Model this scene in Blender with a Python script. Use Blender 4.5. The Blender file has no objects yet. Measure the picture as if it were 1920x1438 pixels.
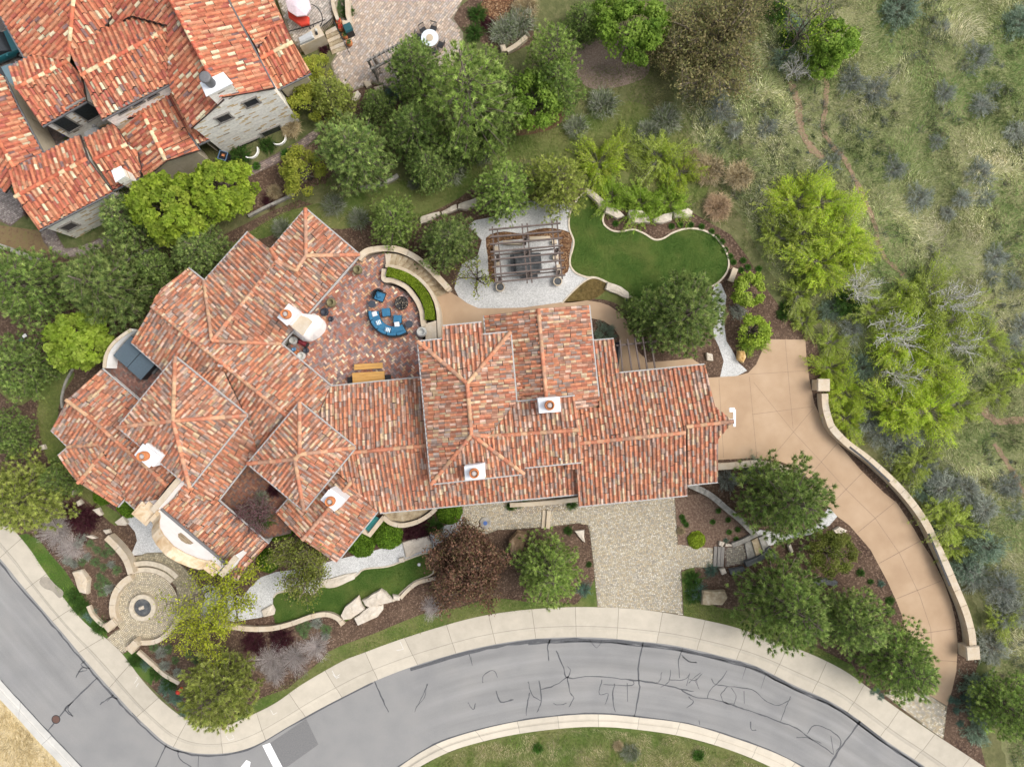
import bpy, bmesh, math, random
import numpy as np
from mathutils import Vector, Matrix
from mathutils.geometry import tessellate_polygon

# ---------------------------------------------------------------- camera, sky, sun, exposure
H = 50.0                      # height of the drone above the street, metres
C = bpy.context.scene.collection
SC = bpy.context.scene
cam = bpy.data.cameras.new("camera")
cam.sensor_fit = 'HORIZONTAL'
cam.angle = 2 * math.atan(38.4 / H)
cam.clip_end = 2000
cam.clip_start = 0.5
camo = bpy.data.objects.new("camera", cam)
camo.location = (0, 0, H)
camo.rotation_euler = (0, 0, 0)
C.objects.link(camo)
SC.camera = camo

SUN_EL, SUN_AZ = math.radians(54), math.radians(84)     # azimuth clockwise from +Y
world = bpy.data.worlds.new("World")
SC.world = world
world.use_nodes = True
wn = world.node_tree
sky = wn.nodes.new("ShaderNodeTexSky")
sky.sky_type = 'NISHITA'
sky.sun_disc = False
sky.sun_elevation = SUN_EL
sky.sun_rotation = SUN_AZ
sky.dust_density = 4.0
sky.ozone_density = 0.6
bg = wn.nodes["Background"]
hs = wn.nodes.new("ShaderNodeHueSaturation")          # thin cloud: a paler, less blue sky
hs.inputs["Saturation"].default_value = 0.35
wn.links.new(sky.outputs[0], hs.inputs["Color"])
wn.links.new(hs.outputs[0], bg.inputs[0])
bg.inputs[1].default_value = 0.15
sl = bpy.data.lights.new("sun", 'SUN')
sl.energy = 1.05
sl.angle = math.radians(30)
sl.color = (1.0, 0.93, 0.84)
so = bpy.data.objects.new("sun", sl)
sd = Vector((math.sin(SUN_AZ) * math.cos(SUN_EL), math.cos(SUN_AZ) * math.cos(SUN_EL), math.sin(SUN_EL)))
so.rotation_euler = sd.to_track_quat('Z', 'Y').to_euler()
so.location = (30, 30, 60)
C.objects.link(so)
SC.view_settings.view_transform = 'Standard'
SC.view_settings.look = 'None'
SC.view_settings.gamma = 1
SC.view_settings.exposure = 0.72

# ---------------------------------------------------------------- helpers
PXM = 25.0
GZ = 0.10                     # level of the garden above the road


def W(px, py, z=GZ):
    k = (H - z) / H / PXM
    return Vector(((px - 960) * k, (719 - py) * k, z))


def M(px, z=GZ):              # a length in photo pixels at height z, in metres
    return px / PXM * (H - z) / H


def tag(o, label=None, cat=None, group=None, kind=None):
    if label: o['label'] = label
    if cat: o['category'] = cat
    if group: o['group'] = group
    if kind: o['kind'] = kind
    return o


def thing(name, label, cat, loc=(0, 0, 0), rz=0, group=None):
    o = bpy.data.objects.new(name, None)
    o.empty_display_size = 0.2
    C.objects.link(o)
    o.location = loc
    o.rotation_euler = (0, 0, rz)
    return tag(o, label, cat, group)


def link(name, me, mat=None, parent=None):
    o = bpy.data.objects.new(name, me)
    C.objects.link(o)
    if mat is not None:
        for m in (mat if isinstance(mat, (list, tuple)) else [mat]):
            me.materials.append(m)
    if parent is not None: o.parent = parent
    return o


def fast_mesh(name, V, F, col=None, midx=None, smooth=False):
    """V (n,3); F (m,k) or list of arrays; col (m,3) per face."""
    me = bpy.data.meshes.new(name)
    V = np.asarray(V, dtype=np.float32)
    Fs = F if isinstance(F, list) else [F]
    Fs = [np.asarray(f, dtype=np.int32) for f in Fs if len(f)]
    loops = np.concatenate([f.ravel() for f in Fs])
    tot = np.concatenate([np.full(len(f), f.shape[1], dtype=np.int32) for f in Fs])
    start = np.concatenate([[0], np.cumsum(tot)[:-1]]).astype(np.int32)
    me.vertices.add(len(V)); me.vertices.foreach_set("co", V.ravel())
    me.loops.add(len(loops)); me.loops.foreach_set("vertex_index", loops)
    me.polygons.add(len(tot)); me.polygons.foreach_set("loop_start", start)
    if midx is not None: me.polygons.foreach_set("material_index", np.asarray(midx, dtype=np.int32))
    if smooth: me.polygons.foreach_set("use_smooth", np.ones(len(tot), dtype=bool))
    me.update(calc_edges=True)
    if col is not None:
        a = me.attributes.new("Col", 'FLOAT_COLOR', 'CORNER')
        c = np.repeat(np.asarray(col, dtype=np.float32), tot, axis=0)
        c4 = np.concatenate([c, np.ones((len(c), 1), dtype=np.float32)], axis=1)
        a.data.foreach_set("color", c4.ravel())
    return me


class MB:                     # collects simple shapes into one mesh
    def __init__(s): s.v = []; s.f = []; s.m = []

    def add(s, vs, fs, m=0):
        b = len(s.v)
        s.v += [tuple(v) for v in vs]
        s.f += [tuple(b + i for i in f) for f in fs]
        s.m += [m] * len(fs)
        return s

    def box(s, c, size, rz=0, m=0, taper=1.0):
        x, y, z = size[0] / 2, size[1] / 2, size[2]
        ca, sa = math.cos(rz), math.sin(rz)
        vs = []
        for zz, t in ((0, 1), (z, taper)):
            for dx, dy in ((-x, -y), (x, -y), (x, y), (-x, y)):
                dx *= t; dy *= t
                vs.append((c[0] + dx * ca - dy * sa, c[1] + dx * sa + dy * ca, c[2] + zz))
        return s.add(vs, [(3, 2, 1, 0), (4, 5, 6, 7), (0, 1, 5, 4), (1, 2, 6, 5), (2, 3, 7, 6), (3, 0, 4, 7)], m)

    def prism(s, pts, z0, z1, m=0, bevel=0.0):
        """pts: list of (x,y), any winding; optional inset top"""
        pts = [Vector((p[0], p[1])) for p in pts]
        n = len(pts)
        ar = sum(pts[i].x * pts[(i + 1) % n].y - pts[(i + 1) % n].x * pts[i].y for i in range(n))
        if ar < 0: pts.reverse()
        top = pts
        rings = [[(p.x, p.y, z0) for p in pts]]
        if bevel > 0:
            ins = []
            for i in range(n):
                a = (pts[i] - pts[i - 1]).normalized(); b = (pts[(i + 1) % n] - pts[i]).normalized()
                nn = Vector((-a.y - b.y, a.x + b.x))
                if nn.length > 1e-6: nn.normalize()
                ins.append(pts[i] + nn * bevel)
            rings.append([(p.x, p.y, z1 - bevel) for p in pts])
            top = ins
        rings.append([(p.x, p.y, z1) for p in top])
        vs = [v for r in rings for v in r]
        fs = []
        for k in range(len(rings) - 1):
            for i in range(n):
                j = (i + 1) % n
                fs.append((k * n + i, k * n + j, (k + 1) * n + j, (k + 1) * n + i))
        b = (len(rings) - 1) * n
        for t in tessellate_polygon([[Vector((p.x, p.y, 0)) for p in top]]):
            a_, b_, c_ = t
            if (top[b_] - top[a_]).cross(top[c_] - top[a_]) < 0: b_, c_ = c_, b_
            fs.append((b + a_, b + b_, b + c_))
        return s.add(vs, fs, m)

    def lathe(s, c, prof, n=16, m=0, tilt=None):
        vs, fs = [], []
        for r, z in prof:
            for i in range(n):
                a = 2 * math.pi * i / n
                vs.append((c[0] + r * math.cos(a), c[1] + r * math.sin(a), c[2] + z))
        for k in range(len(prof) - 1):
            for i in range(n):
                j = (i + 1) % n
                fs.append((k * n + i, k * n + j, (k + 1) * n + j, (k + 1) * n + i))
        fs.append(tuple(range(n - 1, -1, -1)))
        fs.append(tuple((len(prof) - 1) * n + i for i in range(n)))
        return s.add(vs, fs, m)

    def tube(s, p0, p1, r0, r1=None, n=6, m=0):
        r1 = r0 if r1 is None else r1
        p0, p1 = Vector(p0), Vector(p1)
        d = (p1 - p0)
        if d.length < 1e-6: return s
        d.normalize()
        a = d.orthogonal().normalized(); b = d.cross(a)
        vs = []
        for p, r in ((p0, r0), (p1, r1)):
            for i in range(n):
                t = 2 * math.pi * i / n
                vs.append(p + a * (r * math.cos(t)) + b * (r * math.sin(t)))
        fs = [(i, (i + 1) % n, n + (i + 1) % n, n + i) for i in range(n)]
        fs += [tuple(range(n - 1, -1, -1)), tuple(range(n, 2 * n))]
        return s.add(vs, fs, m)

    def bar(s, p0, p1, w, h, m=0):
        """square bar between two points, top face up"""
        p0, p1 = Vector(p0), Vector(p1)
        d = (p1 - p0).normalized()
        sd_ = Vector((-d.y, d.x, 0))
        if sd_.length < 1e-5: sd_ = Vector((1, 0, 0))
        sd_.normalize(); up = d.cross(sd_) * -1
        if up.z < 0: up = -up
        vs = []
        for p in (p0, p1):
            for a, b in ((-1, -1), (1, -1), (1, 1), (-1, 1)):
                vs.append(p + sd_ * (a * w / 2) + up * (b * h / 2))
        return s.add(vs, [(3, 2, 1, 0), (4, 5, 6, 7), (0, 1, 5, 4), (1, 2, 6, 5), (2, 3, 7, 6), (3, 0, 4, 7)], m)

    def ribbon(s, pts, w, z0, z1, m=0, closed=False, w2=None):
        """wall of width w along 2-D points; z1 may be a list"""
        n = len(pts)
        P = [Vector((p[0], p[1])) for p in pts]
        vs = []
        for i in range(n):
            a = P[i - 1] if (i > 0 or closed) else P[i]
            b = P[(i + 1) % n] if (i < n - 1 or closed) else P[i]
            d = (b - a).normalized(); nn = Vector((-d.y, d.x))
            zt = z1[i] if isinstance(z1, (list, tuple)) else z1
            zb = z0[i] if isinstance(z0, (list, tuple)) else z0
            ww = w[i] if isinstance(w, (list, tuple)) else w
            l, r = P[i] + nn * ww / 2, P[i] - nn * ww / 2
            vs += [(l.x, l.y, zb), (r.x, r.y, zb), (r.x, r.y, zt), (l.x, l.y, zt)]
        fs = []
        for i in range(n if closed else n - 1):
            j = (i + 1) % n
            for k in range(4):
                l = (k + 1) % 4
                fs.append((i * 4 + k, i * 4 + l, j * 4 + l, j * 4 + k))
        if not closed:
            fs += [(0, 3, 2, 1), ((n - 1) * 4, (n - 1) * 4 + 1, (n - 1) * 4 + 2, (n - 1) * 4 + 3)]
        return s.add(vs, fs, m)

    def build(s, name, mat, parent=None, bevel=0.0, smooth=False, loc=None):
        me = bpy.data.meshes.new(name)
        me.from_pydata(s.v, [], s.f)
        if len(set(s.m)) > 1: me.polygons.foreach_set("material_index", s.m)
        bm = bmesh.new(); bm.from_mesh(me)
        bmesh.ops.recalc_face_normals(bm, faces=bm.faces[:])
        bm.to_mesh(me); bm.free()
        if smooth: me.polygons.foreach_set("use_smooth", [True] * len(me.polygons))
        o = link(name, me, mat, parent)
        if loc is not None: o.location = loc
        if bevel > 0:
            b = o.modifiers.new("bevel", 'BEVEL'); b.width = bevel; b.segments = 2; b.limit_method = 'ANGLE'
        return o


def catmull(pts, sub=5, closed=False):
    P = [Vector((p[0], p[1])) for p in pts]
    n = len(P); out = []
    for i in range(n if closed else n - 1):
        if closed: a, b, c, d = P[i - 1], P[i], P[(i + 1) % n], P[(i + 2) % n]
        else: a, b, c, d = P[max(i - 1, 0)], P[i], P[i + 1], P[min(i + 2, n - 1)]
        for k in range(sub):
            t = k / sub
            out.append(0.5 * ((2 * b) + (c - a) * t + (2 * a - 5 * b + 4 * c - d) * t * t + (3 * b - a - 3 * c + d) * t ** 3))
    if not closed: out.append(P[-1])
    return [(p.x, p.y) for p in out]


def sheet(name, pts, z, mat, smooth=False, thick=0.0, parent=None, kind='structure', zpx=None):
    """a ground sheet traced in photo pixels at its own level z"""
    if smooth: pts = catmull(pts, 4, True)
    P = [W(p[0], p[1], z if zpx is None else zpx) for p in pts]
    n = len(P)
    ar = sum(P[i].x * P[(i + 1) % n].y - P[(i + 1) % n].x * P[i].y for i in range(n))
    if ar < 0: P.reverse()
    vs = [(p.x, p.y, z) for p in P]
    fs = []
    for t in tessellate_polygon([[Vector((p.x, p.y, 0)) for p in P]]):
        a, b, c = t
        if (P[b] - P[a]).xy.cross((P[c] - P[a]).xy) < 0: b, c = c, b
        fs.append((a, b, c))
    if thick:
        vs += [(p.x, p.y, z - thick) for p in P]
        for i in range(n):
            j = (i + 1) % n
            fs.append((i, i + n, j + n, j))
    me = bpy.data.meshes.new(name)
    me.from_pydata(vs, [], fs)
    o = link(name, me, mat, parent)
    if kind and parent is None: o['kind'] = kind
    return o


def inside(pt, poly):
    x, y = pt[0], pt[1]
    r = False
    n = len(poly)
    for i in range(n):
        x1, y1 = poly[i][0], poly[i][1]; x2, y2 = poly[i - 1][0], poly[i - 1][1]
        if (y1 > y) != (y2 > y) and x < (x2 - x1) * (y - y1) / (y2 - y1) + x1: r = not r
    return r


def inside_np(X, Y, poly):
    r = np.zeros(X.shape, dtype=bool)
    n = len(poly)
    for i in range(n):
        x1, y1 = poly[i][0], poly[i][1]; x2, y2 = poly[i - 1][0], poly[i - 1][1]
        if y1 == y2: continue
        c = ((y1 > Y) != (y2 > Y)) & (X < (x2 - x1) * (Y - y1) / (y2 - y1) + x1)
        r ^= c
    return r


def vnoise(x, y, seed=0):
    """smooth value noise on arrays"""
    rs = np.random.RandomState(seed); T = rs.rand(256, 256)
    xi = np.floor(x).astype(int); yi = np.floor(y).astype(int)
    fx = x - xi; fy = y - yi
    fx = fx * fx * (3 - 2 * fx); fy = fy * fy * (3 - 2 * fy)
    g = lambda a, b: T[a & 255, b & 255]
    return (g(xi, yi) * (1 - fx) + g(xi + 1, yi) * fx) * (1 - fy) + (g(xi, yi + 1) * (1 - fx) + g(xi + 1, yi + 1) * fx) * fy


def fbm(x, y, seed=0, o=4):
    s = 0; a = .5; t = 0
    for k in range(o):
        s = s + a * vnoise(x * 2 ** k + 13.7 * k, y * 2 ** k + 7.1 * k, seed + k); t += a; a *= .5
    return s / t


# ---------------------------------------------------------------- materials
def lin(r, g=None, b=None):
    if g is None: r, g, b = r
    f = lambda c: (c / 255 / 12.92) if c <= 10 else (((c / 255 + 0.055) / 1.055) ** 2.4)
    return (f(r), f(g), f(b), 1)


MATS = {}


def mat_noise(name, stops, scale=4, detail=6, rough=0.9, bump=0.0, bscale=None, stretch=None,
              stops2=None, scale2=0.5, mix2=0.5, vor=None, spec=0.2, metal=0.0, distort=0.0):
    """stops: [(pos,(r,g,b))] along one noise, optional second large noise, optional voronoi cells for chips"""
    m = bpy.data.materials.new(name); m.use_nodes = True
    N = m.node_tree.nodes; L = m.node_tree.links
    b = N["Principled BSDF"]
    b.inputs["Roughness"].default_value = rough
    b.inputs["Specular IOR Level"].default_value = spec
    b.inputs["Metallic"].default_value = metal
    tc = N.new("ShaderNodeTexCoord")
    vec = tc.outputs["Object"]
    if stretch:
        mp = N.new("ShaderNodeMapping"); L.new(vec, mp.inputs[0]); mp.inputs["Scale"].default_value = stretch; vec = mp.outputs[0]

    def ramp(src, st):
        r = N.new("ShaderNodeValToRGB"); e = r.color_ramp.elements
        while len(e) > 1: e.remove(e[-1])
        e[0].position = st[0][0]; e[0].color = tuple(st[0][1][:3]) + (1,)
        for p, c in st[1:]:
            q = e.new(p); q.color = tuple(c[:3]) + (1,)
        L.new(src, r.inputs[0]); return r.outputs[0]
    if vor:
        v = N.new("ShaderNodeTexVoronoi"); v.inputs["Scale"].default_value = vor; L.new(vec, v.inputs["Vector"])
        bw = N.new("ShaderNodeSeparateColor"); L.new(v.outputs["Color"], bw.inputs[0]); src = bw.outputs[0]
    else:
        n = N.new("ShaderNodeTexNoise"); n.inputs["Scale"].default_value = scale; n.inputs["Detail"].default_value = detail
        n.inputs["Roughness"].default_value = 0.65; n.inputs["Distortion"].default_value = distort
        L.new(vec, n.inputs["Vector"]); src = n.outputs[0]
    col = ramp(src, stops)
    if stops2:
        n2 = N.new("ShaderNodeTexNoise"); n2.inputs["Scale"].default_value = scale2; n2.inputs["Detail"].default_value = 5
        L.new(tc.outputs["Object"], n2.inputs["Vector"])
        c2 = ramp(n2.outputs[0], stops2)
        mx = N.new("ShaderNodeMix"); mx.data_type = 'RGBA'; mx.blend_type = 'OVERLAY' if mix2 < 0 else 'MIX'
        mx.inputs[0].default_value = abs(mix2)
        L.new(col, mx.inputs[6]); L.new(c2, mx.inputs[7]); col = mx.outputs[2]
    L.new(col, b.inputs["Base Color"])
    if bump:
        n3 = N.new("ShaderNodeTexNoise"); n3.inputs["Scale"].default_value = bscale or scale * 2; n3.inputs["Detail"].default_value = 6
        L.new(vec, n3.inputs["Vector"])
        bp = N.new("ShaderNodeBump"); bp.inputs["Strength"].default_value = 1.0; bp.inputs["Distance"].default_value = bump
        L.new(n3.outputs[0], bp.inputs["Height"]); L.new(bp.outputs[0], b.inputs["Normal"])
    MATS[name] = m
    return m


def mat_attr(name, rough=0.8, trans=0.0, var=0.25, vscale=6.0, spec=0.2, tint=None):
    """colour from the mesh's own Col attribute, mottled by noise; optional leaf translucency"""
    m = bpy.data.materials.new(name); m.use_nodes = True
    N = m.node_tree.nodes; L = m.node_tree.links
    b = N["Principled BSDF"]; b.inputs["Roughness"].default_value = rough; b.inputs["Specular IOR Level"].default_value = spec
    at = N.new("ShaderNodeAttribute"); at.attribute_name = "Col"
    tc = N.new("ShaderNodeTexCoord")
    n = N.new("ShaderNodeTexNoise"); n.inputs["Scale"].default_value = vscale; n.inputs["Detail"].default_value = 5
    L.new(tc.outputs["Object"], n.inputs["Vector"])
    mr = N.new("ShaderNodeMapRange"); mr.inputs[1].default_value = .25; mr.inputs[2].default_value = .75
    mr.inputs[3].default_value = 1 - var; mr.inputs[4].default_value = 1 + var
    L.new(n.outputs[0], mr.inputs[0])
    mx = N.new("ShaderNodeVectorMath"); mx.operation = 'SCALE'
    L.new(at.outputs["Color"], mx.inputs[0]); L.new(mr.outputs[0], mx.inputs["Scale"])
    col = mx.outputs[0]
    oi = N.new("ShaderNodeObjectInfo")          # each plant a touch lighter or darker than its sisters
    if trans > 0:
        mr2 = N.new("ShaderNodeMapRange"); mr2.inputs[3].default_value = .85; mr2.inputs[4].default_value = 1.15
        L.new(oi.outputs["Random"], mr2.inputs[0])
        m2 = N.new("ShaderNodeVectorMath"); m2.operation = 'SCALE'
        L.new(col, m2.inputs[0]); L.new(mr2.outputs[0], m2.inputs["Scale"]); col = m2.outputs[0]
    L.new(col, b.inputs["Base Color"])
    if trans > 0:
        t = N.new("ShaderNodeBsdfTranslucent"); L.new(col, t.inputs[0])
        ms = N.new("ShaderNodeMixShader"); ms.inputs[0].default_value = trans
        L.new(b.outputs[0], ms.inputs[1]); L.new(t.outputs[0], ms.inputs[2])
        L.new(ms.outputs[0], N["Material Output"].inputs[0])
    MATS[name] = m
    return m


def mat_plain(name, col, rough=0.6, metal=0.0, var=0.12, scale=8, bump=0.0, spec=0.3):
    c = col[:3]
    lo = tuple(x * (1 - var) for x in c); hi = tuple(min(1, x * (1 + var)) for x in c)
    return mat_noise(name, [(.3, lo), (.7, hi)], scale=scale, rough=rough, metal=metal, bump=bump, spec=spec)


def mat_brick(name, c1, c2, mortar, scale=1.0, bw=0.4, bh=0.2, rot=0.0, msize=0.012, rough=0.9, wall=False, stain=None, bias=0.0):
    m = bpy.data.materials.new(name); m.use_nodes = True
    N = m.node_tree.nodes; L = m.node_tree.links
    b = N["Principled BSDF"]; b.inputs["Roughness"].default_value = rough; b.inputs["Specular IOR Level"].default_value = .2
    tc = N.new("ShaderNodeTexCoord"); vec = tc.outputs["Object"]
    if wall:      # courses run horizontally round any vertical wall
        sx = N.new("ShaderNodeSeparateXYZ"); L.new(vec, sx.inputs[0])
        ad = N.new("ShaderNodeMath"); ad.operation = 'ADD'
        m1 = N.new("ShaderNodeMath"); m1.operation = 'MULTIPLY'; m1.inputs[1].default_value = 0.86
        L.new(sx.outputs[0], m1.inputs[0]); L.new(m1.outputs[0], ad.inputs[0])
        m2 = N.new("ShaderNodeMath"); m2.operation = 'MULTIPLY'; m2.inputs[1].default_value = 0.52
        L.new(sx.outputs[1], m2.inputs[0]); L.new(m2.outputs[0], ad.inputs[1])
        cx = N.new("ShaderNodeCombineXYZ"); L.new(ad.outputs[0], cx.inputs[0]); L.new(sx.outputs[2], cx.inputs[1]); vec = cx.outputs[0]
    else:
        mp = N.new("ShaderNodeMapping"); mp.inputs["Rotation"].default_value = (0, 0, rot); L.new(vec, mp.inputs[0]); vec = mp.outputs[0]
    br = N.new("ShaderNodeTexBrick"); L.new(vec, br.inputs["Vector"])
    br.inputs["Color1"].default_value = tuple(c1[:3]) + (1,); br.inputs["Color2"].default_value = tuple(c2[:3]) + (1,)
    br.inputs["Mortar"].default_value = tuple(mortar[:3]) + (1,)
    br.inputs["Scale"].default_value = scale; br.inputs["Brick Width"].default_value = bw; br.inputs["Row Height"].default_value = bh
    br.inputs["Mortar Size"].default_value = msize; br.inputs["Bias"].default_value = bias
    n = N.new("ShaderNodeTexNoise"); n.inputs["Scale"].default_value = 5; n.inputs["Detail"].default_value = 6; L.new(tc.outputs["Object"], n.inputs["Vector"])
    mr = N.new("ShaderNodeMapRange"); mr.inputs[1].default_value = .3; mr.inputs[2].default_value = .7; mr.inputs[3].default_value = .86 if wall else .7; mr.inputs[4].default_value = 1.12 if wall else 1.25
    L.new(n.outputs[0], mr.inputs[0])
    bc = br.outputs["Color"]
    if stain:           # each stone takes one of several rock colours
        br.inputs["Mortar"].default_value = (.2, .2, .2, 1)
        r = N.new("ShaderNodeValToRGB"); r.color_ramp.interpolation = 'CONSTANT'; e = r.color_ramp.elements
        while len(e) > 1: e.remove(e[-1])
        e[0].position = stain[0][0]; e[0].color = stain[0][1] + (1,)
        for p_, c_ in stain[1:]:
            q = e.new(p_); q.color = c_ + (1,)
        L.new(bc, r.inputs[0])
        mm = N.new("ShaderNodeMix"); mm.data_type = 'RGBA'; L.new(br.outputs["Fac"], mm.inputs[0]); L.new(r.outputs[0], mm.inputs[6]); mm.inputs[7].default_value = tuple(mortar[:3]) + (1,)
        bc = mm.outputs[2]
    mx = N.new("ShaderNodeVectorMath"); mx.operation = 'SCALE'; L.new(bc, mx.inputs[0]); L.new(mr.outputs[0], mx.inputs["Scale"])
    L.new(mx.outputs[0], b.inputs["Base Color"])
    bp = N.new("ShaderNodeBump"); bp.inputs["Distance"].default_value = .02; L.new(n.outputs[0], bp.inputs["Height"]); L.new(bp.outputs[0], b.inputs["Normal"])
    MATS[name] = m
    return m


def g(*c): return lin(*c)


# ground materials
M_GROUND = mat_noise("rough_ground", [(.3, (.05, .055, .022)), (.5, (.10, .11, .04)), (.62, (.17, .16, .075)), (.75, (.12, .085, .05))], scale=1.6, detail=10, bump=.08, bscale=6,
                     stops2=[(.35, (.06, .09, .025)), (.6, (.14, .13, .06))], scale2=.12, mix2=.5)
M_HILL = mat_noise("hillside_soil", [(.28, (.1, .125, .042)), (.45, (.17, .19, .072)), (.6, (.25, .25, .12)), (.75, (.34, .31, .19))], scale=2.2, detail=10, bump=.1, bscale=8,
                   stops2=[(.35, (.085, .115, .035)), (.6, (.2, .185, .1))], scale2=.15, mix2=.4)
M_DIRT = mat_noise("red_dirt", [(.3, (.16, .12, .07)), (.5, (.25, .17, .115)), (.64, (.15, .15, .06)), (.75, (.22, .2, .1))], scale=3, detail=9, bump=.05)
M_MULCH = mat_noise("bark_mulch", [(.0, (.035, .02, .014)), (.4, (.075, .045, .03)), (.75, (.12, .075, .05)), (1, (.26, .18, .13))], vor=11, bump=.06, bscale=14,
                    stops2=[(.3, (.05, .03, .022)), (.65, (.14, .095, .065))], scale2=.45, mix2=.45)
M_MULCHR = mat_noise("bright_bark_mulch", [(.0, (.05, .025, .014)), (.4, (.12, .06, .03)), (.8, (.2, .11, .055)), (1, (.3, .2, .12))], vor=12, bump=.05, bscale=14)
M_LAWN = mat_noise("lawn_grass", [(.25, (.035, .075, .012)), (.5, (.075, .135, .024)), (.75, (.14, .19, .042))], scale=9, detail=12, bump=.05, bscale=40,
                   stops2=[(.33, (.03, .075, .012)), (.5, (.075, .125, .025)), (.68, (.16, .17, .05))], scale2=.55, mix2=.5)
M_LAWN2 = mat_noise("rough_lawn", [(.28, (.055, .08, .02)), (.5, (.115, .155, .035)), (.72, (.22, .23, .09))], scale=5, detail=12, bump=.06, bscale=25,
                    stops2=[(.38, (.06, .1, .02)), (.62, (.17, .15, .065))], scale2=.3, mix2=.5)
M_DRY = mat_noise("dry_straw", [(.25, (.30, .22, .10)), (.5, (.5, .4, .22)), (.75, (.62, .53, .36))], scale=5, detail=10, bump=.08, bscale=15, stretch=(1, .35, 1))
M_GRAVEL = mat_noise("white_gravel", [(0, (.26, .26, .255)), (.5, (.47, .47, .46)), (1, (.68, .68, .67))], vor=22, bump=.02, bscale=30,
                     stops2=[(.35, (.42, .42, .41)), (.65, (.58, .58, .57))], scale2=.8, mix2=.4)
M_TAN = mat_noise("tan_concrete", [(.3, (.36, .25, .16)), (.5, (.395, .28, .182)), (.7, (.43, .312, .208))], scale=1.2, detail=9, rough=.85, bump=.004, bscale=30,
                  stops2=[(.35, (.33, .225, .143)), (.5, (.39, .275, .178)), (.66, (.45, .33, .225))], scale2=.45, mix2=.5)
M_STONE = mat_noise("pale_sandstone", [(.25, (.36, .27, .17)), (.5, (.5, .42, .31)), (.72, (.6, .54, .44))], scale=1.8, detail=10, bump=.02, bscale=9,
                    stops2=[(.4, (.52, .43, .32)), (.62, (.42, .37, .31))], scale2=.9, mix2=.4)
M_STONEG = mat_noise("grey_stone", [(.3, (.16, .155, .14)), (.5, (.28, .265, .235)), (.7, (.4, .38, .34))], scale=2.5, detail=10, bump=.02, bscale=10)
M_STONED = mat_noise("dark_slate", [(.3, (.05, .055, .06)), (.55, (.1, .105, .11)), (.75, (.19, .18, .16))], scale=3, detail=9, bump=.02, bscale=10)
M_ROCK = mat_noise("boulder_stone", [(.28, (.33, .27, .2)), (.5, (.52, .46, .38)), (.7, (.66, .62, .55))], scale=1.4, detail=11, bump=.04, bscale=5,
                   stops2=[(.4, (.6, .56, .49)), (.6, (.4, .29, .18))], scale2=.6, mix2=.3)
M_STEP = mat_noise("weathered_step_stone", [(.3, (.2, .15, .09)), (.5, (.36, .29, .19)), (.7, (.5, .44, .33))], scale=2.5, detail=9, bump=.01, stretch=(1, 1, 3))
M_STUCCO = mat_noise("white_stucco", [(.3, (.78, .77, .74)), (.7, (.87, .86, .84))], scale=2, detail=8, rough=.9, bump=.01, bscale=20)
M_STUCCOB = mat_noise("beige_stucco", [(.3, (.44, .38, .28)), (.7, (.56, .5, .39))], scale=2, detail=8, rough=.9, bump=.01, bscale=20)
M_NSTONE = mat_brick("pale_stone_masonry", (0, 0, 0), (1, 1, 1), (.74, .71, .64), bw=.5, bh=.15, msize=.012, wall=True,
                     stain=[(0, (.84, .81, .74)), (.45, (.76, .73, .67)), (.74, (.82, .79, .72)), (.82, (.56, .4, .2)), (.9, (.66, .52, .32)), (.95, (.25, .2, .15)), (.975, (.74, .69, .6))])
M_DECK = mat_plain("roof_felt", (.05, .035, .03), rough=.9)
M_TILE = mat_attr("barrel_tile", rough=.85, var=.28, vscale=5)
M_CEDGE = mat_noise("concrete_edging", [(.3, (.42, .36, .27)), (.7, (.6, .53, .42))], scale=4, detail=8, bump=.01)
M_GUTTER = mat_plain("zinc_gutter", (.4, .39, .38), rough=.55, metal=.0, var=.15)
M_GUTTERD = mat_plain("dark_bronze_gutter", (.14, .14, .145), rough=.5, metal=.0)
M_WHITE = mat_plain("white_paint", (.78, .79, .8), rough=.6, var=.06, scale=3)
M_CAPM = mat_noise("chimney_cap_cement", [(.3, (.62, .66, .7)), (.6, (.8, .82, .83))], scale=3, detail=7, rough=.7)
M_TERRA = mat_noise("terracotta_clay", [(.3, (.42, .15, .06)), (.7, (.6, .24, .1))], scale=5, rough=.8)
M_BLACK = mat_plain("black_metal", (.018, .018, .02), rough=.5, var=.3)
M_IRON = mat_plain("wrought_iron", (.03, .03, .032), rough=.6)
M_GLASS = mat_plain("dark_window_glass", (.03, .035, .04), rough=.12, spec=.6)
M_BLUE = mat_noise("blue_cushion", [(.3, (.028, .12, .22)), (.7, (.05, .175, .29))], scale=3, rough=.9, bump=.01)
M_WOODY = mat_noise("golden_teak", [(.3, (.42, .22, .06)), (.7, (.56, .33, .11))], scale=2, detail=9, stretch=(1, 9, 9), rough=.6)
M_PERG = mat_noise("weathered_brown_timber", [(.3, (.09, .07, .062)), (.7, (.17, .135, .12))], scale=2, detail=9, stretch=(1, 8, 8), rough=.8)
M_GREYWD = mat_noise("grey_timber", [(.3, (.15, .14, .13)), (.7, (.3, .28, .25))], scale=3, detail=9, stretch=(1, 8, 8), rough=.85)
M_PAVEL = mat_attr("stone_sett", rough=.85, var=.18, vscale=9)
M_JOINT = mat_noise("sand_joint", [(.3, (.14, .12, .085)), (.7, (.24, .21, .15))], scale=8)
M_JOINTD = mat_noise("dark_joint", [(.3, (.09, .065, .055)), (.7, (.17, .13, .11))], scale=8)
M_LEAF = mat_attr("leaf_foliage", rough=.6, trans=.42, var=.3, vscale=1.1, spec=.2)
M_NEEDLE = mat_attr("pine_needles", rough=.65, trans=.45, var=.3, vscale=.9, spec=.15)
M_BLADE = mat_attr("grass_blades", rough=.8, trans=.2, var=.3, vscale=.5, spec=.1)
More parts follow.
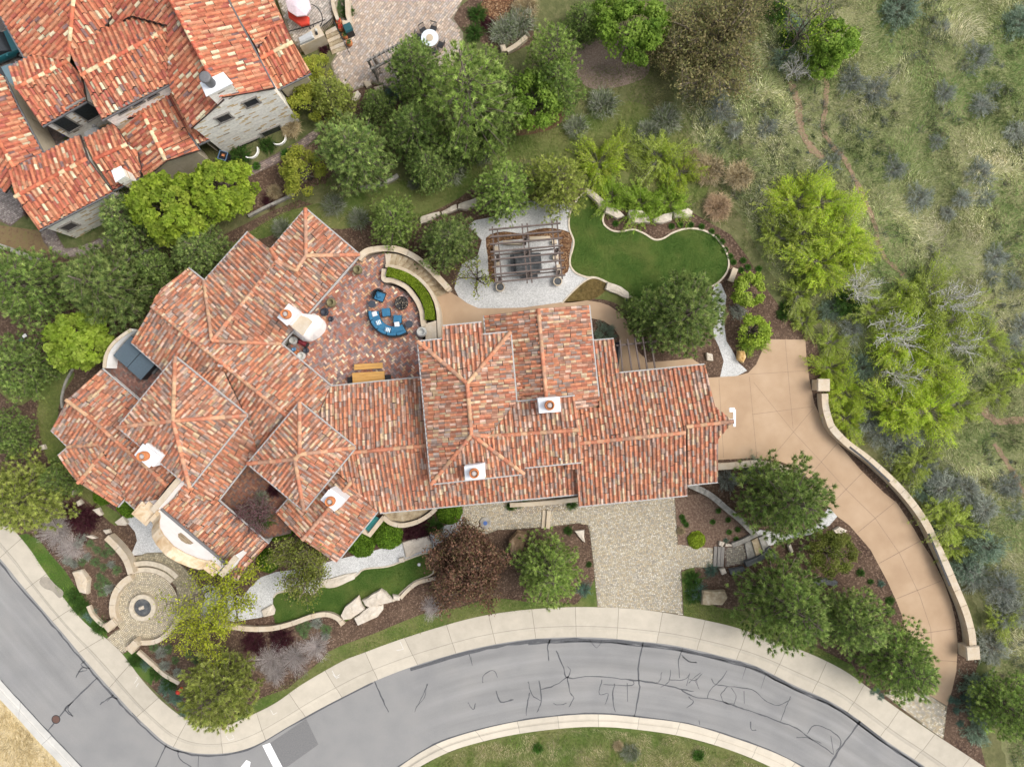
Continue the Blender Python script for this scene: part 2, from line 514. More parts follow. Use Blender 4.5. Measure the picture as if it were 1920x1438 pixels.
M_BARK = mat_noise("tree_bark", [(.3, (.09, .07, .055)), (.7, (.2, .17, .14))], scale=9, detail=8, bump=.03, stretch=(1, 1, .3))
M_BARKG = mat_noise("pale_grey_bark", [(.3, (.45, .43, .41)), (.7, (.68, .66, .63))], scale=9, detail=8, stretch=(1, 1, .3))
M_SAILC = mat_plain("grey_cover_cloth", (.38, .39, .4), rough=.8)
# ---------------------------------------------------------------- ground, road and pavement
def off(pts, x0, y0, s=2.995):
    return [(x0 + p[0] / s, y0 + p[1] / s) for p in pts]


SW = [((-400, 560), (-450, 600)), ((-120, 830), (-165, 865)), ((35, 1003), (-8, 1040)), ((80, 1065), (38, 1096)), ((130, 1134), (92, 1159)), ((165, 1172), (122, 1194)),
      ((200, 1197), (150, 1228)), ((230, 1226), (188, 1272)), ((262, 1268), (222, 1309)), ((290, 1300), (248, 1337)), ((317, 1325), (276, 1364)), ((345, 1345), (314, 1396)),
      ((380, 1360), (362, 1412)), ((421, 1360), (427, 1412)), ((467, 1342), (480, 1397)), ((517, 1317), (541, 1362)), ((567, 1282), (600, 1329)),
      ((640, 1240), (668, 1294)), ((680, 1224), (703, 1277)), ((745, 1200), (770, 1251)), ((827, 1174), (845, 1228)), ((900, 1155), (914, 1211)),
      ((981, 1143), (990, 1199)), ((1060, 1138), (1063, 1195)), ((1127, 1138), (1127, 1196)), ((1200, 1142), (1193, 1202)), ((1281, 1154), (1268, 1211)),
      ((1373, 1174), (1356, 1231)), ((1440, 1197), (1418, 1249)), ((1514, 1223), (1488, 1284)), ((1580, 1255), (1553, 1313)), ((1630, 1290), (1600, 1342)),
      ((1700, 1340), (1665, 1391)), ((1767, 1385), (1730, 1434)), ((1850, 1440), (1810, 1493)), ((2000, 1545), (1960, 1600)), ((2400, 1840), (2360, 1890))]
KL = [((-300, 940), (-330, 965)), ((0, 1277), (-2, 1308)), ((33, 1313), (33, 1345)), ((90, 1375), (75, 1392)), ((150, 1438), (120, 1440)), ((260, 1560), (230, 1575)), ((420, 1760), (390, 1775))]
KB = [((690, 1490), (722, 1490)), ((740, 1445), (772, 1447)), ((800, 1405), (826, 1416)), ((860, 1380), (880, 1396)), ((960, 1355), (966, 1376)), ((1060, 1342), (1062, 1364)),
      ((1130, 1340), (1130, 1362)), ((1200, 1346), (1196, 1367)), ((1290, 1358), (1280, 1380)), ((1380, 1385), (1368, 1405)), ((1460, 1415), (1447, 1438)),
      ((1520, 1448), (1500, 1470)), ((1700, 1560), (1680, 1582)), ((2000, 1760), (1980, 1780))]


def mat_concrete_strip(name, base, joint_len, vline, jw=0.006):
    m = bpy.data.materials.new(name); m.use_nodes = True
    N = m.node_tree.nodes; L = m.node_tree.links
    b = N["Principled BSDF"]; b.inputs["Roughness"].default_value = .9; b.inputs["Specular IOR Level"].default_value = .2
    tc = N.new("ShaderNodeTexCoord"); sx = N.new("ShaderNodeSeparateXYZ"); L.new(tc.outputs["UV"], sx.inputs[0])

    def math_(op, a, v=None, c=None):
        q = N.new("ShaderNodeMath"); q.operation = op
        if hasattr(a, "links"): L.new(a, q.inputs[0])
        else: q.inputs[0].default_value = a
        if v is not None:
            if hasattr(v, "links"): L.new(v, q.inputs[1])
            else: q.inputs[1].default_value = v
        if c is not None: q.inputs[2].default_value = c
        return q.outputs[0]
    u = math_('DIVIDE', sx.outputs[0], joint_len)
    fr = math_('FRACT', u)
    d = math_('ABSOLUTE', math_('SUBTRACT', fr, .5))
    ju = math_('GREATER_THAN', d, .5 - jw)
    jv = math_('LESS_THAN', math_('ABSOLUTE', math_('SUBTRACT', sx.outputs[1], vline)), .012)
    jj = math_('MAXIMUM', ju, math_('MULTIPLY', jv, .6))
    cell = math_('FLOOR', math_('ADD', u, .0))
    wn_ = N.new("ShaderNodeTexWhiteNoise"); wn_.noise_dimensions = '1D'; L.new(cell, wn_.inputs["W"])
    n = N.new("ShaderNodeTexNoise"); n.inputs["Scale"].default_value = 1.1; n.inputs["Detail"].default_value = 10; n.inputs["Roughness"].default_value = .65
    L.new(tc.outputs["Object"], n.inputs["Vector"])
    n2 = N.new("ShaderNodeTexNoise"); n2.inputs["Scale"].default_value = 30; n2.inputs["Detail"].default_value = 4; L.new(tc.outputs["Object"], n2.inputs["Vector"])
    f = math_('ADD', math_('MULTIPLY', n.outputs[0], .45), math_('MULTIPLY', n2.outputs[0], .2))
    f = math_('ADD', f, math_('MULTIPLY', wn_.outputs["Value"], .14))
    f = math_('ADD', f, .6)
    f = math_('MULTIPLY', f, math_('SUBTRACT', 1.0, math_('MULTIPLY', jj, .5)))
    sc = N.new("ShaderNodeVectorMath"); sc.operation = 'SCALE'
    sc.inputs[0].default_value = base; L.new(f, sc.inputs["Scale"]); L.new(sc.outputs[0], b.inputs["Base Color"])
    return m


def strip(name, pairs, prof, mat, z_base=-.12, sub=6, parent=None):
    """ribbon between two traced edges; prof: [(v, z)] cross-section"""
    A = catmull([p[0] for p in pairs], sub); B = catmull([p[1] for p in pairs], sub)
    n = len(A); vs = []; uvs = []; u = 0
    for i in range(n):
        a = W(*A[i], .1); b = W(*B[i], .1)
        if i: u += ((a + b) / 2 - pm).length
        pm = (a + b) / 2
        row = [(prof[0][0], z_base)] + list(prof) + [(prof[-1][0], z_base)]
        for v, z in row:
            p = a.lerp(b, v); vs.append((p.x, p.y, z)); uvs.append((u, v))
    k = len(prof) + 2; fs = []
    for i in range(n - 1):
        for j in range(k - 1):
            fs.append((i * k + j, i * k + j + 1, (i + 1) * k + j + 1, (i + 1) * k + j))
    me = bpy.data.meshes.new(name); me.from_pydata(vs, [], fs)
    ul = me.uv_layers.new(name="UVMap")
    for l in me.loops: ul.data[l.index].uv = uvs[l.vertex_index]
    o = link(name, me, mat, parent)
    if parent is None: o['kind'] = 'structure'
    return o


M_WALK = mat_concrete_strip("pavement_concrete", (.455, .412, .338), 3.15, .63)
M_KERB = mat_concrete_strip("kerb_concrete", (.52, .47, .385), 3.0, .5)
M_KERBG = mat_concrete_strip("grey_kerb_concrete", (.46, .45, .42), 3.0, .5)
M_ROAD = mat_noise("asphalt", [(.3, (.15, .15, .149)), (.45, (.225, .223, .219)), (.58, (.27, .266, .259)), (.72, (.36, .352, .34))], scale=26, detail=14, rough=.95, bump=.008, bscale=60,
                   stops2=[(.3, (.18, .182, .186)), (.5, (.238, .237, .233)), (.68, (.28, .272, .26))], scale2=.38, mix2=.42, spec=.15)
M_SEAL = mat_plain("crack_seal_tar", (.085, .087, .092), rough=.7, var=.25)
M_PATCH = mat_noise("asphalt_patch_mix", [(.3, (.13, .13, .132)), (.7, (.2, .198, .195))], scale=12, detail=10, rough=.95)
M_PAINT = mat_noise("worn_white_paint", [(.3, (.45, .45, .45)), (.45, (.75, .75, .75)), (.7, (.82, .82, .82))], scale=6, detail=9)

mid = [((a[0] * .6 + b[0] * .4), (a[1] * .6 + b[1] * .4)) for a, b in SW]
base = sheet("terrain", [(-6000, -6000), (8000, -6000), (8000, 7500), (-6000, 7500)], -.06, M_GROUND)
road = sheet("road", [(-3500, -3500), (-1500, -700), (35, 960), (330, 1310), (430, 1330), (1000, 1100), (1400, 1150), (2000, 1480), (4500, 3300), (3500, 4200), (-2500, 4200)], 0.0, M_ROAD)
ground = sheet("ground", [(-3000, -2300)] + mid + [(4200, 3100), (6500, 3100), (6500, -4500), (-3000, -4500)], GZ, M_GROUND, thick=.3)
strip("pavement", SW, [(0, .13), (.60, .12), (.66, .10), (.74, .03), (1, .015)], M_WALK)
strip("kerb", KL, [(0, .02), (.4, .03), (.55, .12), (1, .13)], M_KERBG)
strip("kerb", KB, [(0, .02), (.4, .03), (.55, .12), (1, .13)], M_KERB)
sheet("dry_verge", [(-300, 960)] + [b for a, b in KL[1:]] + [(-300, 1900), (-1500, 1900), (-1500, 900)], .12, M_DRY, thick=.3)
sheet("grass_verge", [b for a, b in KB] + [(2000, 2300), (700, 2300)], .12, M_LAWN2, thick=.3)

# wheel tracks and long streaks of wear: a thin overlay in the lanes that follows the street, fading into the plain asphalt


def mat_wear(name, fade0, fade1):
    m = M_ROAD.copy(); m.name = name; N = m.node_tree.nodes; L = m.node_tree.links; b = N["Principled BSDF"]
    src = b.inputs["Base Color"].links[0].from_socket
    tc = N.new("ShaderNodeTexCoord"); sx = N.new("ShaderNodeSeparateXYZ"); L.new(tc.outputs["UV"], sx.inputs[0])

    def op(o, a, b_=None):
        q = N.new("ShaderNodeMath"); q.operation = o
        for i, x in enumerate((a, b_)):
            if x is None: continue
            if hasattr(x, "links"): L.new(x, q.inputs[i])
            else: q.inputs[i].default_value = x
        return q.outputs[0]
    mp = N.new("ShaderNodeMapping"); mp.inputs["Scale"].default_value = (.13, 11, 1); L.new(tc.outputs["UV"], mp.inputs[0])
    n = N.new("ShaderNodeTexNoise"); n.inputs["Scale"].default_value = 1; n.inputs["Detail"].default_value = 8; L.new(mp.outputs[0], n.inputs["Vector"])
    trk = op('MULTIPLY', op('COSINE', op('MULTIPLY', sx.outputs[1], 4 * 2 * math.pi)), .035)
    f = op('ADD', op('MULTIPLY', op('SUBTRACT', n.outputs[0], .5), .5), trk)
    r = N.new("ShaderNodeMapRange"); r.interpolation_type = 'SMOOTHSTEP'; r.inputs[1].default_value = fade0; r.inputs[2].default_value = fade1; L.new(sx.outputs[0], r.inputs[0])
    ed = op('MULTIPLY', op('MINIMUM', op('MULTIPLY', sx.outputs[1], 8), 1.0), op('MINIMUM', op('MULTIPLY', op('SUBTRACT', 1.0, sx.outputs[1]), 8), 1.0))
    f = op('ADD', 1.0, op('MULTIPLY', op('MULTIPLY', f, r.outputs[0]), ed))
    s = N.new("ShaderNodeVectorMath"); s.operation = 'SCALE'; L.new(src, s.inputs[0]); L.new(f, s.inputs["Scale"]); L.new(s.outputs[0], b.inputs["Base Color"])
    return m


WP = [((668, 1294), (745, 1443)), ((770, 1251), (806, 1403)), ((845, 1228), (862, 1380)), ((914, 1211), (935, 1361)), ((990, 1199), (1005, 1348)), ((1063, 1195), (1070, 1342)), ((1127, 1196), (1130, 1340)), ((1193, 1202), (1188, 1345)),
      ((1268, 1211), (1255, 1354)), ((1356, 1231), (1335, 1372)), ((1418, 1249), (1395, 1390)), ((1488, 1284), (1455, 1413)), ((1553, 1313), (1515, 1446)), ((1600, 1342), (1560, 1473)), ((1665, 1391), (1630, 1515)), ((1730, 1434), (1700, 1560)), ((1900, 1560), (1870, 1690))]
strip("wheel_tracks", WP, [(0, .003), (1, .003)], mat_wear("worn_asphalt", 0, 9), z_base=.003, parent=road)
strip("wheel_tracks", [((-165, 866), (-330, 1000)), ((-8, 1041), (-150, 1150)), ((92, 1160), (-40, 1272)), ((150, 1229), (20, 1338)), ((222, 1310), (95, 1420)), ((276, 1365), (165, 1480))], [(0, .003), (1, .003)], mat_wear("worn_side_asphalt", 26, 17), z_base=.003, parent=road)

# tar lines, patch, stop line: they belong to the road
cb = MB()


def crack(pts, w):
    pts = catmull(pts, 4) if len(pts) > 2 else pts
    rr = random.Random(int(abs(pts[0][0] * 7 + pts[-1][1])))
    P = [W(p[0] + rr.uniform(-.8, .8), p[1] + rr.uniform(-.8, .8), 0) for p in pts]
    cb_n = len(cb.v)
    ws = [w * rr.uniform(.55, 1.25) for _ in P]; ws[-1] *= .5
    for i, p in enumerate(P):
        d = (P[min(i + 1, len(P) - 1)] - P[max(i - 1, 0)]).normalized()
        nn = Vector((-d.y, d.x, 0)) * ws[i] / 2
        cb.v += [tuple(p + nn + Vector((0, 0, .006))), tuple(p - nn + Vector((0, 0, .006)))]
    for i in range(len(P) - 1):
        b = cb_n + 2 * i
        cb.f.append((b, b + 1, b + 3, b + 2)); cb.m.append(0)


C3 = [([(755, 1040), (740, 1090), (745, 1165)], .13), ([(785, 1105), (830, 1200), (855, 1260), (990, 1250), (1150, 1265), (1255, 1275), (1400, 1300), (1500, 1325), (1560, 1335)], .13),
      ([(1275, 1060), (1250, 1180), (1250, 1280), (1255, 1310), (1235, 1440), (1215, 1500)], .13), ([(855, 1250), (780, 1300), (700, 1325)], .11), ([(630, 1280), (650, 1350), (705, 1390)], .09),
      ([(690, 1275), (705, 1390), (680, 1450)], .11), ([(640, 1340), (625, 1400), (620, 1470)], .1), ([(450, 1330), (475, 1395), (550, 1380)], .15), ([(375, 1285), (380, 1245), (430, 1215), (460, 1255)], .08),
      ([(290, 1395), (320, 1435), (335, 1400)], .09), ([(850, 1260), (865, 1340), (885, 1370), (860, 1420)], .1), ([(770, 1400), (800, 1410), (850, 1400)], .08), ([(850, 1260), (870, 1215), (850, 1195)], .08),
      ([(1045, 1270), (1030, 1350), (1080, 1345), (1060, 1410)], .08), ([(1050, 1295), (1210, 1300), (1215, 1270)], .08), ([(1115, 1290), (1105, 1370), (1118, 1450)], .11), ([(1185, 1290), (1190, 1390)], .09),
      ([(1340, 1290), (1370, 1275), (1380, 1225)], .07), ([(1375, 1310), (1420, 1280), (1430, 1215)], .07), ([(1420, 1270), (1500, 1270), (1540, 1235)], .07), ([(1530, 1290), (1560, 1260), (1600, 1230)], .07), ([(1570, 1260), (1585, 1320)], .07),
      ([(1500, 1090), (1475, 1160), (1480, 1260)], .09), ([(1490, 1130), (1530, 1165), (1575, 1170)], .08), ([(300, 1125), (315, 1190)], .08), ([(60, 1290), (45, 1370), (0, 1420)], .05),
      ([(975, 1045), (1015, 1090), (1045, 1045)], .06)]
C5 = [([(-10, 1000), (60, 1040), (170, 1055), (270, 1085), (330, 1105), (410, 1130), (540, 1180), (640, 1220), (710, 1270), (800, 1330), (850, 1365)], .12),
      ([(160, 940), (190, 970), (250, 895)], .08), ([(190, 970), (150, 1010), (140, 1050)], .07), ([(190, 975), (260, 985), (390, 1000), (460, 1060), (540, 1090), (610, 1050)], .08),
      ([(605, 1040), (580, 1100), (550, 1180)], .08), ([(250, 985), (215, 1030), (240, 1075), (290, 1080)], .08), ([(345, 1010), (345, 1080)], .08), ([(270, 990), (300, 1040), (285, 1090)], .06),
      ([(1000, 1175), (930, 1270), (870, 1350), (820, 1438)], .18), ([(700, 1250), (740, 1200), (830, 1230), (890, 1290), (860, 1350)], .09), ([(830, 1260), (850, 1360)], .08),
      ([(380, 1180), (385, 1225), (415, 1230)], .1), ([(470, 910), (440, 1000)], .06), ([(360, 865), (335, 945)], .05), ([(90, 1175), (95, 1200)], .08), ([(0, 820), (40, 845), (80, 850)], .08),
      ([(20, 980), (40, 910)], .07), ([(40, 940), (70, 950), (110, 910)], .07), ([(70, 950), (95, 1000)], .07), ([(30, 1040), (60, 1070), (20, 1105)], .09), ([(640, 1270), (700, 1270), (780, 1300)], .08)]
C8 = [([(550, 935), (415, 1060), (265, 1235)], .12), ([(510, 885), (460, 880), (425, 935)], .11), ([(480, 840), (455, 860), (490, 890), (440, 900)], .08), ([(410, 1065), (380, 1110), (410, 1150), (365, 1110), (400, 1075)], .1),
      ([(660, 1055), (620, 1045), (560, 1085)], .12), ([(640, 1030), (600, 1070)], .1), ([(935, 1310), (900, 1380), (870, 1450)], .12), ([(1000, 1340), (1010, 1390), (1085, 1445)], .1), ([(1115, 1370), (1110, 1450)], .1),
      ([(930, 1320), (980, 1340), (1060, 1360)], .08), ([(740, 1130), (790, 1190)], .1)]
C2 = [([(905, 1275), (940, 1360), (985, 1450)], .14), ([(1205, 1290), (1180, 1350), (1130, 1450)], .07), ([(1445, 1140), (1452, 1190)], .06)]
for L_, x0, y0 in ((C3, 780, 850), (C5, 1280, 958), (C8, 0, 958), (C2, 400, 850)):
    for pts, w in L_: crack(off(pts, x0, y0), w * .8)
edgeA = [b for a, b in SW]
crack([(p[0] - 1, p[1] + 4) for p in edgeA[19:36]], .24)
crack([(p[0] + 1, p[1] + 8) for p in edgeA[22:35]], .12)
crack([(p[0] - 3, p[1] + 2) for p in edgeA[2:19]], .14)
crack([(p[0][0], p[0][1] - 2) for p in KB[1:12]], .15)
crack([(p[0][0] + 2, p[0][1] - 2) for p in KL[1:6]], .12)
cs = cb.build("crack_seal", M_SEAL, road)
sheet("asphalt_patch", [(504, 1394), (574, 1347), (597, 1395), (534, 1440), (525, 1445)], .004, M_PATCH, parent=road)
sheet("stop_line", [(492, 1397), (506, 1392), (531, 1440), (515, 1443)], .008, M_PAINT, parent=road)
sheet("stop_line", [(449, 1440), (462, 1424), (470, 1428), (467, 1442)], .008, M_PAINT, parent=road)

sheet("pavement_stain", [(78, 1083), (90, 1082), (104, 1096), (119, 1110), (112, 1121), (98, 1108), (84, 1103), (74, 1093)], .1335, mat_noise("damp_concrete", [(.3, (.24, .215, .18)), (.7, (.34, .305, .25))], scale=3), smooth=True)
# hillside relief on the right
HX = [(-400, 1270), (0, 1235), (200, 1260), (330, 1330), (420, 1390), (500, 1430), (640, 1545), (740, 1580), (850, 1640), (950, 1720), (1050, 1790), (1150, 1830), (1300, 1855), (1438, 1880), (2200, 2400)]


def hill_np(PX, PY):
    xe = np.interp(PY, [p[0] for p in HX], [p[1] for p in HX])
    m = np.clip((PX - xe) / 130.0, 0, 1); m = m * m * (3 - 2 * m)
    n = fbm(PX / 140.0, PY / 140.0, 5, 4); n2 = fbm(PX / 30.0, PY / 30.0, 9, 3)
    return m * (.35 + .9 * n + .22 * n2), m


def hz(px, py):
    z, m = hill_np(np.array([float(px)]), np.array([float(py)]))
    return GZ + float(z[0])


gx = np.arange(1220, 3200, 9.0); gy = np.arange(-900, 2300, 9.0)
GX, GY = np.meshgrid(gx, gy)
hzv, hm = hill_np(GX.ravel(), GY.ravel())
hv = np.stack([(GX.ravel() - 960) / PXM, (719 - GY.ravel()) / PXM, np.where(hm > 0.001, GZ + hzv + .004, GZ - .05)], 1)
nx_, ny_ = len(gx), len(gy)
ii = (np.arange(ny_ - 1)[:, None] * nx_ + np.arange(nx_ - 1)[None, :]).ravel()
hf = np.stack([ii, ii + nx_, ii + nx_ + 1, ii + 1], 1)
keep = (hm[hf].max(1) > 0.001)
tag(link("hillside", fast_mesh("hillside", hv, hf[keep], smooth=True), M_HILL), kind='structure')

# garden sheets, each a few millimetres above the last
Z = [GZ + .004 * i for i in range(1, 12)]
sheet("garden_bed", [(-500, 430), (0, 455), (100, 478), (150, 492), (240, 494), (320, 470), (420, 440), (500, 400), (560, 375), (640, 400), (700, 372), (780, 395), (860, 370), (900, 340), (960, 330), (1060, 330),
                     (1098, 352), (1160, 395), (1300, 400), (1370, 440), (1400, 480), (1440, 545), (1480, 600), (1530, 640), (1545, 700), (1560, 730), (1555, 790), (1640, 870), (1730, 985), (1790, 1090), (1822, 1190),
                     (1835, 1240), (1815, 1310), (1850, 1440), (1767, 1385), (1630, 1290), (1514, 1223), (1373, 1174), (1127, 1138), (900, 1155), (745, 1200), (640, 1240), (517, 1317), (421, 1362), (345, 1345),
                     (262, 1268), (165, 1172), (80, 1065), (-300, 600)], Z[0], M_MULCH)
sheet("lawn", [(420, 470), (520, 405), (640, 370), (740, 345), (830, 315), (900, 270), (990, 250), (1060, 235), (1170, 190), (1260, 230), (1330, 330), (1300, 380), (1200, 360), (1090, 330), (1000, 300), (930, 310),
               (890, 345), (860, 372), (800, 402), (760, 412), (700, 415), (640, 430), (560, 420), (500, 445), (470, 450)], Z[1], M_LAWN2, smooth=True)
sheet("lawn", [(-20, 700), (60, 660), (110, 690), (140, 700), (118, 740), (110, 790), (150, 880), (190, 940), (225, 965), (215, 985), (165, 940), (120, 905), (85, 850), (70, 780), (72, 740), (30, 760)], Z[1], M_LAWN2, smooth=True)
sheet("lawn", [(35, 1003), (50, 1000), (72, 1011), (100, 1045), (123, 1071), (140, 1098), (157, 1121), (167, 1145), (190, 1172), (204, 1196), (200, 1198), (165, 1173), (130, 1136), (80, 1066)], Z[1], M_LAWN)
sheet("lawn", [(230, 1226), (246, 1218), (268, 1226), (291, 1251), (284, 1285), (262, 1268)], Z[1], M_LAWN)
sheet("lawn", [(437, 1356), (445, 1338), (490, 1308), (540, 1290), (600, 1240), (615, 1222), (640, 1210), (700, 1188), (760, 1163), (800, 1148), (860, 1139), (920, 1120), (960, 1124), (1000, 1130), (1080, 1133), (1108, 1100), (1119, 1076),
               (1121, 1138), (1060, 1138), (981, 1143), (900, 1155), (827, 1174), (745, 1200), (680, 1224), (640, 1240), (567, 1282), (517, 1317), (467, 1342)], Z[1], M_LAWN2)
sheet("lawn", [(1282, 1154), (1278, 1072), (1302, 1062), (1302, 1118), (1345, 1138), (1400, 1146), (1450, 1170), (1530, 1212), (1600, 1248), (1620, 1282), (1580, 1255), (1514, 1223), (1440, 1197), (1373, 1174)], Z[1], M_LAWN2)
LAWNF = [(513, 1120), (520, 1112), (543, 1108), (587, 1113), (600, 1100), (627, 1100), (667, 1080), (683, 1067), (727, 1062), (760, 1050), (803, 1036), (807, 1050), (812, 1075), (777, 1090), (750, 1113), (737, 1127), (713, 1113),
         (684, 1122), (686, 1142), (667, 1156), (647, 1165), (638, 1157), (607, 1150), (567, 1157), (517, 1169), (512, 1150)]
sheet("lawn", LAWNF, Z[1], M_LAWN)
OVAL = off([(945, 332), (900, 380), (865, 450), (860, 530), (885, 600), (880, 650), (866, 700), (868, 745), (900, 785), (960, 808), (1010, 810), (1070, 835), (1150, 880), (1210, 920), (1290, 945), (1400, 930), (1560, 900), (1680, 850),
            (1740, 790), (1758, 730), (1740, 660), (1690, 590), (1640, 555), (1580, 537), (1510, 537), (1440, 560), (1390, 590), (1340, 597), (1280, 562), (1220, 540), (1150, 552), (1100, 545), (1060, 515), (1050, 480), (1060, 440), (1050, 410), (1000, 370), (960, 335)], 780, 250)
sheet("lawn", OVAL, Z[2], M_LAWN, smooth=True)
sheet("brown_turf", off([(825, 950), (880, 890), (950, 830), (1000, 815), (1060, 838), (1075, 870), (1020, 920), (950, 940)], 780, 250), Z[2], mat_noise("thin_brown_turf", [(.3, (.05, .04, .014)), (.5, (.11, .075, .025)), (.7, (.16, .12, .045))], scale=5, detail=10, bump=.03), smooth=True)
sheet("lawn", off([(1060, 870), (1130, 900), (1200, 930), (1290, 950), (1330, 1000), (1200, 1010), (1130, 960), (1060, 935), (1000, 925)], 780, 250), Z[1], M_LAWN2, smooth=True)
# white gravel
sheet("gravel_path", off([(215, 870), (240, 920), (290, 955), (350, 985), (480, 985), (600, 980), (820, 952), (880, 890), (960, 830), (1000, 812), (930, 790), (868, 745), (880, 650), (885, 600), (860, 530), (865, 450), (890, 400),
                          (650, 380), (450, 400), (460, 465), (330, 490), (290, 520), (370, 600), (345, 690), (260, 730), (235, 800)], 780, 250), Z[1], M_GRAVEL)
sheet("gravel_path", [(1340, 528), (1352, 532), (1362, 555), (1357, 600), (1362, 640), (1372, 655), (1385, 680), (1401, 695), (1380, 706), (1350, 708), (1357, 677), (1348, 650), (1338, 630), (1335, 560)], Z[1], M_GRAVEL)
sheet("gravel_path", [(455, 1120), (467, 1103), (487, 1083), (517, 1072), (560, 1067), (600, 1057), (640, 1047), (683, 1037), (720, 1027), (753, 1017), (803, 1003), (835, 985), (867, 964), (867, 998), (820, 1020), (800, 1037), (760, 1050),
                      (727, 1062), (683, 1067), (667, 1080), (627, 1100), (600, 1100), (587, 1112), (543, 1108), (520, 1112), (512, 1122), (512, 1146), (490, 1157), (440, 1165), (360, 1150), (350, 1120), (390, 1095)], Z[1], M_GRAVEL)
sheet("gravel_path", [(228, 966), (262, 960), (290, 985), (305, 1015), (318, 1036), (303, 1035), (245, 1042), (257, 1013), (253, 997), (233, 973)], Z[1], M_GRAVEL)
sheet("gravel_path", [(1410, 1000), (1425, 993), (1480, 1002), (1525, 990), (1555, 950), (1570, 968), (1555, 985), (1520, 1002), (1480, 1010), (1445, 1023), (1435, 1020)], Z[1], M_GRAVEL)
# tan concrete: path behind the house and the drive
sheet("concrete_path", [(820, 530), (840, 545), (860, 557), (875, 568), (897, 578), (935, 578), (980, 577), (1053, 567), (1097, 563), (1125, 567), (1142, 573), (1162, 587), (1175, 602), (1186, 622), (1190, 640), (1197, 660), (1210, 672),
                        (1210, 680), (1270, 675), (1297, 672), (1312, 682), (1318, 700), (1100, 715), (1080, 640), (900, 660), (800, 640)], Z[2], M_TAN)
sheet("garden_bed", [(1095, 600), (1110, 597), (1132, 602), (1150, 614), (1161, 630), (1163, 648), (1100, 650)], Z[3], M_MULCH)
sheet("driveway", [(1435, 636), (1510, 637), (1512, 667), (1517, 707), (1527, 757), (1547, 797), (1573, 833), (1613, 880), (1657, 923), (1682, 943), (1713, 990), (1727, 1015), (1747, 1045), (1770, 1091), (1783, 1128), (1791, 1160), (1796, 1208),
                   (1793, 1258), (1786, 1290), (1776, 1323), (1743, 1303), (1745, 1270), (1743, 1240), (1730, 1210), (1697, 1178), (1690, 1150), (1680, 1125), (1664, 1090), (1647, 1058), (1632, 1030), (1613, 1008), (1593, 985), (1570, 968), (1553, 950), (1520, 900),
                   (1493, 877), (1465, 866), (1440, 861), (1407, 859), (1347, 862), (1300, 862), (1300, 712), (1330, 708), (1380, 705), (1403, 699), (1418, 683), (1428, 660)], Z[2], M_TAN)
M_JLINE = mat_plain("saw_cut_joint", (.27, .185, .12), var=.2)
jb = MB()
for a, b, w in (((1472, 637), (1487, 803), .7), ((1403, 702), (1513, 695), .6), ((1405, 706), (1419, 858), .7), ((1410, 777), (1526, 762), .7), ((1413, 717), (1489, 811), .6), ((1489, 811), (1540, 866), .7), ((1540, 866), (1587, 918), .8),
                ((1587, 918), (1640, 970), .8), ((1640, 970), (1687, 1038), .8), ((1687, 1038), (1724, 1115), .8), ((1724, 1115), (1745, 1178), .8), ((1745, 1178), (1748, 1225), .7), ((1527, 763), (1447, 858), .7), ((1348, 711), (1357, 859), .7),
                ((1570, 831), (1520, 889), .9), ((1618, 885), (1554, 950), .9), ((1680, 940), (1608, 998), 1.1), ((1725, 1014), (1648, 1056), 1.2), ((1766, 1088), (1681, 1122), 1.1), ((1791, 1178), (1699, 1192), 1.0), ((1794, 1240), (1744, 1236), .9)):
    A, B = W(*a, Z[2]), W(*b, Z[2]); d = (B - A).normalized(); nn = Vector((-d.y, d.x, 0)) * .028 * w
    jb.add([A + nn + Vector((0, 0, .003)), A - nn + Vector((0, 0, .003)), B - nn + Vector((0, 0, .003)), B + nn + Vector((0, 0, .003))], [(0, 1, 2, 3)])
jo = jb.build("driveway_joints", M_JLINE); jo['kind'] = 'structure'


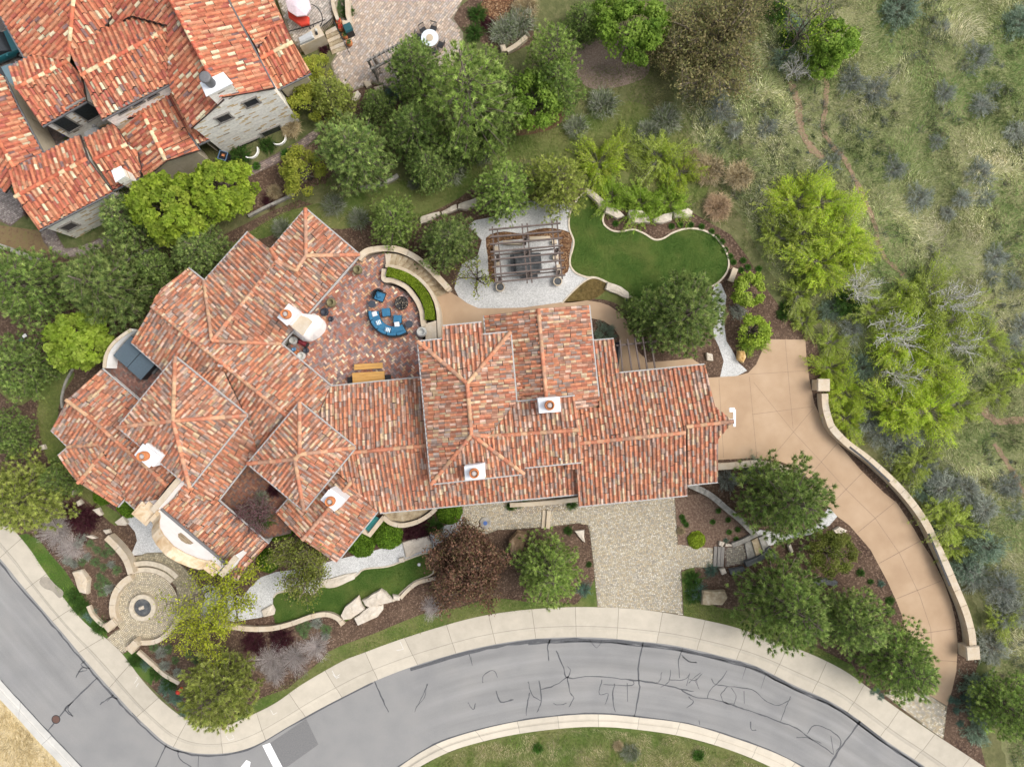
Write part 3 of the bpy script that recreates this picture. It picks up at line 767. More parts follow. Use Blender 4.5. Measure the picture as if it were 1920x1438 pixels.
# stone setts laid as individual stones
def setts(name, poly, size, rot, pal, z, joint, gap=.012, mode='row', center=None, seed=1, h=.012, weights=None, hole=None):
    """poly in photo px at level z.  rows / rings / herringbone of small stones over a joint sheet"""
    rs = np.random.RandomState(seed)
    base_ = sheet(name, poly, z, joint)
    P = [W(p[0], p[1], z) for p in poly]; P2 = [(p.x, p.y) for p in P]
    hl = [W(p[0], p[1], z) for p in hole] if hole else None
    xs = [p[0] for p in P2]; ys = [p[1] for p in P2]
    cx, cy = (min(xs) + max(xs)) / 2, (min(ys) + max(ys)) / 2
    R = math.hypot(max(xs) - min(xs), max(ys) - min(ys)) / 2 + 1
    quads = []
    ca, sa = math.cos(rot), math.sin(rot)
    L_, B_ = size
    if mode == 'row':
        for j in range(int(-R / B_), int(R / B_) + 1):
            x = -R + rs.rand() * L_
            while x < R:
                l = L_ * rs.uniform(.75, 1.25)
                quads.append([(x + gap, j * B_ + gap), (x + l - gap, j * B_ + gap), (x + l - gap, (j + 1) * B_ - gap), (x + gap, (j + 1) * B_ - gap)]); x += l
    elif mode == 'herring':
        n = int(R / B_) + 2
        for i in range(-n, n):
            for j in range(-n, n):
                k = (i - j) % 4
                x, y = i * B_, j * B_
                if k == 0: quads.append([(x + gap, y + gap), (x + 2 * B_ - gap, y + gap), (x + 2 * B_ - gap, y + B_ - gap), (x + gap, y + B_ - gap)])
                elif k == 2: quads.append([(x + gap, y - B_ + gap), (x + B_ - gap, y - B_ + gap), (x + B_ - gap, y + B_ - gap), (x + gap, y + B_ - gap)])
    q = np.array(quads) if mode != 'ring' else None
    if mode == 'ring':
        c0 = W(center[0], center[1], z); out = []
        for k in range(2, int(2 * R / B_) + 6):
            r0 = k * B_; n = max(6, int(2 * math.pi * r0 / L_)); ph = rs.rand()
            t0 = (np.arange(n) + ph) * 2 * math.pi / n; dt = 2 * math.pi / n * .5 - gap / r0
            for t in t0:
                out.append([(c0.x + rr * math.cos(a), c0.y + rr * math.sin(a)) for rr, a in ((r0 + gap, t - dt), (r0 + B_ - gap, t - dt), (r0 + B_ - gap, t + dt), (r0 + gap, t + dt))])
        q = np.array(out)
    else:
        q = np.stack([cx + q[..., 0] * ca - q[..., 1] * sa, cy + q[..., 0] * sa + q[..., 1] * ca], -1)
    ins = np.ones(len(q), dtype=bool)
    for k in range(4): ins &= inside_np(q[:, k, 0], q[:, k, 1], P2)
    if hl: ins &= ~inside_np(q.mean(1)[:, 0], q.mean(1)[:, 1], [(p.x, p.y) for p in hl])
    q = q[ins]
    n = len(q)
    zz = z + h * .4 + rs.rand(n) * h * .6
    V = np.concatenate([q, np.repeat(zz[:, None, None], 4, 1)], 2).reshape(-1, 3)
    F = np.arange(4 * n).reshape(n, 4)
    pal = np.array([p[:3] for p in pal]); col = pal[rs.choice(len(pal), n, p=weights)] * rs.uniform(.8, 1.2, (n, 1))
    o = link("paving_stones", fast_mesh("paving_stones", V, F, col), M_PAVEL, base_)
    return base_


PAL_SETT = [(.44, .38, .27), (.48, .42, .31), (.39, .36, .3), (.52, .47, .37), (.45, .37, .25), (.36, .33, .28), (.54, .5, .42)]
PAL_SETTY = [(0.462, 0.396, 0.281), (0.506, 0.440, 0.308), (0.418, 0.363, 0.264), (0.539, 0.473, 0.352), (0.396, 0.352, 0.275)]
setts("driveway", [(1085, 940), (1100, 935), (1265, 925), (1268, 975), (1271, 1021), (1337, 1025), (1337, 1064), (1300, 1064), (1277, 1069), (1279, 1110), (1281, 1153), (1220, 1144), (1120, 1138), (1113, 1060), (1106, 1000), (1102, 984), (1082, 981), (1034, 987),
                   (957, 993), (934, 993), (922, 998), (905, 1003), (868, 988), (866, 930), (950, 920)], (.13, .1), -.1, PAL_SETT, Z[2], M_JOINT, seed=3)
setts("driveway", [(1655, 1300), (1684, 1288), (1743, 1303), (1776, 1324), (1769, 1385), (1735, 1362)], (.16, .13), -.6, PAL_SETT, Z[2], M_JOINT, seed=4)
CIR = (272, 1136)


def arcpx(c, r, a0, a1, n=24):
    return [(c[0] + r * math.cos(math.radians(a0 + (a1 - a0) * i / (n - 1))), c[1] - r * math.sin(math.radians(a0 + (a1 - a0) * i / (n - 1)))) for i in range(n)]


setts("entry_court", arcpx(CIR, 63, 222, -88, 40) + [(262, 1203), (247, 1212), (230, 1226), (200, 1197), (217, 1182)], (.14, .12), 0, PAL_SETTY, Z[2], M_JOINT, mode='ring', center=CIR, seed=5)
setts("entry_path", [(247, 1046), (275, 1036), (305, 1035), (330, 1050), (352, 1070), (372, 1095), (385, 1120), (372, 1160), (330, 1155), (335, 1130), (330, 1100), (310, 1075), (285, 1062), (262, 1062), (250, 1066)], (.17, .15), 0,
      [(.3, .26, .17), (.35, .3, .2), (.25, .22, .15), (.4, .35, .24)], Z[3], M_JOINT, mode='ring', center=CIR, seed=6)
setts("entry_path", [(1358, 1027), (1396, 1018), (1402, 1056), (1360, 1063)], (.16, .13), -.1, [(.25, .23, .18), (.3, .28, .22), (.2, .19, .16)], Z[3], M_JOINTD, seed=7)
PAL_BR = [(.36, .155, .105), (.3, .13, .1), (.43, .2, .125), (.2, .15, .15), (.24, .18, .165), (.33, .22, .19), (.5, .3, .18), (.62, .49, .34), (.5, .35, .28)]
WT_BR = [.18, .13, .12, .12, .14, .12, .09, .05, .05]
PZ = 1.6
PATIO = [(520, 700), (550, 620), (600, 560), (660, 492), (690, 480), (722, 474), (724, 497), (721, 532), (745, 538), (768, 552), (785, 575), (789, 600), (791, 640), (812, 640), (815, 720), (620, 735)]
setts("patio", PATIO, (.3, .15), math.radians(38), PAL_BR, PZ, M_JOINTD, gap=.008, mode='herring', seed=8, weights=WT_BR)
tag(sheet("patio_base", PATIO, PZ - .01, M_STONE, thick=1.6), kind='structure')
setts("courtyard", [(400, 935), (470, 830), (560, 930), (545, 1000), (500, 1010), (480, 1010)], (.26, .13), math.radians(50), [(.2, .09, .055), (.17, .075, .05), (.24, .12, .07), (.13, .085, .07)], 2.3, M_JOINTD, gap=.008, mode='herring', seed=9)
setts("courtyard", [(185, 700), (215, 660), (255, 640), (320, 700), (280, 770), (240, 760)], (.24, .12), math.radians(40), [(.22, .11, .085), (.18, .095, .08), (.27, .15, .12), (.16, .12, .11)], 1.7, M_JOINTD, gap=.008, mode='herring', seed=10)
# neighbour's terrace, walks and drive
PAL_N = [(.42, .32, .25), (.46, .36, .29), (.38, .3, .25), (.36, .31, .28), (.5, .41, .33), (.42, .36, .32)]
setts("terrace", [(636, 0), (640, -120), (900, -120), (872, -10), (862, 12), (850, 35), (868, 62), (870, 100), (850, 125), (815, 160), (750, 175), (700, 155), (660, 172), (636, 165), (620, 120), (640, 85)], (.28, .16), math.radians(52), PAL_N, Z[3], M_JOINT, seed=11)
PAL_NG = [(.38, .33, .29), (.42, .38, .34), (.34, .31, .28), (.45, .4, .35)]
setts("terrace", [(480, -120), (640, -120), (632, 0), (622, 40), (603, 55), (608, 72), (560, 95), (540, 60)], (.28, .16), math.radians(52), PAL_NG, .5, M_JOINT, seed=12)
PAL_NW = [(.22, .165, .145), (.27, .205, .175), (.19, .15, .14), (.3, .24, .2)]
setts("brick_walk", [(400, 340), (445, 322), (500, 298), (560, 265), (596, 238), (600, 252), (570, 280), (510, 312), (455, 338), (420, 355)], (.22, .13), math.radians(28), PAL_NW, Z[3], M_JOINTD, seed=13)
setts("brick_walk", [(74, 432), (100, 425), (112, 450), (122, 466), (150, 463), (200, 440), (230, 425), (235, 440), (200, 462), (165, 478), (128, 483), (98, 474), (82, 455)], (.22, .13), math.radians(28), [(.24, .2, .18), (.29, .25, .22), (.2, .17, .16)], Z[3], M_JOINTD, seed=14)
setts("brick_walk", [(-80, 300), (10, 340), (50, 400), (20, 425), (-10, 410), (-80, 380)], (.22, .13), math.radians(28), [(.24, .21, .2), (.29, .26, .24), (.2, .18, .17)], Z[3], M_JOINTD, seed=15)
setts("driveway", [(-150, 20), (-10, 0), (60, 95), (45, 140), (10, 160), (-150, 120)], (.24, .14), math.radians(28), [(.22, .18, .16), (.27, .23, .2), (.2, .18, .17)], Z[3], M_JOINTD, seed=16)
setts("courtyard", [(60, 200), (160, 170), (230, 220), (180, 300), (90, 310)], (.24, .14), math.radians(28), [(.13, .105, .095), (.17, .13, .115), (.11, .095, .09)], Z[3], M_JOINTD, seed=17)
sheet("garden_bed", [(585, 120), (640, 165), (690, 155), (760, 175), (740, 230), (660, 260), (600, 245), (590, 180)], Z[2], M_MULCH)
sheet("garden_bed", [(860, 15), (905, -20), (1000, -10), (1000, 80), (960, 100), (920, 90), (870, 60), (848, 36)], Z[2], M_MULCH)
sheet("garden_bed", off([(700, 30), (800, 0), (830, 60), (760, 110), (690, 95)], 500, 0), Z[3], M_MULCHR, smooth=True) if False else sheet("garden_bed", [(893, 25), (915, -5), (960, -5), (950, 30), (920, 42), (895, 38)], Z[3], M_MULCHR, smooth=True)
sheet("garden_bed", [(1070, 100), (1130, 70), (1200, 90), (1215, 140), (1150, 165), (1095, 160)], Z[1], mat_noise("faded_mulch", [(.3, (.12, .08, .06)), (.5, (.2, .15, .12)), (.7, (.3, .24, .19))], scale=9, detail=8, bump=.04), smooth=True)
sheet("garden_bed", [(930, 230), (1000, 200), (1060, 200), (1040, 240), (960, 255)], Z[2], mat_noise("needle_litter", [(.3, (.1, .055, .03)), (.6, (.17, .1, .06))], scale=7, detail=8, bump=.04), smooth=True)
sheet("garden_bed", [(1265, 930), (1320, 925), (1365, 960), (1412, 1000), (1400, 1015), (1345, 1028), (1272, 1022)], Z[3], mat_noise("dusty_mulch", [(.3, (.09, .055, .04)), (.5, (.16, .105, .075)), (.7, (.27, .2, .145))], scale=7, detail=10, bump=.05))
sheet("garden_bed", [(940, 925), (1085, 915), (1088, 948), (1058, 958), (965, 964), (945, 950)], Z[3], M_MULCH)
sheet("garden_bed", [(430, 350), (520, 305), (600, 262), (645, 290), (610, 345), (550, 358), (480, 402), (440, 400)], Z[1], M_MULCH)
sheet("garden_bed", [(-40, 415), (15, 425), (72, 432), (98, 476), (60, 474), (-40, 452)], Z[2], mat_noise("leaf_litter", [(.3, (.11, .075, .04)), (.5, (.19, .13, .07)), (.7, (.15, .15, .05))], scale=5, detail=10, bump=.04))
# dirt trails on the hillside follow the relief
for pts, w in (([(1470, 165), (1485, 200), (1488, 245), (1500, 280), (1530, 310)], 14), ([(1525, 110), (1538, 160), (1535, 220), (1530, 255), (1548, 285), (1570, 310), (1590, 350), (1625, 420), (1640, 480), (1680, 520)], 10), ([(1850, 830), (1880, 880), (1905, 930), (1940, 980)], 9), ([(1820, 760), (1860, 790), (1930, 775)], 14)):
    P = catmull(pts, 6); vs = []; fs = []
    rr = random.Random(3)
    for i, p in enumerate(P):
        a = P[max(i - 1, 0)]; b = P[min(i + 1, len(P) - 1)]; dx, dy = b[0] - a[0], b[1] - a[1]; l = math.hypot(dx, dy) + 1e-6
        for k in (-1, -.5, 0, .5, 1):
            wob = w * (.22 + .4 * rr.random())
            q = (p[0] - dy / l * k * wob, p[1] + dx / l * k * wob)
            vs.append(((q[0] - 960) / PXM, (719 - q[1]) / PXM, hz(*q) + .03))
        if i:
            for k in range(4): fs.append(((i - 1) * 5 + k, (i - 1) * 5 + k + 1, i * 5 + k + 1, i * 5 + k))
    me = bpy.data.meshes.new("dirt_trail"); me.from_pydata(vs, [], fs)
    tag(link("dirt_trail", me, M_DIRT), kind='structure')
# ---------------------------------------------------------------- tiled roofs
PAL_MAIN = [(0.474, 0.201, 0.116), (0.511, 0.224, 0.126), (0.413, 0.165, 0.103), (0.499, 0.291, 0.203), (0.548, 0.382, 0.301), (0.327, 0.165, 0.112), (0.271, 0.186, 0.152), (0.327, 0.258, 0.220), (0.486, 0.349, 0.217), (0.536, 0.422, 0.289), (0.388, 0.208, 0.143)]
WT_MAIN = [.15, .11, .13, .11, .06, .1, .09, .08, .07, .04, .06]
PAL_NEIGH = [(0.504, 0.184, 0.103), (0.437, 0.141, 0.085), (0.547, 0.247, 0.140), (0.370, 0.112, 0.080), (0.488, 0.222, 0.135), (0.591, 0.526, 0.362), (0.223, 0.138, 0.130), (0.533, 0.289, 0.177)]
WT_NEIGH = [.23, .21, .17, .12, .11, .065, .035, .06]
CAPP = [(0.0, .0), (.07, .055), (.2, .095), (.38, .095), (.51, .055), (.58, .0)]     # barrel profile across one tile


def clip_tri(poly, tri):
    for k in range(3):
        a = tri[k]; b = tri[(k + 1) % 3]
        ex, ey = b[0] - a[0], b[1] - a[1]
        out = []; n = len(poly)
        for i in range(n):
            p = poly[i]; q = poly[(i + 1) % n]
            sp = ex * (p[1] - a[1]) - ey * (p[0] - a[0]); sq = ex * (q[1] - a[1]) - ey * (q[0] - a[0])
            if sp >= 0: out.append(p)
            if (sp >= 0) != (sq >= 0):
                t = sp / (sp - sq); out.append(tuple(p[m] + (q[m] - p[m]) * t for m in range(3)))
        poly = out
        if len(poly) < 3: return []
    return poly


def plane_from(e0, e1, ze, pitch, toward):
    """plane through a level eave rising towards a point; returns (z0, grad) : z = z0 + g.(x,y)"""
    a, b = W(*e0, ze), W(*e1, ze)
    d = (b - a).xy.normalized(); n = Vector((-d.y, d.x))
    if n.dot(Vector(toward.xy) - a.xy) < 0: n = -n
    return ze - pitch * n.dot(a.xy), n * pitch, d, n, a.xy


def ray_plane(px, py, z0, gr):
    # (x,y) = q*(H-z)/H ; z = z0 + g.(x,y)
    q = Vector(((px - 960) / PXM, (719 - py) / PXM)); gq = gr.dot(q)
    return (z0 + gq) / (1 + gq / H)


def roof_group(parent, faces, pal, wts, period, tlen, gut, wallmat, seed, wall=True, wall_to=0.0, ridge_pal=None, explicit=None, nogut=(), force=(), inset=.38):
    """faces: [(polygon px, eave px pair, eave height, pitch)].  Shared corners are averaged so the faces meet."""
    rs = np.random.RandomState(seed)
    key = lambda p: (round(p[0], 1), round(p[1], 1))
    zs = {}; planes = []
    for poly, eave, ze, pitch in faces:
        c = Vector((0, 0, 0))
        for p in poly: c += W(*p, ze)
        c /= len(poly)
        pl = plane_from(eave[0], eave[1], ze, pitch, c); planes.append(pl)
        for p in poly: zs.setdefault(key(p), []).append(ray_plane(p[0], p[1], pl[0], pl[1]))
    zm = {k: sum(v) / len(v) for k, v in zs.items()}
    if explicit:
        for k, v in explicit.items(): zm[k] = v
    P3 = lambda p: W(p[0], p[1], zm[key(p)])
    V = []; F4 = []; FN = []; col4 = []; colN = []; mN = []
    edges = {}
    dV = []; dF = []
    tris_all = []
    for fi, ((poly, eave, ze, pitch), pl) in enumerate(zip(faces, planes)):
        pts = [P3(p) for p in poly]; n = len(pts)
        d, nrm, o = pl[2], pl[3], pl[4]
        uv = [((p.xy - o).dot(d), (p.xy - o).dot(nrm)) for p in pts]
        A = np.array([[1, u, v] for u, v in uv]); b = np.array([p.z for p in pts])
        co, *_ = np.linalg.lstsq(A, b, rcond=None)
        zf = lambda u, v: co[0] + co[1] * u + co[2] * v
        ar = sum(uv[i][0] * uv[(i + 1) % n][1] - uv[(i + 1) % n][0] * uv[i][1] for i in range(n))
        UV = uv if ar > 0 else uv[::-1]
        tess = []
        for t in tessellate_polygon([[Vector((u, v, 0)) for u, v in UV]]):
            tt = [UV[k] for k in t]
            if (tt[1][0] - tt[0][0]) * (tt[2][1] - tt[0][1]) - (tt[1][1] - tt[0][1]) * (tt[2][0] - tt[0][0]) < 0: tt = [tt[0], tt[2], tt[1]]
            tess.append(tt)
        # deck under the tiles
        bz = len(dV)
        for (u, v) in UV:
            q = o + d * u + nrm * v; dV.append((q.x, q.y, zf(u, v) - .015))
        for (u, v) in UV:
            q = o + d * u + nrm * v; dV.append((q.x, q.y, zf(u, v) - .16))
        for t in tessellate_polygon([[Vector((u, v, 0)) for u, v in UV]]):
            dF.append((bz + t[0], bz + t[1], bz + t[2])); dF.append((bz + n + t[2], bz + n + t[1], bz + n + t[0]))
        for i in range(n):
            j = (i + 1) % n; dF.append((bz + i, bz + n + i, bz + n + j, bz + j))
        # tiles
        us = [u for u, v in uv]; vs = [v for u, v in uv]
        cosp = 1 / math.sqrt(1 + pitch * pitch); L_ = tlen * cosp
        c0 = int(math.floor(min(us) / period)) - 1; c1 = int(math.ceil(max(us) / period)) + 1
        Q = []; QC = []
        for c in range(c0, c1):
            offv = rs.rand() * L_
            r0 = int(math.floor((min(vs) - offv) / L_)) - 1; r1 = int(math.ceil((max(vs) - offv) / L_)) + 1
            jit = rs.uniform(-.02, .02)
            for r in range(r0, r1):
                v0 = offv + r * L_ + rs.uniform(-.03, .03); v1 = v0 + L_
                u0 = c * period + jit
                # skip tiles wholly outside the bounding box
                if v1 < min(vs) or v0 > max(vs): continue
                cc = np.array(pal[rs.choice(len(pal), p=wts)]) * rs.uniform(.86, 1.14)
                lift = .035 + rs.rand() * .02
                for k in range(5):
                    ua, ha = CAPP[k]; ub, hb = CAPP[k + 1]
                    ua = u0 + ua * period / .30 * .30; ub = u0 + ub * period / .30 * .30
                    ua = u0 + CAPP[k][0] * period; ub = u0 + CAPP[k + 1][0] * period
                    Q.append([(ua, v0, ha * period / .31 + lift), (ub, v0, hb * period / .31 + lift), (ub, v1, hb * period / .31), (ua, v1, ha * period / .31)]); QC.append(cc)
                pc = np.array(pal[rs.choice(len(pal), p=wts)]) * .72
                um = u0 + .79 * period
                for (ua, ha), (ub, hb) in (((u0 + .58 * period, 0.0), (um, -.0)), ((um, -.0), (u0 + period, 0.0))):
                    Q.append([(ua, v0, ha + .012), (ub, v0, hb + .012), (ub, v1, hb), (ua, v1, ha)]); QC.append(pc)
        Q = np.array(Q); QC = np.array(QC)
        ins = np.zeros((len(Q), 4), dtype=bool)
        for k in range(4): ins[:, k] = inside_np(Q[:, k, 0], Q[:, k, 1], UV)
        full = ins.all(1)
        bb = ~full
        # near the edge: clip against the triangles
        umin = Q[:, :, 0].min(1); umax = Q[:, :, 0].max(1); vmin = Q[:, :, 1].min(1); vmax = Q[:, :, 1].max(1)
        bb &= (umax > min(us)) & (umin < max(us)) & (vmax > min(vs)) & (vmin < max(vs))

        def to3(u, v, h):
            return np.stack([o.x + d.x * u + nrm.x * v, o.y + d.y * u + nrm.y * v, zf(u, v) + h], -1)
        qf = Q[full]
        if len(qf):
            b0 = len(V); v3 = to3(qf[..., 0], qf[..., 1], qf[..., 2]).reshape(-1, 3)
            V.extend(v3.tolist()); F4.append(b0 + np.arange(len(v3)).reshape(-1, 4)); col4.append(QC[full])
        for qi in np.nonzero(bb)[0]:
            quad = [tuple(x) for x in Q[qi]]
            for t in tess:
                if max(t[0][0], t[1][0], t[2][0]) < umin[qi] or min(t[0][0], t[1][0], t[2][0]) > umax[qi]: continue
                cp = clip_tri(quad, t)
                if len(cp) >= 3:
                    b0 = len(V)
                    for u, v, h in cp:
                        q = o + d * u + nrm * v; V.append([q.x, q.y, zf(u, v) + h])
                    for k in range(1, len(cp) - 1): FN.append((b0, b0 + k, b0 + k + 1)); colN.append(QC[qi])
        for i in range(n):
            a, b_ = key(poly[i]), key(poly[(i + 1) % n])
            edges.setdefault(tuple(sorted((a, b_))), []).append((fi, poly[i], poly[(i + 1) % n]))
        tris_all.append((UV, pts, co, d, nrm, o, uv))
    Fs = [np.concatenate(F4)] if F4 else []
    cols = [np.concatenate(col4)] if col4 else []
    if FN: Fs.append(np.array(FN)); cols.append(np.array(colN))
    nt = sum(len(f) for f in Fs)
    # the felt deck is part of the same roof
    b0 = len(V); V.extend(dV)
    d3 = np.array([tuple(x + b0 for x in f) for f in dF if len(f) == 3]); d4 = np.array([tuple(x + b0 for x in f) for f in dF if len(f) == 4])
    Fs += [d3, d4]; cols += [np.full((len(d3), 3), .05), np.full((len(d4), 3), .05)]
    midx = [0] * nt + [1] * (len(d3) + len(d4))
    roof = link("roof", fast_mesh("roof", V, Fs, np.concatenate(cols), midx), [M_TILE, M_DECK], parent)
    # ridges, hips, gutters, walls
    rV = []; rF = []; rC = []
    wb = MB()
    rp = np.array(ridge_pal or [(.48, .2, .115), (.48, .3, .18), (.42, .165, .1), (.5, .27, .165), (.38, .22, .15)])
    cen = lambda fi: sum((p for p in tris_all[fi][1]), Vector((0, 0, 0))) / len(tris_all[fi][1])
    fk = {tuple(sorted((key(a_), key(b_)))) for a_, b_ in force}
    rim = []
    for k, lst in edges.items():
        fi, pa, pb = lst[0]
        A_, B_ = P3(pa), P3(pb)
        if len(lst) == 2:
            f2 = lst[1][0]
            c1_ = cen(fi)
            co = tris_all[f2][2]; d, nrm, o = tris_all[f2][3:6]
            zz = co[0] + co[1] * (c1_.xy - o).dot(d) + co[2] * (c1_.xy - o).dot(nrm)
            if zz > c1_.z + .03 or k in fk:           # convex: ridge or hip
                Ld = (B_ - A_); ln = Ld.length
                rV = []; rF = []; rC = []
                m = max(1, int(ln / .42)); dirv = Ld.normalized(); sdv = Vector((-dirv.y, dirv.x, 0)).normalized(); up = sdv.cross(dirv) * -1
                if up.z < 0: up = -up
                for s_ in range(m):
                    p0 = A_ + Ld * (s_ / m); p1 = A_ + Ld * ((s_ + 1.06) / m)
                    cc = rp[rs.randint(len(rp))] * rs.uniform(.8, 1.15)
                    b0 = len(rV)
                    for p, r_ in ((p0, .15), (p1, .125)):
                        for q in range(7):
                            t = math.pi * q / 6
                            rV.append(p + sdv * (r_ * math.cos(t)) + up * (r_ * math.sin(t) * .9 + .055))
                    for q in range(6): rF.append((b0 + q, b0 + q + 1, b0 + 8 + q, b0 + 7 + q)); rC.append(cc)
                link("ridge_tiles", fast_mesh("ridge_tiles", [tuple(v) for v in rV], np.array(rF), np.array(rC)), M_TILE, roof)
        else:
            d, nrm, o = tris_all[fi][3:6]
            e = (B_ - A_).xy
            if e.length < .15: continue
            e.normalize(); c1_ = cen(fi)
            pp_ = tris_all[fi][1]; ar_ = sum(pp_[i].x * pp_[(i + 1) % len(pp_)].y - pp_[(i + 1) % len(pp_)].x * pp_[i].y for i in range(len(pp_)))
            n_in = Vector((-e.y, e.x)) * (1 if ar_ > 0 else -1)
            vmean = ((A_.xy - o).dot(nrm) + (B_.xy - o).dot(nrm)) / 2
            vr = [(p.xy - o).dot(nrm) for p in tris_all[fi][1]]
            if abs(e.dot(d)) > .97 and vmean < min(vr) + .28 * (max(vr) - min(vr)) and gut is not None and fi not in nogut:
                oo = Vector((-n_in.x, -n_in.y, 0)) * .05 + Vector((0, 0, -.06))
                MB().bar(A_ + oo, B_ + oo, .085, .11).build("gutter", gut, roof)
            rim.append((key(pa), key(pb), A_, B_, n_in))
    def corner(kk, me_):
        # where two walls under neighbouring roof edges meet
        ka, kb, A_, B_, n1 = rim[me_]
        P_ = A_ if kk == ka else B_
        base_ = P_.xy + n1 * inset
        for i_, (qa, qb, C_, D_, n2) in enumerate(rim):
            if i_ != me_ and kk in (qa, qb):
                e1 = (B_ - A_).xy.normalized(); e2 = (D_ - C_).xy.normalized(); cr = e1.cross(e2)
                if abs(cr) > .2:
                    p1 = A_.xy + n1 * inset; p2 = C_.xy + n2 * inset
                    t = (p2 - p1).cross(e2) / cr; X = p1 + e1 * t
                    if (X - P_.xy).length < 1.2: return X
        return base_
    if wall:
        for i_, (ka, kb, A_, B_, n1) in enumerate(rim):
            if explicit and ka in explicit and kb in explicit: continue
            a2, b2 = corner(ka, i_), corner(kb, i_)
            wb.add([(a2.x, a2.y, wall_to), (b2.x, b2.y, wall_to), (b2.x, b2.y, B_.z - .1), (a2.x, a2.y, A_.z - .1)], [(0, 1, 2, 3)])
    if wb.v: wb.build("wall", wallmat, parent)
    return P3, planes, zm


villa = thing("villa", "sprawling white villa under weathered mixed red brown barrel tile roofs", "house", W(650, 760, GZ))
for_parent = villa.location.copy()


class Root:            # parts are modelled in place: the thing's Empty sits at the origin of its parts
    pass


villa.location = (0, 0, 0)
MAINP = dict(pal=PAL_MAIN, wts=WT_MAIN, period=.31, tlen=.42, gut=M_GUTTER, wallmat=M_STUCCO)
G_ = {}
# spa wing (P) with its cross gable (Q)
G_['P'] = roof_group(villa, [
    ([(125, 750), (191, 692), (261, 752), (300, 800), (335, 890), (314, 912), (279, 877), (247, 852), (209, 819), (165, 780)], ((191, 692), (261, 752)), 3.2, .34),
    ([(125, 750), (165, 780), (209, 819), (247, 852), (279, 877), (314, 912), (287, 950), (259, 959), (233, 935), (225, 890), (195, 848), (187, 832), (128, 838), (96, 806)], ((96, 806), (259, 957)), 3.0, .34),
    ([(128, 838), (187, 832), (195, 848), (160, 890), (147, 905), (109, 855)], ((109, 855), (128, 838)), 3.0, .25),
    ([(195, 848), (225, 890), (233, 935), (220, 950), (147, 905), (160, 890)], ((233, 935), (220, 950)), 3.0, .25)], seed=21, **MAINP)
# wing C with B and A
G_['C'] = roof_group(villa, [
    ([(353, 503), (383, 527), (398, 639), (527, 645), (620, 724), (597, 776), (545, 786), (285, 575), (302, 542)], ((527, 645), (620, 724)), 3.3, .34),
    ([(285, 575), (545, 786), (500, 860), (440, 820), (305, 693), (247, 642)], ((247, 642), (305, 693)), 3.2, .34),
    ([(465, 435), (508, 468), (520, 490), (398, 639), (383, 527)], ((465, 435), (383, 527)), 3.5, .34),
    ([(520, 490), (555, 508), (574, 480), (674, 478), (527, 645), (398, 639)], ((674, 478), (527, 645)), 3.4, .34),
    ([(573, 392), (574, 480), (555, 508), (520, 490), (508, 468)], ((573, 392), (508, 468)), 3.5, .34),
    ([(573, 392), (674, 478), (574, 480)], ((573, 392), (674, 478)), 3.45, .34)], seed=22, **MAINP)
# chapel and the link below the west tower
G_['F'] = roof_group(villa, [
    ([(463, 779), (483, 843), (409, 938), (330, 931), (345, 907), (345, 860)], ((483, 843), (409, 938)), 3.3, .3),
    ([(330, 931), (409, 938), (503, 1020), (463, 1063), (446, 1051), (424, 1058), (302, 955)], ((409, 938), (503, 1020)), 3.3, .3)], seed=23, **MAINP)
roof_group(villa, [([(446, 1051), (463, 1063), (448, 1087), (430, 1077)], ((448, 1087), (430, 1077)), 3.3, .34)], seed=24, wall=False, **MAINP)
# little saddle between wing C and the tower
roof_group(villa, [
    ([(366, 696), (420, 697), (398, 724)], ((366, 696), (398, 724)), 4.05, .2),
    ([(420, 697), (455, 768), (398, 724)], ((455, 768), (398, 724)), 4.05, .2)], seed=25, wall=False, explicit={(366, 696): 4.0, (420, 697): 4.75, (398, 724): 4.75, (455, 768): 4.0}, **{**MAINP, 'gut': None})
# centre wing D and the east range behind the tower
G_['D'] = roof_group(villa, [
    ([(618, 725), (790, 708), (812, 834), (665, 848), (600, 858), (590, 790)], ((618, 725), (790, 708)), 3.2, .34),
    ([(600, 858), (665, 848), (812, 834), (1085, 808), (1086, 926), (712, 961), (650, 900)], ((712, 961), (1086, 926)), 3.0, .34)], seed=26, **MAINP)
roof_group(villa, [
    ([(677, 882), (714, 944), (709, 957), (631, 1054), (567, 1012)], ((709, 957), (631, 1054)), 2.9, .34),
    ([(677, 882), (567, 1012), (518, 962), (628, 835)], ((518, 962), (628, 835)), 2.95, .34)], seed=27, **MAINP)
# garage range
G_['N'] = roof_group(villa, [
    ([(1120, 704), (1321, 684), (1341, 762), (1375, 790), (1287, 800), (1285, 811), (1060, 834), (1055, 765), (1124, 764)], ((1120, 704), (1321, 684)), 3.2, .34),
    ([(1060, 834), (1285, 811), (1289, 928), (1085, 949), (1081, 880), (1060, 880)], ((1085, 949), (1289, 928)), 3.1, .34),
    ([(1287, 800), (1375, 790), (1347, 823), (1346, 903), (1289, 909)], ((1289, 909), (1346, 903)), 3.25, .34)], seed=28, **MAINP)
# north gable K, small porch roof
G_['K'] = roof_group(villa, [
    ([(908, 592), (1009, 579), (1024, 745), (985, 775), (925, 780)], ((908, 592), (912, 640)), 3.7, .36),
    ([(1009, 579), (1104, 572), (1124, 762), (1087, 767), (1024, 800), (1024, 745)], ((1104, 572), (1124, 762)), 3.7, .36)], seed=29, **MAINP)
roof_group(villa, [([(1113, 639), (1151, 636), (1162, 699), (1119, 704)], ((1113, 639), (1151, 636)), 2.7, .25)], seed=30, **MAINP)
roof_group(villa, [([(966, 700), (990, 748), (968, 752)], ((966, 700), (968, 752)), 4.6, -.3)], seed=31, wall=False, **{**MAINP, 'gut': None})
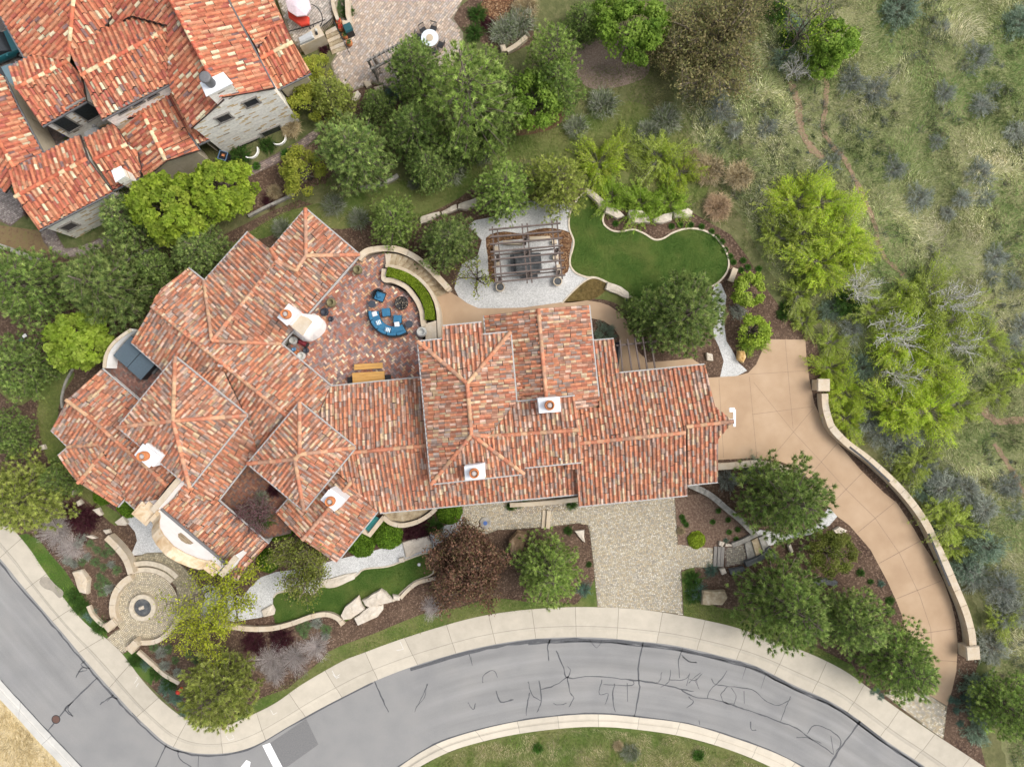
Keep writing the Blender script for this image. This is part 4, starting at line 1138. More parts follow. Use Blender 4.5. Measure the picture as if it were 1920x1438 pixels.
# the three raised blocks
G_['T1'] = roof_group(villa, [
    ([(329, 670), (463, 779), (325, 789)], ((329, 670), (463, 779)), 5.5, .36), ([(463, 779), (356, 913), (325, 789)], ((463, 779), (356, 913)), 5.5, .36),
    ([(356, 913), (222, 801), (325, 789)], ((356, 913), (222, 801)), 5.5, .36), ([(222, 801), (329, 670), (325, 789)], ((222, 801), (329, 670)), 5.5, .36)], seed=32, **MAINP)
G_['T2'] = roof_group(villa, [
    ([(562, 755), (666, 839), (562, 852)], ((562, 755), (666, 839)), 4.9, .36), ([(666, 839), (570, 957), (553, 861), (562, 852)], ((666, 839), (570, 957)), 4.9, .36),
    ([(570, 957), (465, 869), (553, 861)], ((570, 957), (465, 869)), 4.9, .36), ([(465, 869), (562, 755), (562, 852), (553, 861)], ((465, 869), (562, 755)), 4.9, .36)], seed=33, **MAINP)
G_['M'] = roof_group(villa, [
    ([(784, 641), (830, 636), (830, 612), (903, 605), (906, 628), (957, 623), (876, 719)], ((784, 641), (957, 623)), 5.6, .34),
    ([(784, 641), (876, 719), (884, 815), (809, 907)], ((784, 641), (809, 907)), 5.6, .36),
    ([(957, 623), (968, 754), (916, 818), (884, 815), (876, 719)], ((957, 623), (968, 754)), 5.6, .36),
    ([(884, 815), (982, 888), (809, 907)], ((982, 888), (809, 907)), 5.6, .36),
    ([(968, 754), (1078, 743), (1085, 806), (916, 818)], ((968, 754), (1078, 743)), 5.55, .34),
    ([(884, 815), (916, 818), (1085, 806), (1090, 866), (984, 876), (982, 888)], ((1090, 866), (984, 876)), 5.6, .34)], seed=34, explicit={(916, 818): 6.35}, force=[((884, 815), (982, 888))], **MAINP)

# ---- neighbour
nhouse = thing("neighbour_house", "stone walled house with bright orange tiles speckled cream, beyond the pines", "house")
NP = dict(pal=PAL_NEIGH, wts=WT_NEIGH, period=.36, tlen=.5, gut=M_GUTTERD, ridge_pal=[(.5, .14, .08), (.56, .19, .1), (.46, .12, .07), (.66, .52, .32)])
BIGP = roof_group(nhouse, [
    ([(320, -60), (320, 0), (416, 183), (360, 243), (320, 167), (319, 54), (247, 31), (200, 59), (211, 19), (215, -60)], ((360, 243), (320, 167)), 5.2, .38),
    ([(320, -60), (400, -60), (427, 0), (514, 165), (416, 183), (320, 0)], ((427, 0), (514, 165)), 5.9, .38)], seed=42, inset=.12, explicit={(416, 183): 7.3, (320, 0): 7.3, (320, -60): 7.3}, wallmat=M_NSTONE, **NP)
zb_ = BIGP[2]
N3P = roof_group(nhouse, [
    ([(153, 142), (133, 103), (144, 92), (200, 59), (247, 31), (319, 54)], ((133, 103), (247, 31)), 5.0, .36),
    ([(153, 142), (319, 54), (321, 120), (322, 155), (191, 225)], ((322, 155), (191, 225)), 5.3, .36)], seed=43, explicit={k: zb_[k] for k in ((200, 59), (247, 31), (319, 54))}, inset=.12, nogut=(0,), wallmat=M_NSTONE, **NP)
N2P = roof_group(nhouse, [
    ([(31, 167), (17, 127), (47, 111), (61, 104), (111, 114), (129, 115)], ((17, 127), (47, 111)), 4.1, .3),
    ([(31, 167), (129, 115), (153, 142), (162, 190), (79, 237)], ((162, 190), (79, 237)), 3.9, .36)], seed=44, inset=.15, wallmat=M_NSTONE, **NP)
ez_ = {k: zb_[k] for k in ((200, 59), (211, 19), (215, -60))}
ez_.update({k: N3P[2][k] for k in ((144, 92), (133, 103))}); ez_.update({k: N2P[2][k] for k in ((129, 115), (111, 114), (61, 104), (47, 111))})
roof_group(nhouse, [
    ([(-60, -60), (139, -60), (139, 0), (134, 52), (129, 115), (111, 114), (61, 104), (47, 111), (0, 28), (-50, -58)], ((0, 28), (47, 111)), 3.9, .38),
    ([(139, -60), (215, -60), (211, 19), (200, 59), (144, 92), (133, 103), (129, 115), (134, 52), (139, 0)], ((129, 115), (200, 74)), 4.85, .26)],
    seed=41, nogut=(1,), explicit=ez_, wallmat=M_STUCCOB, **NP)
roof_group(nhouse, [
    ([(-60, 90), (8, 145), (33, 200), (80, 287), (27, 315), (0, 267), (-60, 160)], ((8, 145), (80, 287)), 3.5, .36),
    ([(-60, 160), (0, 267), (27, 315), (22, 345), (10, 362), (-50, 290)], ((10, 362), (-50, 290)), 3.5, .36)], seed=45, wallmat=M_STUCCOB, **NP)
roof_group(nhouse, [
    ([(29, 370), (17, 321), (27, 315), (81, 288), (150, 253), (165, 298)], ((17, 321), (150, 253)), 4.1, .34),
    ([(29, 370), (165, 298), (211, 360), (73, 432)], ((211, 360), (73, 432)), 3.9, .36)], seed=46, inset=.2, wallmat=M_NSTONE, **NP)
roof_group(nhouse, [
    ([(177, 300), (157, 260), (213, 231), (240, 271)], ((157, 260), (213, 231)), 3.7, .34),
    ([(177, 300), (240, 271), (259, 286), (265, 318), (262, 333), (212, 357)], ((262, 333), (212, 357)), 3.4, .36)], seed=47, nogut=(0,), wallmat=M_STUCCOB, **NP)
roof_group(nhouse, [
    ([(269, 215), (311, 302), (273, 333), (262, 318), (259, 286), (240, 271), (213, 231)], ((273, 333), (240, 271)), 3.3, .34),
    ([(269, 215), (352, 250), (374, 282), (311, 302)], ((374, 282), (352, 250)), 3.3, .34),
    ([(212, 229), (322, 170), (392, 262), (372, 271), (352, 250), (269, 215)], ((392, 262), (372, 271)), 3.0, .3)], seed=48, nogut=(0,), wallmat=M_STUCCOB, **NP)
roof_group(nhouse, [
    ([(428, -60), (490, -60), (513, 0), (533, 43), (513, 55), (483, 92), (427, 0)], ((513, 0), (533, 43)), 3.4, .3),
    ([(483, 92), (513, 55), (533, 43), (550, 80), (490, 110)], ((513, 40), (470, 62)), 3.9, .28),
    ([(490, 110), (550, 80), (583, 137), (520, 168), (507, 160)], ((583, 137), (520, 168)), 3.3, .34)], seed=49, nogut=(0, 1), wallmat=M_STUCCOB, **NP)


# windows and doors on the neighbour's stone walls: found where the view meets the wall
def wall_frame(pa, za, pb, zb, cen_px, inset=.11):
    """vertical wall under the roof edge pa-pb; returns origin, direction, outward normal"""
    a, b = W(*pa, za), W(*pb, zb); d = (b - a).xy.normalized(); n = Vector((-d.y, d.x))
    c = W(*cen_px, za).xy
    if n.dot(c - a.xy) < 0: n = -n
    return a.xy + n * inset, d, -n


def on_wall(fr, px, py):
    o, d, n = fr
    q = Vector(((px - 960) / PXM, (719 - py) / PXM))       # ground hit
    # point = q*k ; (q*k - o).n = 0
    k = o.dot(n) / q.dot(n)
    return q * k, H * (1 - k)


def window(fr, px, py, w, h, sill=True, frame=M_GREYWD, glass=M_GLASS, name="window"):
    p, z = on_wall(fr, px, py); d, n = fr[1], fr[2]
    ang = math.atan2(d.y, d.x)
    m = MB()
    for s in (-1, 1): m.box((p.x + d.x * s * w / 2 + n.x * .02, p.y + d.y * s * w / 2 + n.y * .02, z - h / 2), (.09, .1, h), ang)
    for zz in (z - h / 2 - .09, z + h / 2): m.box((p.x + n.x * .02, p.y + n.y * .02, zz), (w + .2, .14, .09), ang)
    f = m.build(name, frame, nhouse)
    MB().box((p.x + n.x * .012, p.y + n.y * .012, z - h / 2), (w - .08, .04, h), ang).build("pane", glass, f)


def frame3(A_, B_, C_, inset=.11):
    d = (B_ - A_).xy.normalized(); n = Vector((-d.y, d.x))
    if n.dot((C_ - A_).xy) < 0: n = -n
    return A_.xy + n * inset, d, -n


bp3 = BIGP[0]
bigl = frame3(bp3((360, 243)), bp3((416, 183)), bp3((320, 0))); big = frame3(bp3((416, 183)), bp3((514, 165)), bp3((320, 0)))
# the gable wall stands under the rakes: use the line between the two eave ends
window(bigl, 420, 221, .95, .8); window(big, 471, 192, .95, .8)
window(big, 478, 274, 1.5, 2.1, name="door"); window(big, 515, 252, 1.5, 2.1, name="door")
lo = wall_frame((322, 155), 5.3, (191, 225), 5.3, (240, 100))
for p in ((229, 206), (256, 192), (283, 178)): window(lo, *p, .75, .5)
l7 = wall_frame((211, 360), 3.9, (73, 432), 3.9, (130, 330), .19)
window(l7, 130, 424, .9, .9)
l2 = wall_frame((162, 190), 3.9, (79, 237), 3.9, (120, 150), .14)
window(l2, 123, 232, 1.0, 1.9, name="door"); window(l2, 161, 207, 1.3, 2.2, name="door")


# ---------------------------------------------------------------- chimneys
def chimney(parent, cap_px, z, pot=True, body=M_WHITE, zb=3.5, shoulder=True):
    c = W(sum(p[0] for p in cap_px) / 4, sum(p[1] for p in cap_px) / 4, z)
    P = [W(p[0], p[1], z) for p in cap_px]
    m = MB(); sh = [(c.x + (p.x - c.x) * .86, c.y + (p.y - c.y) * .86) for p in P]
    m.prism(sh, zb, z - .1)
    if shoulder:
        m.prism([(c.x + (p.x - c.x) * 1.0, c.y + (p.y - c.y) * 1.0) for p in P], zb, z - .5)
    o = m.build("chimney", body, parent)
    MB().prism([(p.x, p.y) for p in P], z - .1, z, bevel=.03).build("cap", M_CAPM, o)
    if pot:
        pb = MB(); pb.lathe((c.x, c.y, z), [(.24, 0), (.3, .05), (.33, .3), (.29, .5), (.25, .56), (.29, .6), (.29, .66), (.23, .66), (.22, .2)], 20)
        po = pb.build("chimney_pot", M_TERRA, o, smooth=True)
        fl = MB(); fl.lathe((c.x, c.y, z + .35), [(.17, 0), (.18, .17), (.1, .21), (.02, .21)], 14); fl.build("flue", M_GUTTER, po, smooth=True)
    return o, c


chimney(villa, [(267, 832), (299, 855), (279, 877), (251, 853)], 6.6)
chimney(villa, [(616, 918), (644, 939), (627, 959), (600, 937)], 5.6)
chimney(villa, [(870, 875), (908, 870), (909, 897), (872, 901)], 7.2)
chimney(villa, [(1008, 747), (1049, 744), (1052, 772), (1011, 775)], 7.3)
nc, ncc = chimney(nhouse, [(374, 155), (418, 135), (436, 156), (386, 181)], 8.2, pot=False, body=M_NSTONE, zb=6.2, shoulder=False)
f_ = MB().lathe((ncc.x - .25, ncc.y, 8.2), [(.3, 0), (.3, .75), (.36, .75), (.36, .9), (.26, .92), (.0, .93)], 18); f_.build("flue", M_GUTTERD, nc, smooth=True)
chimney(nhouse, [(208, 320), (226, 311), (234, 330), (216, 342)], 5.0, pot=False, body=M_NSTONE, zb=2.2, shoulder=False)
sk = MB()
for px, py, z, r in ((50, 0, 0, 0),): pass
# plumbing vents on the roofs
for parent, px, py, z in ((villa, 413, 686, 5.0), (villa, 1050, 860, 5.9), (nhouse, 294, 3, 6.6), (nhouse, 320, 120, 6.0)):
    p = W(px, py, z); MB().lathe((p.x, p.y, z - .3), [(.06, 0), (.06, .45), (.08, .45), (.08, .55), (.0, .56)], 10).build("vent_pipe", M_GUTTER, parent)

# ---------------------------------------------------------------- mission parapet of the chapel
a, b = W(302, 955, 4.4), W(424, 1058, 4.4)
dp = (b - a).xy.normalized(); no = Vector((-dp.y, dp.x))
if no.dot(a.xy) < 0: no = -no              # outward, away from the roof
Lp = (b - a).xy.length
prof = [(-.16, 4.7), (.0, 4.7), (.0, 5.0), (.05, 5.05), (.09, 5.3), (.14, 5.9), (.22, 6.5), (.33, 6.9), (.5, 7.15), (.64, 6.85), (.76, 6.35), (.84, 5.8), (.86, 5.4), (1.0, 5.3)]
pts = []
for i in range(len(prof) - 1):
    for k in range(3):
        t = k / 3; pts.append((prof[i][0] + (prof[i + 1][0] - prof[i][0]) * t, prof[i][1] + (prof[i + 1][1] - prof[i][1]) * t))
pts.append(prof[-1])
wm = MB(); cm = MB(); th = .5
n = len(pts)
for mb, t0, t1, lift, lo_ in ((wm, .06, .06 + th, -.06, True), (cm, -.03, .24 + th, 0, False)):
    vs = []
    for s, z in pts:
        for t in (t0, t1):
            q = a.xy + dp * (s * Lp) + no * t
            vs.append((q.x, q.y, 0 if lo_ else z - .1)); vs.append((q.x, q.y, z + lift))
    fs = []
    for i in range(n - 1):
        k = i * 4; l = k + 4
        fs += [(k + 1, k + 3, l + 3, l + 1), (k, k + 1, l + 1, l), (k + 2, l + 2, l + 3, k + 3), (k, l, l + 2, k + 2)]
    fs += [(0, 2, 3, 1), (n * 4 - 4, n * 4 - 3, n * 4 - 1, n * 4 - 2)]
    mb.add(vs, fs)
par = wm.build("parapet_wall", M_STUCCO, villa)
cap = cm.build("coping", mat_noise("golden_sandstone", [(.3, (.42, .28, .15)), (.48, (.56, .43, .28)), (.6, (.64, .53, .39)), (.72, (.46, .29, .13))], scale=1.3, detail=8, bump=.02, bscale=8, distort=.6), par)
q = a.xy + dp * (Lp * .47)
nb = MB(); nv = [(-.55, 4.95), (.55, 4.95), (.55, 5.35), (.35, 5.65), (0, 5.78), (-.35, 5.65), (-.55, 5.35)]
nb.add([(q.x + dp.x * s + no.x * .05, q.y + dp.y * s + no.y * .05, z) for s, z in nv], [tuple(range(7))])
nb.build("niche", M_STEP, par)
fb = MB(); fb.bar((a.x - no.x * .04, a.y - no.y * .04, 4.42), (b.x - no.x * .04, b.y - no.y * .04, 4.42), .16, .12)
fb.build("flashing", M_GUTTERD, par)
for (s0, px) in ((0, [(336, 898), (286, 958)]), (1, [(443, 1044), (414, 1079)])):
    p, q = W(*px[0], 5.2), W(*px[1], 5.0)
    m = MB(); m.ribbon([(p.x, p.y), (q.x, q.y)], .3, 0, [5.1, 4.95]); w_ = m.build("parapet_wall", M_STUCCO, villa)
    m = MB(); m.ribbon([(p.x, p.y), (q.x, q.y)], .38, [5.1, 4.95], [5.2, 5.05]); m.build("coping", M_STONE, w_)
# stepped corner pier at the west end of the parapet
p = W(270, 963, 4.6); m = MB(); ang = math.atan2(dp.y, dp.x)
m.box((p.x, p.y, 0), (1.15, .95, 4.5), ang); w_ = m.build("parapet_wall", M_STUCCO, villa)
m = MB(); m.box((p.x, p.y, 4.5), (1.3, 1.1, .12), ang); m.box((p.x, p.y, 4.62), (.95, .75, .1), ang); m.build("coping", cap.data.materials[0], w_)

# patio fireplace: a plastered hood against the wing, its flue cap up on the roof
m = MB()
FX = lambda x, y, z: W(500 + x / 10.27, 540 + y / 10.27, z)
lo = [FX(*p, PZ) for p in ((470, 850), (700, 1030), (850, 1040), (1010, 960), (1120, 850), (1160, 720), (1120, 640), (900, 470))]
hi = [FX(*p, 3.1) for p in ((520, 810), (680, 960), (790, 1010), (900, 880), (1010, 770), (1090, 650), (1000, 540), (870, 500))]
tp = [FX(*p, 4.2) for p in ((420, 700), (560, 830), (680, 935), (740, 880), (830, 760), (900, 660), (800, 570), (600, 470))]
vs = lo + hi + tp; fs = []
for r in range(2):
    for i in range(8): fs.append((r * 8 + i, r * 8 + (i + 1) % 8, r * 8 + 8 + (i + 1) % 8, r * 8 + 8 + i))
fs.append(tuple(range(16, 24)))
m.add(vs, fs)
fire = m.build("fireplace_hood", M_STUCCO, villa)
sv = fire.modifiers.new("soft", 'BEVEL'); sv.width = .15; sv.segments = 3
m = MB(); tt = [FX(*p, 4.28) for p in ((415, 705), (590, 500), (800, 575), (880, 650), (800, 760), (690, 925), (560, 825))]
m.prism([(p.x, p.y) for p in tt], 4.2, 4.3, bevel=.04); m.build("hood_slab", M_STONE, fire)
chimney(villa, [(541, 569), (560, 586), (538, 611), (519, 595)], 5.3, zb=3, shoulder=False)

# lantern at the tip of the garage gable
p = W(1377, 785, 3.6); m = MB()
m.bar((p.x, p.y - .55, 3.6), (p.x, p.y + .65, 3.6), .16, .12); m.bar((p.x - .35, p.y + .62, 3.6), (p.x, p.y + .62, 3.6), .3, .14); m.bar((p.x - .35, p.y - .05, 3.6), (p.x, p.y - .05, 3.6), .06, .06)
m.build("hoist_bracket", M_WHITE, villa)
# ---------------------------------------------------------------- garden walls, steps, rocks
def recenter(o, z=None):
    me = o.data; n = len(me.vertices); co = np.empty(n * 3, dtype=np.float32); me.vertices.foreach_get("co", co); co = co.reshape(-1, 3)
    c = (co.min(0) + co.max(0)) / 2; c[2] = co[:, 2].min()
    co -= c; me.vertices.foreach_set("co", co.ravel()); me.update(); o.location = o.location + Vector(c.tolist())
    return o


class T:                      # a thing with parts modelled in its own coordinates
    def __init__(s, name, label, cat, px, py, z=GZ, rz=0, group=None, zt=None):
        p = W(px, py, z if zt is None else zt); p.z = z
        s.o = thing(name, label, cat, p, rz, group)

    def part(s, name, mb, mat, parent=None, **k): return mb.build(name, mat, parent or s.o, **k)


def wall(name, label, pts, w_px, z0, z1, mat, cat="wall", smooth=True, capmat=None, group=None, cap_h=.08):
    zt = z1 if not isinstance(z1, (list, tuple)) else max(z1)
    if isinstance(z1, (list, tuple)):
        k = len(pts); pts3 = [(p[0], p[1]) for p in pts]
        P = catmull(pts3, 5) if smooth else pts3
        m_ = len(P); zz = [z1[0] + (z1[1] - z1[0]) * i / (m_ - 1) for i in range(m_)]
    else:
        P = catmull(pts, 5) if smooth else pts
        zz = [z1] * len(P)
    Wp = [W(p[0], p[1], z).xy for p, z in zip(P, zz)]
    wd = M(w_px, zt)
    if capmat is None:
        o = MB().ribbon(Wp, wd, z0, zz).build(name, mat); recenter(o); return tag(o, label, cat, group)
    t = thing(name, label, cat, (Wp[0].x, Wp[0].y, z0 if not isinstance(z0, list) else z0[0]), 0, group)
    Lp_ = [(p.x - t.location.x, p.y - t.location.y) for p in Wp]
    MB().ribbon(Lp_, wd * .82, -.05, [z - z0 - cap_h for z in zz]).build("wall_body", mat, t)
    # the coping is laid in separate stones
    cb_ = MB(); acc = 0; i0 = 0; rr = random.Random(len(P))
    for i in range(1, len(Lp_)):
        acc += (Vector(Lp_[i]) - Vector(Lp_[i - 1])).length
        if acc > rr.uniform(.8, 1.5) or i == len(Lp_) - 1:
            seg = [Vector(q) for q in Lp_[i0:i + 1]]
            if len(seg) >= 2:
                d0 = (seg[1] - seg[0]).normalized() * .012; d1 = (seg[-1] - seg[-2]).normalized() * .012
                seg[0] = seg[0] + d0; seg[-1] = seg[-1] - d1
                h = rr.uniform(-.008, .008)
                cb_.ribbon([tuple(q) for q in seg], wd * rr.uniform(.95, 1.05), [z - z0 - cap_h for z in zz[i0:i + 1]], [z - z0 + h for z in zz[i0:i + 1]])
            i0 = i; acc = 0
    cb_.build("coping", capmat, t)
    return t


drive_wall = wall("garden_wall", "long curved pale stone wall along the outer edge of the tan driveway", [(1547, 738), (1548, 760), (1554, 785), (1563, 805), (1590, 832), (1630, 862), (1674, 902), (1704, 935), (1731, 972), (1750, 1007), (1771, 1051), (1791, 1097), (1811, 1145), (1822, 1185), (1825, 1215)], 13, GZ, .95, M_STONE, capmat=M_STONE)
for seg in ([(1593, 838), (1628, 866), (1668, 903)], [(1741, 1000), (1760, 1045), (1781, 1098)]):
    P = catmull(seg, 4); Wp = [W(p[0], p[1], .95) - drive_wall.location for p in P]
    MB().ribbon([(p.x, p.y) for p in Wp], .15, .83, .865).build("planting_slot", M_BLACK, drive_wall)
for px, py, w, h, rz in ((1544, 722, 24, 1.15, 0), (1824, 1224, 26, 1.1, .08)):
    t = T("wall_pier", "square stone pier at the upper end of the driveway wall" if py < 800 else "square stone pier ending the driveway wall near the street", "pier", px, py, GZ, rz, zt=h)
    m = MB(); s_ = M(w, h); m.box((0, 0, 0), (s_ * .85, s_ * .85, h - .12)); t.part("pier_body", m, M_STONE, bevel=.02)
    m = MB(); m.box((0, 0, h - .12), (s_, s_, .12), taper=.9); t.part("cap", m, M_STONE)
wall("garden_wall", "weathered grey plank topped wall running from garage corner to the bench pine", [(1289, 907), (1330, 927), (1363, 954), (1390, 976), (1414, 1000)], 11, GZ, .7, M_STONEG, capmat=M_STONEG)
wall("garden_wall", "short tan block wall beside the garage below the driveway edge", [(1345, 875), (1380, 873), (1415, 869), (1455, 874), (1500, 893)], 12, GZ, .8, M_STONE, capmat=M_STONE)
wall("garden_wall", "low pale curb wall where the lower steps meet the dusty bed", [(1374, 1022), (1395, 1014), (1412, 1005), (1420, 1000)], 8, GZ, .45, M_STONEG)
wall("garden_wall", "dark slate wall edging the lower side of the weathered steps", [(1399, 1058), (1418, 1051), (1436, 1040), (1447, 1030)], 10, GZ, .6, M_STONED)
wall("garden_wall", "short dark slate wall end pointing toward the olive shrub", [(1440, 1027), (1455, 1047)], 9, GZ, .6, M_STONED, smooth=False)
wall("garden_wall", "half hidden dark stone wall with pale top under the olive shrub", [(1526, 1095), (1545, 1090), (1570, 1095)], 10, GZ, .6, M_STONED, smooth=False)
# round entry court
wall("court_wall", "low curved stone ring wall on the west side of the round court", [(246, 1082), (230, 1093), (217, 1110), (211, 1130), (211, 1150), (216, 1166)], 12, GZ, .6, M_STONE, capmat=M_STONE)
wall("court_wall", "curved golden stone wall rising from the round court to the white gravel", [(199, 1007), (220, 1028), (236, 1050), (245, 1076)], 12, GZ, .9, M_STONE, capmat=M_STONE)
wall("court_wall", "long wavy cream stone wall winding from the round court past the front lawn", [(262, 1205), (290, 1203), (312, 1190), (326, 1173), (336, 1158), (367, 1158), (417, 1172), (467, 1179), (510, 1178), (547, 1169), (584, 1156), (611, 1152), (632, 1159), (643, 1172)], 9, GZ, .5, M_STONE, capmat=M_STONE)
wall("court_wall", "thin white stone edge wall curving below the south pier of the round court", [(258, 1222), (284, 1245), (307, 1265), (335, 1281)], 7, GZ, .35, M_STONE)
wall("court_wall", "thin white stone edge wall curving above the north pier of the round court", [(165, 1136), (172, 1152), (184, 1165), (195, 1174)], 7, GZ, .35, M_STONE)
for px, py, lab, rz in ((206, 1172, "two tiered sandstone pier north of the court entrance", .65), (248, 1212, "two tiered sandstone pier south of the court entrance", .8)):
    t = T("court_pier", lab, "pier", px, py, GZ, rz, zt=.9)
    t.part("pier_body", MB().box((0, 0, 0), (.85, .6, .7)), M_STONE, bevel=.03)
    t.part("cap", MB().box((.05, 0, .7), (.7, .55, .12)).box((-.45, .02, 0), (.35, .7, .55)), M_STONE, bevel=.02)
for k, (r, zz, lab) in enumerate(((80, .42, "upper pale curved step above the round court"), (68, .27, "lower pale curved step edging the round court"))):
    A_ = arcpx(CIR, r, 42, 112, 20)
    wall("curved_step", lab, A_, 9, GZ, zz, M_CEDGE, cat="step", smooth=False)
wall("garden_wall", "pale curved stone rim round the brown front terrace", [(718, 969), (733, 981), (755, 985), (783, 978), (805, 965), (817, 954)], 8, GZ, .9, M_STONE, capmat=M_STONE)
wall("garden_wall", "right angled cream stone rim round the little teal pool", [(681, 996), (692, 1004), (720, 969)], 8, GZ, .8, M_STONE, smooth=False)
o = MB().prism([(p.x, p.y) for p in (W(*q, .5) for q in ((716, 962), (730, 974), (755, 978), (783, 972), (812, 952), (800, 945), (740, 950)))], 0, .5).build("front_terrace", M_STEP); o['kind'] = 'structure'
M_WATER = mat_noise("teal_water", [(.3, (.015, .11, .11)), (.7, (.03, .2, .19))], scale=2, rough=.08, spec=.6)
sheet("pool_water", [(684, 990), (692, 998), (712, 972), (700, 965)], .55, M_WATER)
wall("planter_wall", "long pale planter wall in front of the recessed entry", [(956, 947), (1000, 945), (1045, 941), (1086, 936)], 8, GZ, .6, M_STONE, smooth=False)
for px, lab in ((1020, "left pale stone step slab crossing the cobbled walk"), (1028, "right pale stone step slab crossing the cobbled walk")):
    t = T("step_slab", lab, "step", px, 974, GZ, 1.5, zt=.3)
    t.part("slab", MB().box((0, 0, 0), (1.35, .3, .12 if px < 1025 else .26)), M_STONE, bevel=.02)
for i, px in enumerate((1342, 1349, 1355)):
    t = T("step_slab", ["narrow grey plank step nearest the cobbled drive", "narrow grey plank step in the middle of three", "narrow grey plank step nearest the dark cobbles"][i], "step", px, 1044, GZ, 1.52, zt=.3, group="plank steps off the cobbled drive")
    t.part("slab", MB().box((0, 0, 0), (1.5, .24, .1 + .04 * i)), M_GREYWD, bevel=.015)
st = [((1397, 1019), (1404, 1055)), ((1409, 1013), (1419, 1047)), ((1421, 1007), (1432, 1038)), ((1431, 1003), (1442, 1028))]
s4 = thing("stone_stairs", "dark weathered curved steps climbing to the white gravel", "stairs", W(1420, 1030))
for i in range(3):
    (a, b), (c, d) = st[i], st[i + 1]
    q = [W(*x, .3) - s4.location for x in (a, b, d, c)]
    MB().prism([(v.x, v.y) for v in q], -.1, .12 + .12 * i, bevel=.015).build("tread", M_STEP if i % 2 else M_STONEG, s4)
# patio stairs, planter and hedge
R2 = lambda L_: off(L_, 640, 440, 8.714)
wall("stair_wall", "broad curved sandstone parapet sweeping round the outside of the patio stairs", R2([(270, 400), (330, 330), (430, 265), (600, 232), (780, 225), (950, 250), (1120, 320), (1280, 420), (1430, 550), (1600, 720), (1770, 905)]), 11, GZ, [2.3, 1.0], M_STONE, capmat=M_STONE)
wall("planter_wall", "curved pale concrete planter wall between brick patio and clipped hedge", R2([(700, 560), (690, 700), (720, 742), (800, 742), (900, 770), (1050, 850), (1150, 955), (1250, 1100), (1310, 1250), (1330, 1400), (1345, 1500)]), 9, GZ, PZ + .5, M_STONE)
wall("planter_wall", "slim curved sandstone wall between the clipped hedge and the stairs", R2([(720, 512), (850, 520), (1000, 560), (1150, 635), (1300, 745), (1440, 905), (1530, 1080), (1575, 1250), (1590, 1438), (1595, 1560), (1600, 1680)]), 6, GZ, PZ + .35, M_STONE)
OUTc = catmull(R2([(710, 310), (870, 310), (1000, 340), (1150, 400), (1300, 480), (1450, 590), (1580, 710), (1680, 830), (1750, 930)]), 3)
INc = catmull(R2([(705, 520), (830, 515), (920, 530), (1030, 560), (1150, 620), (1260, 690), (1360, 780), (1450, 890), (1545, 1040)]), 3)
ps = thing("stone_stairs", "curved sandstone flight descending from the brick patio to the tan path", "stairs", W(780, 510))
nst = 12
for i in range(nst):
    k0, k1 = i * 2, i * 2 + 2
    z1 = PZ - (i + .5) * (PZ - GZ) / nst
    q = [W(*x, z1) - ps.location for x in (OUTc[k0], INc[k0], INc[k1], OUTc[k1])]
    MB().prism([(v.x, v.y) for v in q], -.05, z1 - GZ, bevel=.02).build("tread", M_STEP if i else M_STONE, ps)
o = MB().prism([(p.x, p.y) for p in (W(*q, PZ) for q in off([(1030, 560), (1090, 530), (1225, 490), (1230, 740), (1090, 750), (1085, 600)], 640, 530, 6.845))], 0, PZ + .3).build("planter_end_slab", M_STONE); o['kind'] = 'structure'
# edging of the oval lawn and the front lawn
ed = catmull(OVAL, 4, True)
wall("lawn_edging", "thin pale concrete edging winding round the oval back lawn", ed + [ed[0]], 3.2, GZ, GZ + .07, M_CEDGE, cat="edging", smooth=False)
wall("lawn_edging", "thin cream edging along the upper side of the front lawn", catmull(LAWNF[:18], 3), 2.5, GZ, GZ + .06, M_CEDGE, cat="edging", smooth=False)
wall("lawn_edging", "thin edging of the brown turf crescent next to the white gravel", off([(820, 955), (880, 890), (950, 830), (1005, 812), (1070, 838)], 780, 250), 2.5, GZ, GZ + .06, M_CEDGE, cat="edging")
wall("lawn_edging", "pale edging curb of the far left lawn beside the dark bed", [(137, 690), (123, 715), (115, 745), (116, 765)], 4, GZ, .22, M_STONEG, cat="edging")
wall("retaining_wall", "long thin grey stone retaining edge behind the left pines", [(-10, 458), (20, 468), (45, 478), (80, 492)], 8, GZ, .4, M_STONEG)
wall("retaining_wall", "thin grey block retaining edge under the leafy green tree", [(232, 488), (260, 476), (290, 465), (325, 452)], 6, GZ, .4, M_STONEG)
wall("retaining_wall", "thin grey block retaining edge above the back lawn by the ochre shrub", [(465, 405), (490, 392), (520, 378), (550, 364)], 5, GZ, .4, M_STONEG)
wall("retaining_wall", "short grey block retaining edge at the foot of the round pine", [(675, 352), (700, 348), (730, 338), (746, 328)], 7, GZ, .4, M_STONEG)
wall("spa_wall", "ragged stone topped grey wall curving round the hot tub court", [(195, 690), (199, 665), (211, 645), (228, 630), (246, 618)], 6, .1, 3.1, M_STUCCO, capmat=M_STONE)
o = MB().prism([(W(*p, 1.69).x, W(*p, 1.69).y) for p in [(188, 700), (215, 660), (255, 640), (320, 700), (280, 770), (240, 760)]], 0, 1.68).build("spa_court_base", M_STONEG); o['kind'] = 'structure'
o = MB().prism([(W(*p, 2.28).x, W(*p, 2.28).y) for p in [(405, 935), (470, 835), (555, 930), (540, 995), (500, 1008)]], 0, 2.28).build("courtyard_base", M_STONEG); o['kind'] = 'structure'
o = MB().prism([(W(*p, .49).x, W(*p, .49).y) for p in [(480, -120), (640, -120), (632, 0), (622, 40), (603, 55), (608, 72), (560, 95), (540, 60)]], 0, .485).build("terrace_base", M_STONE); o['kind'] = 'structure'


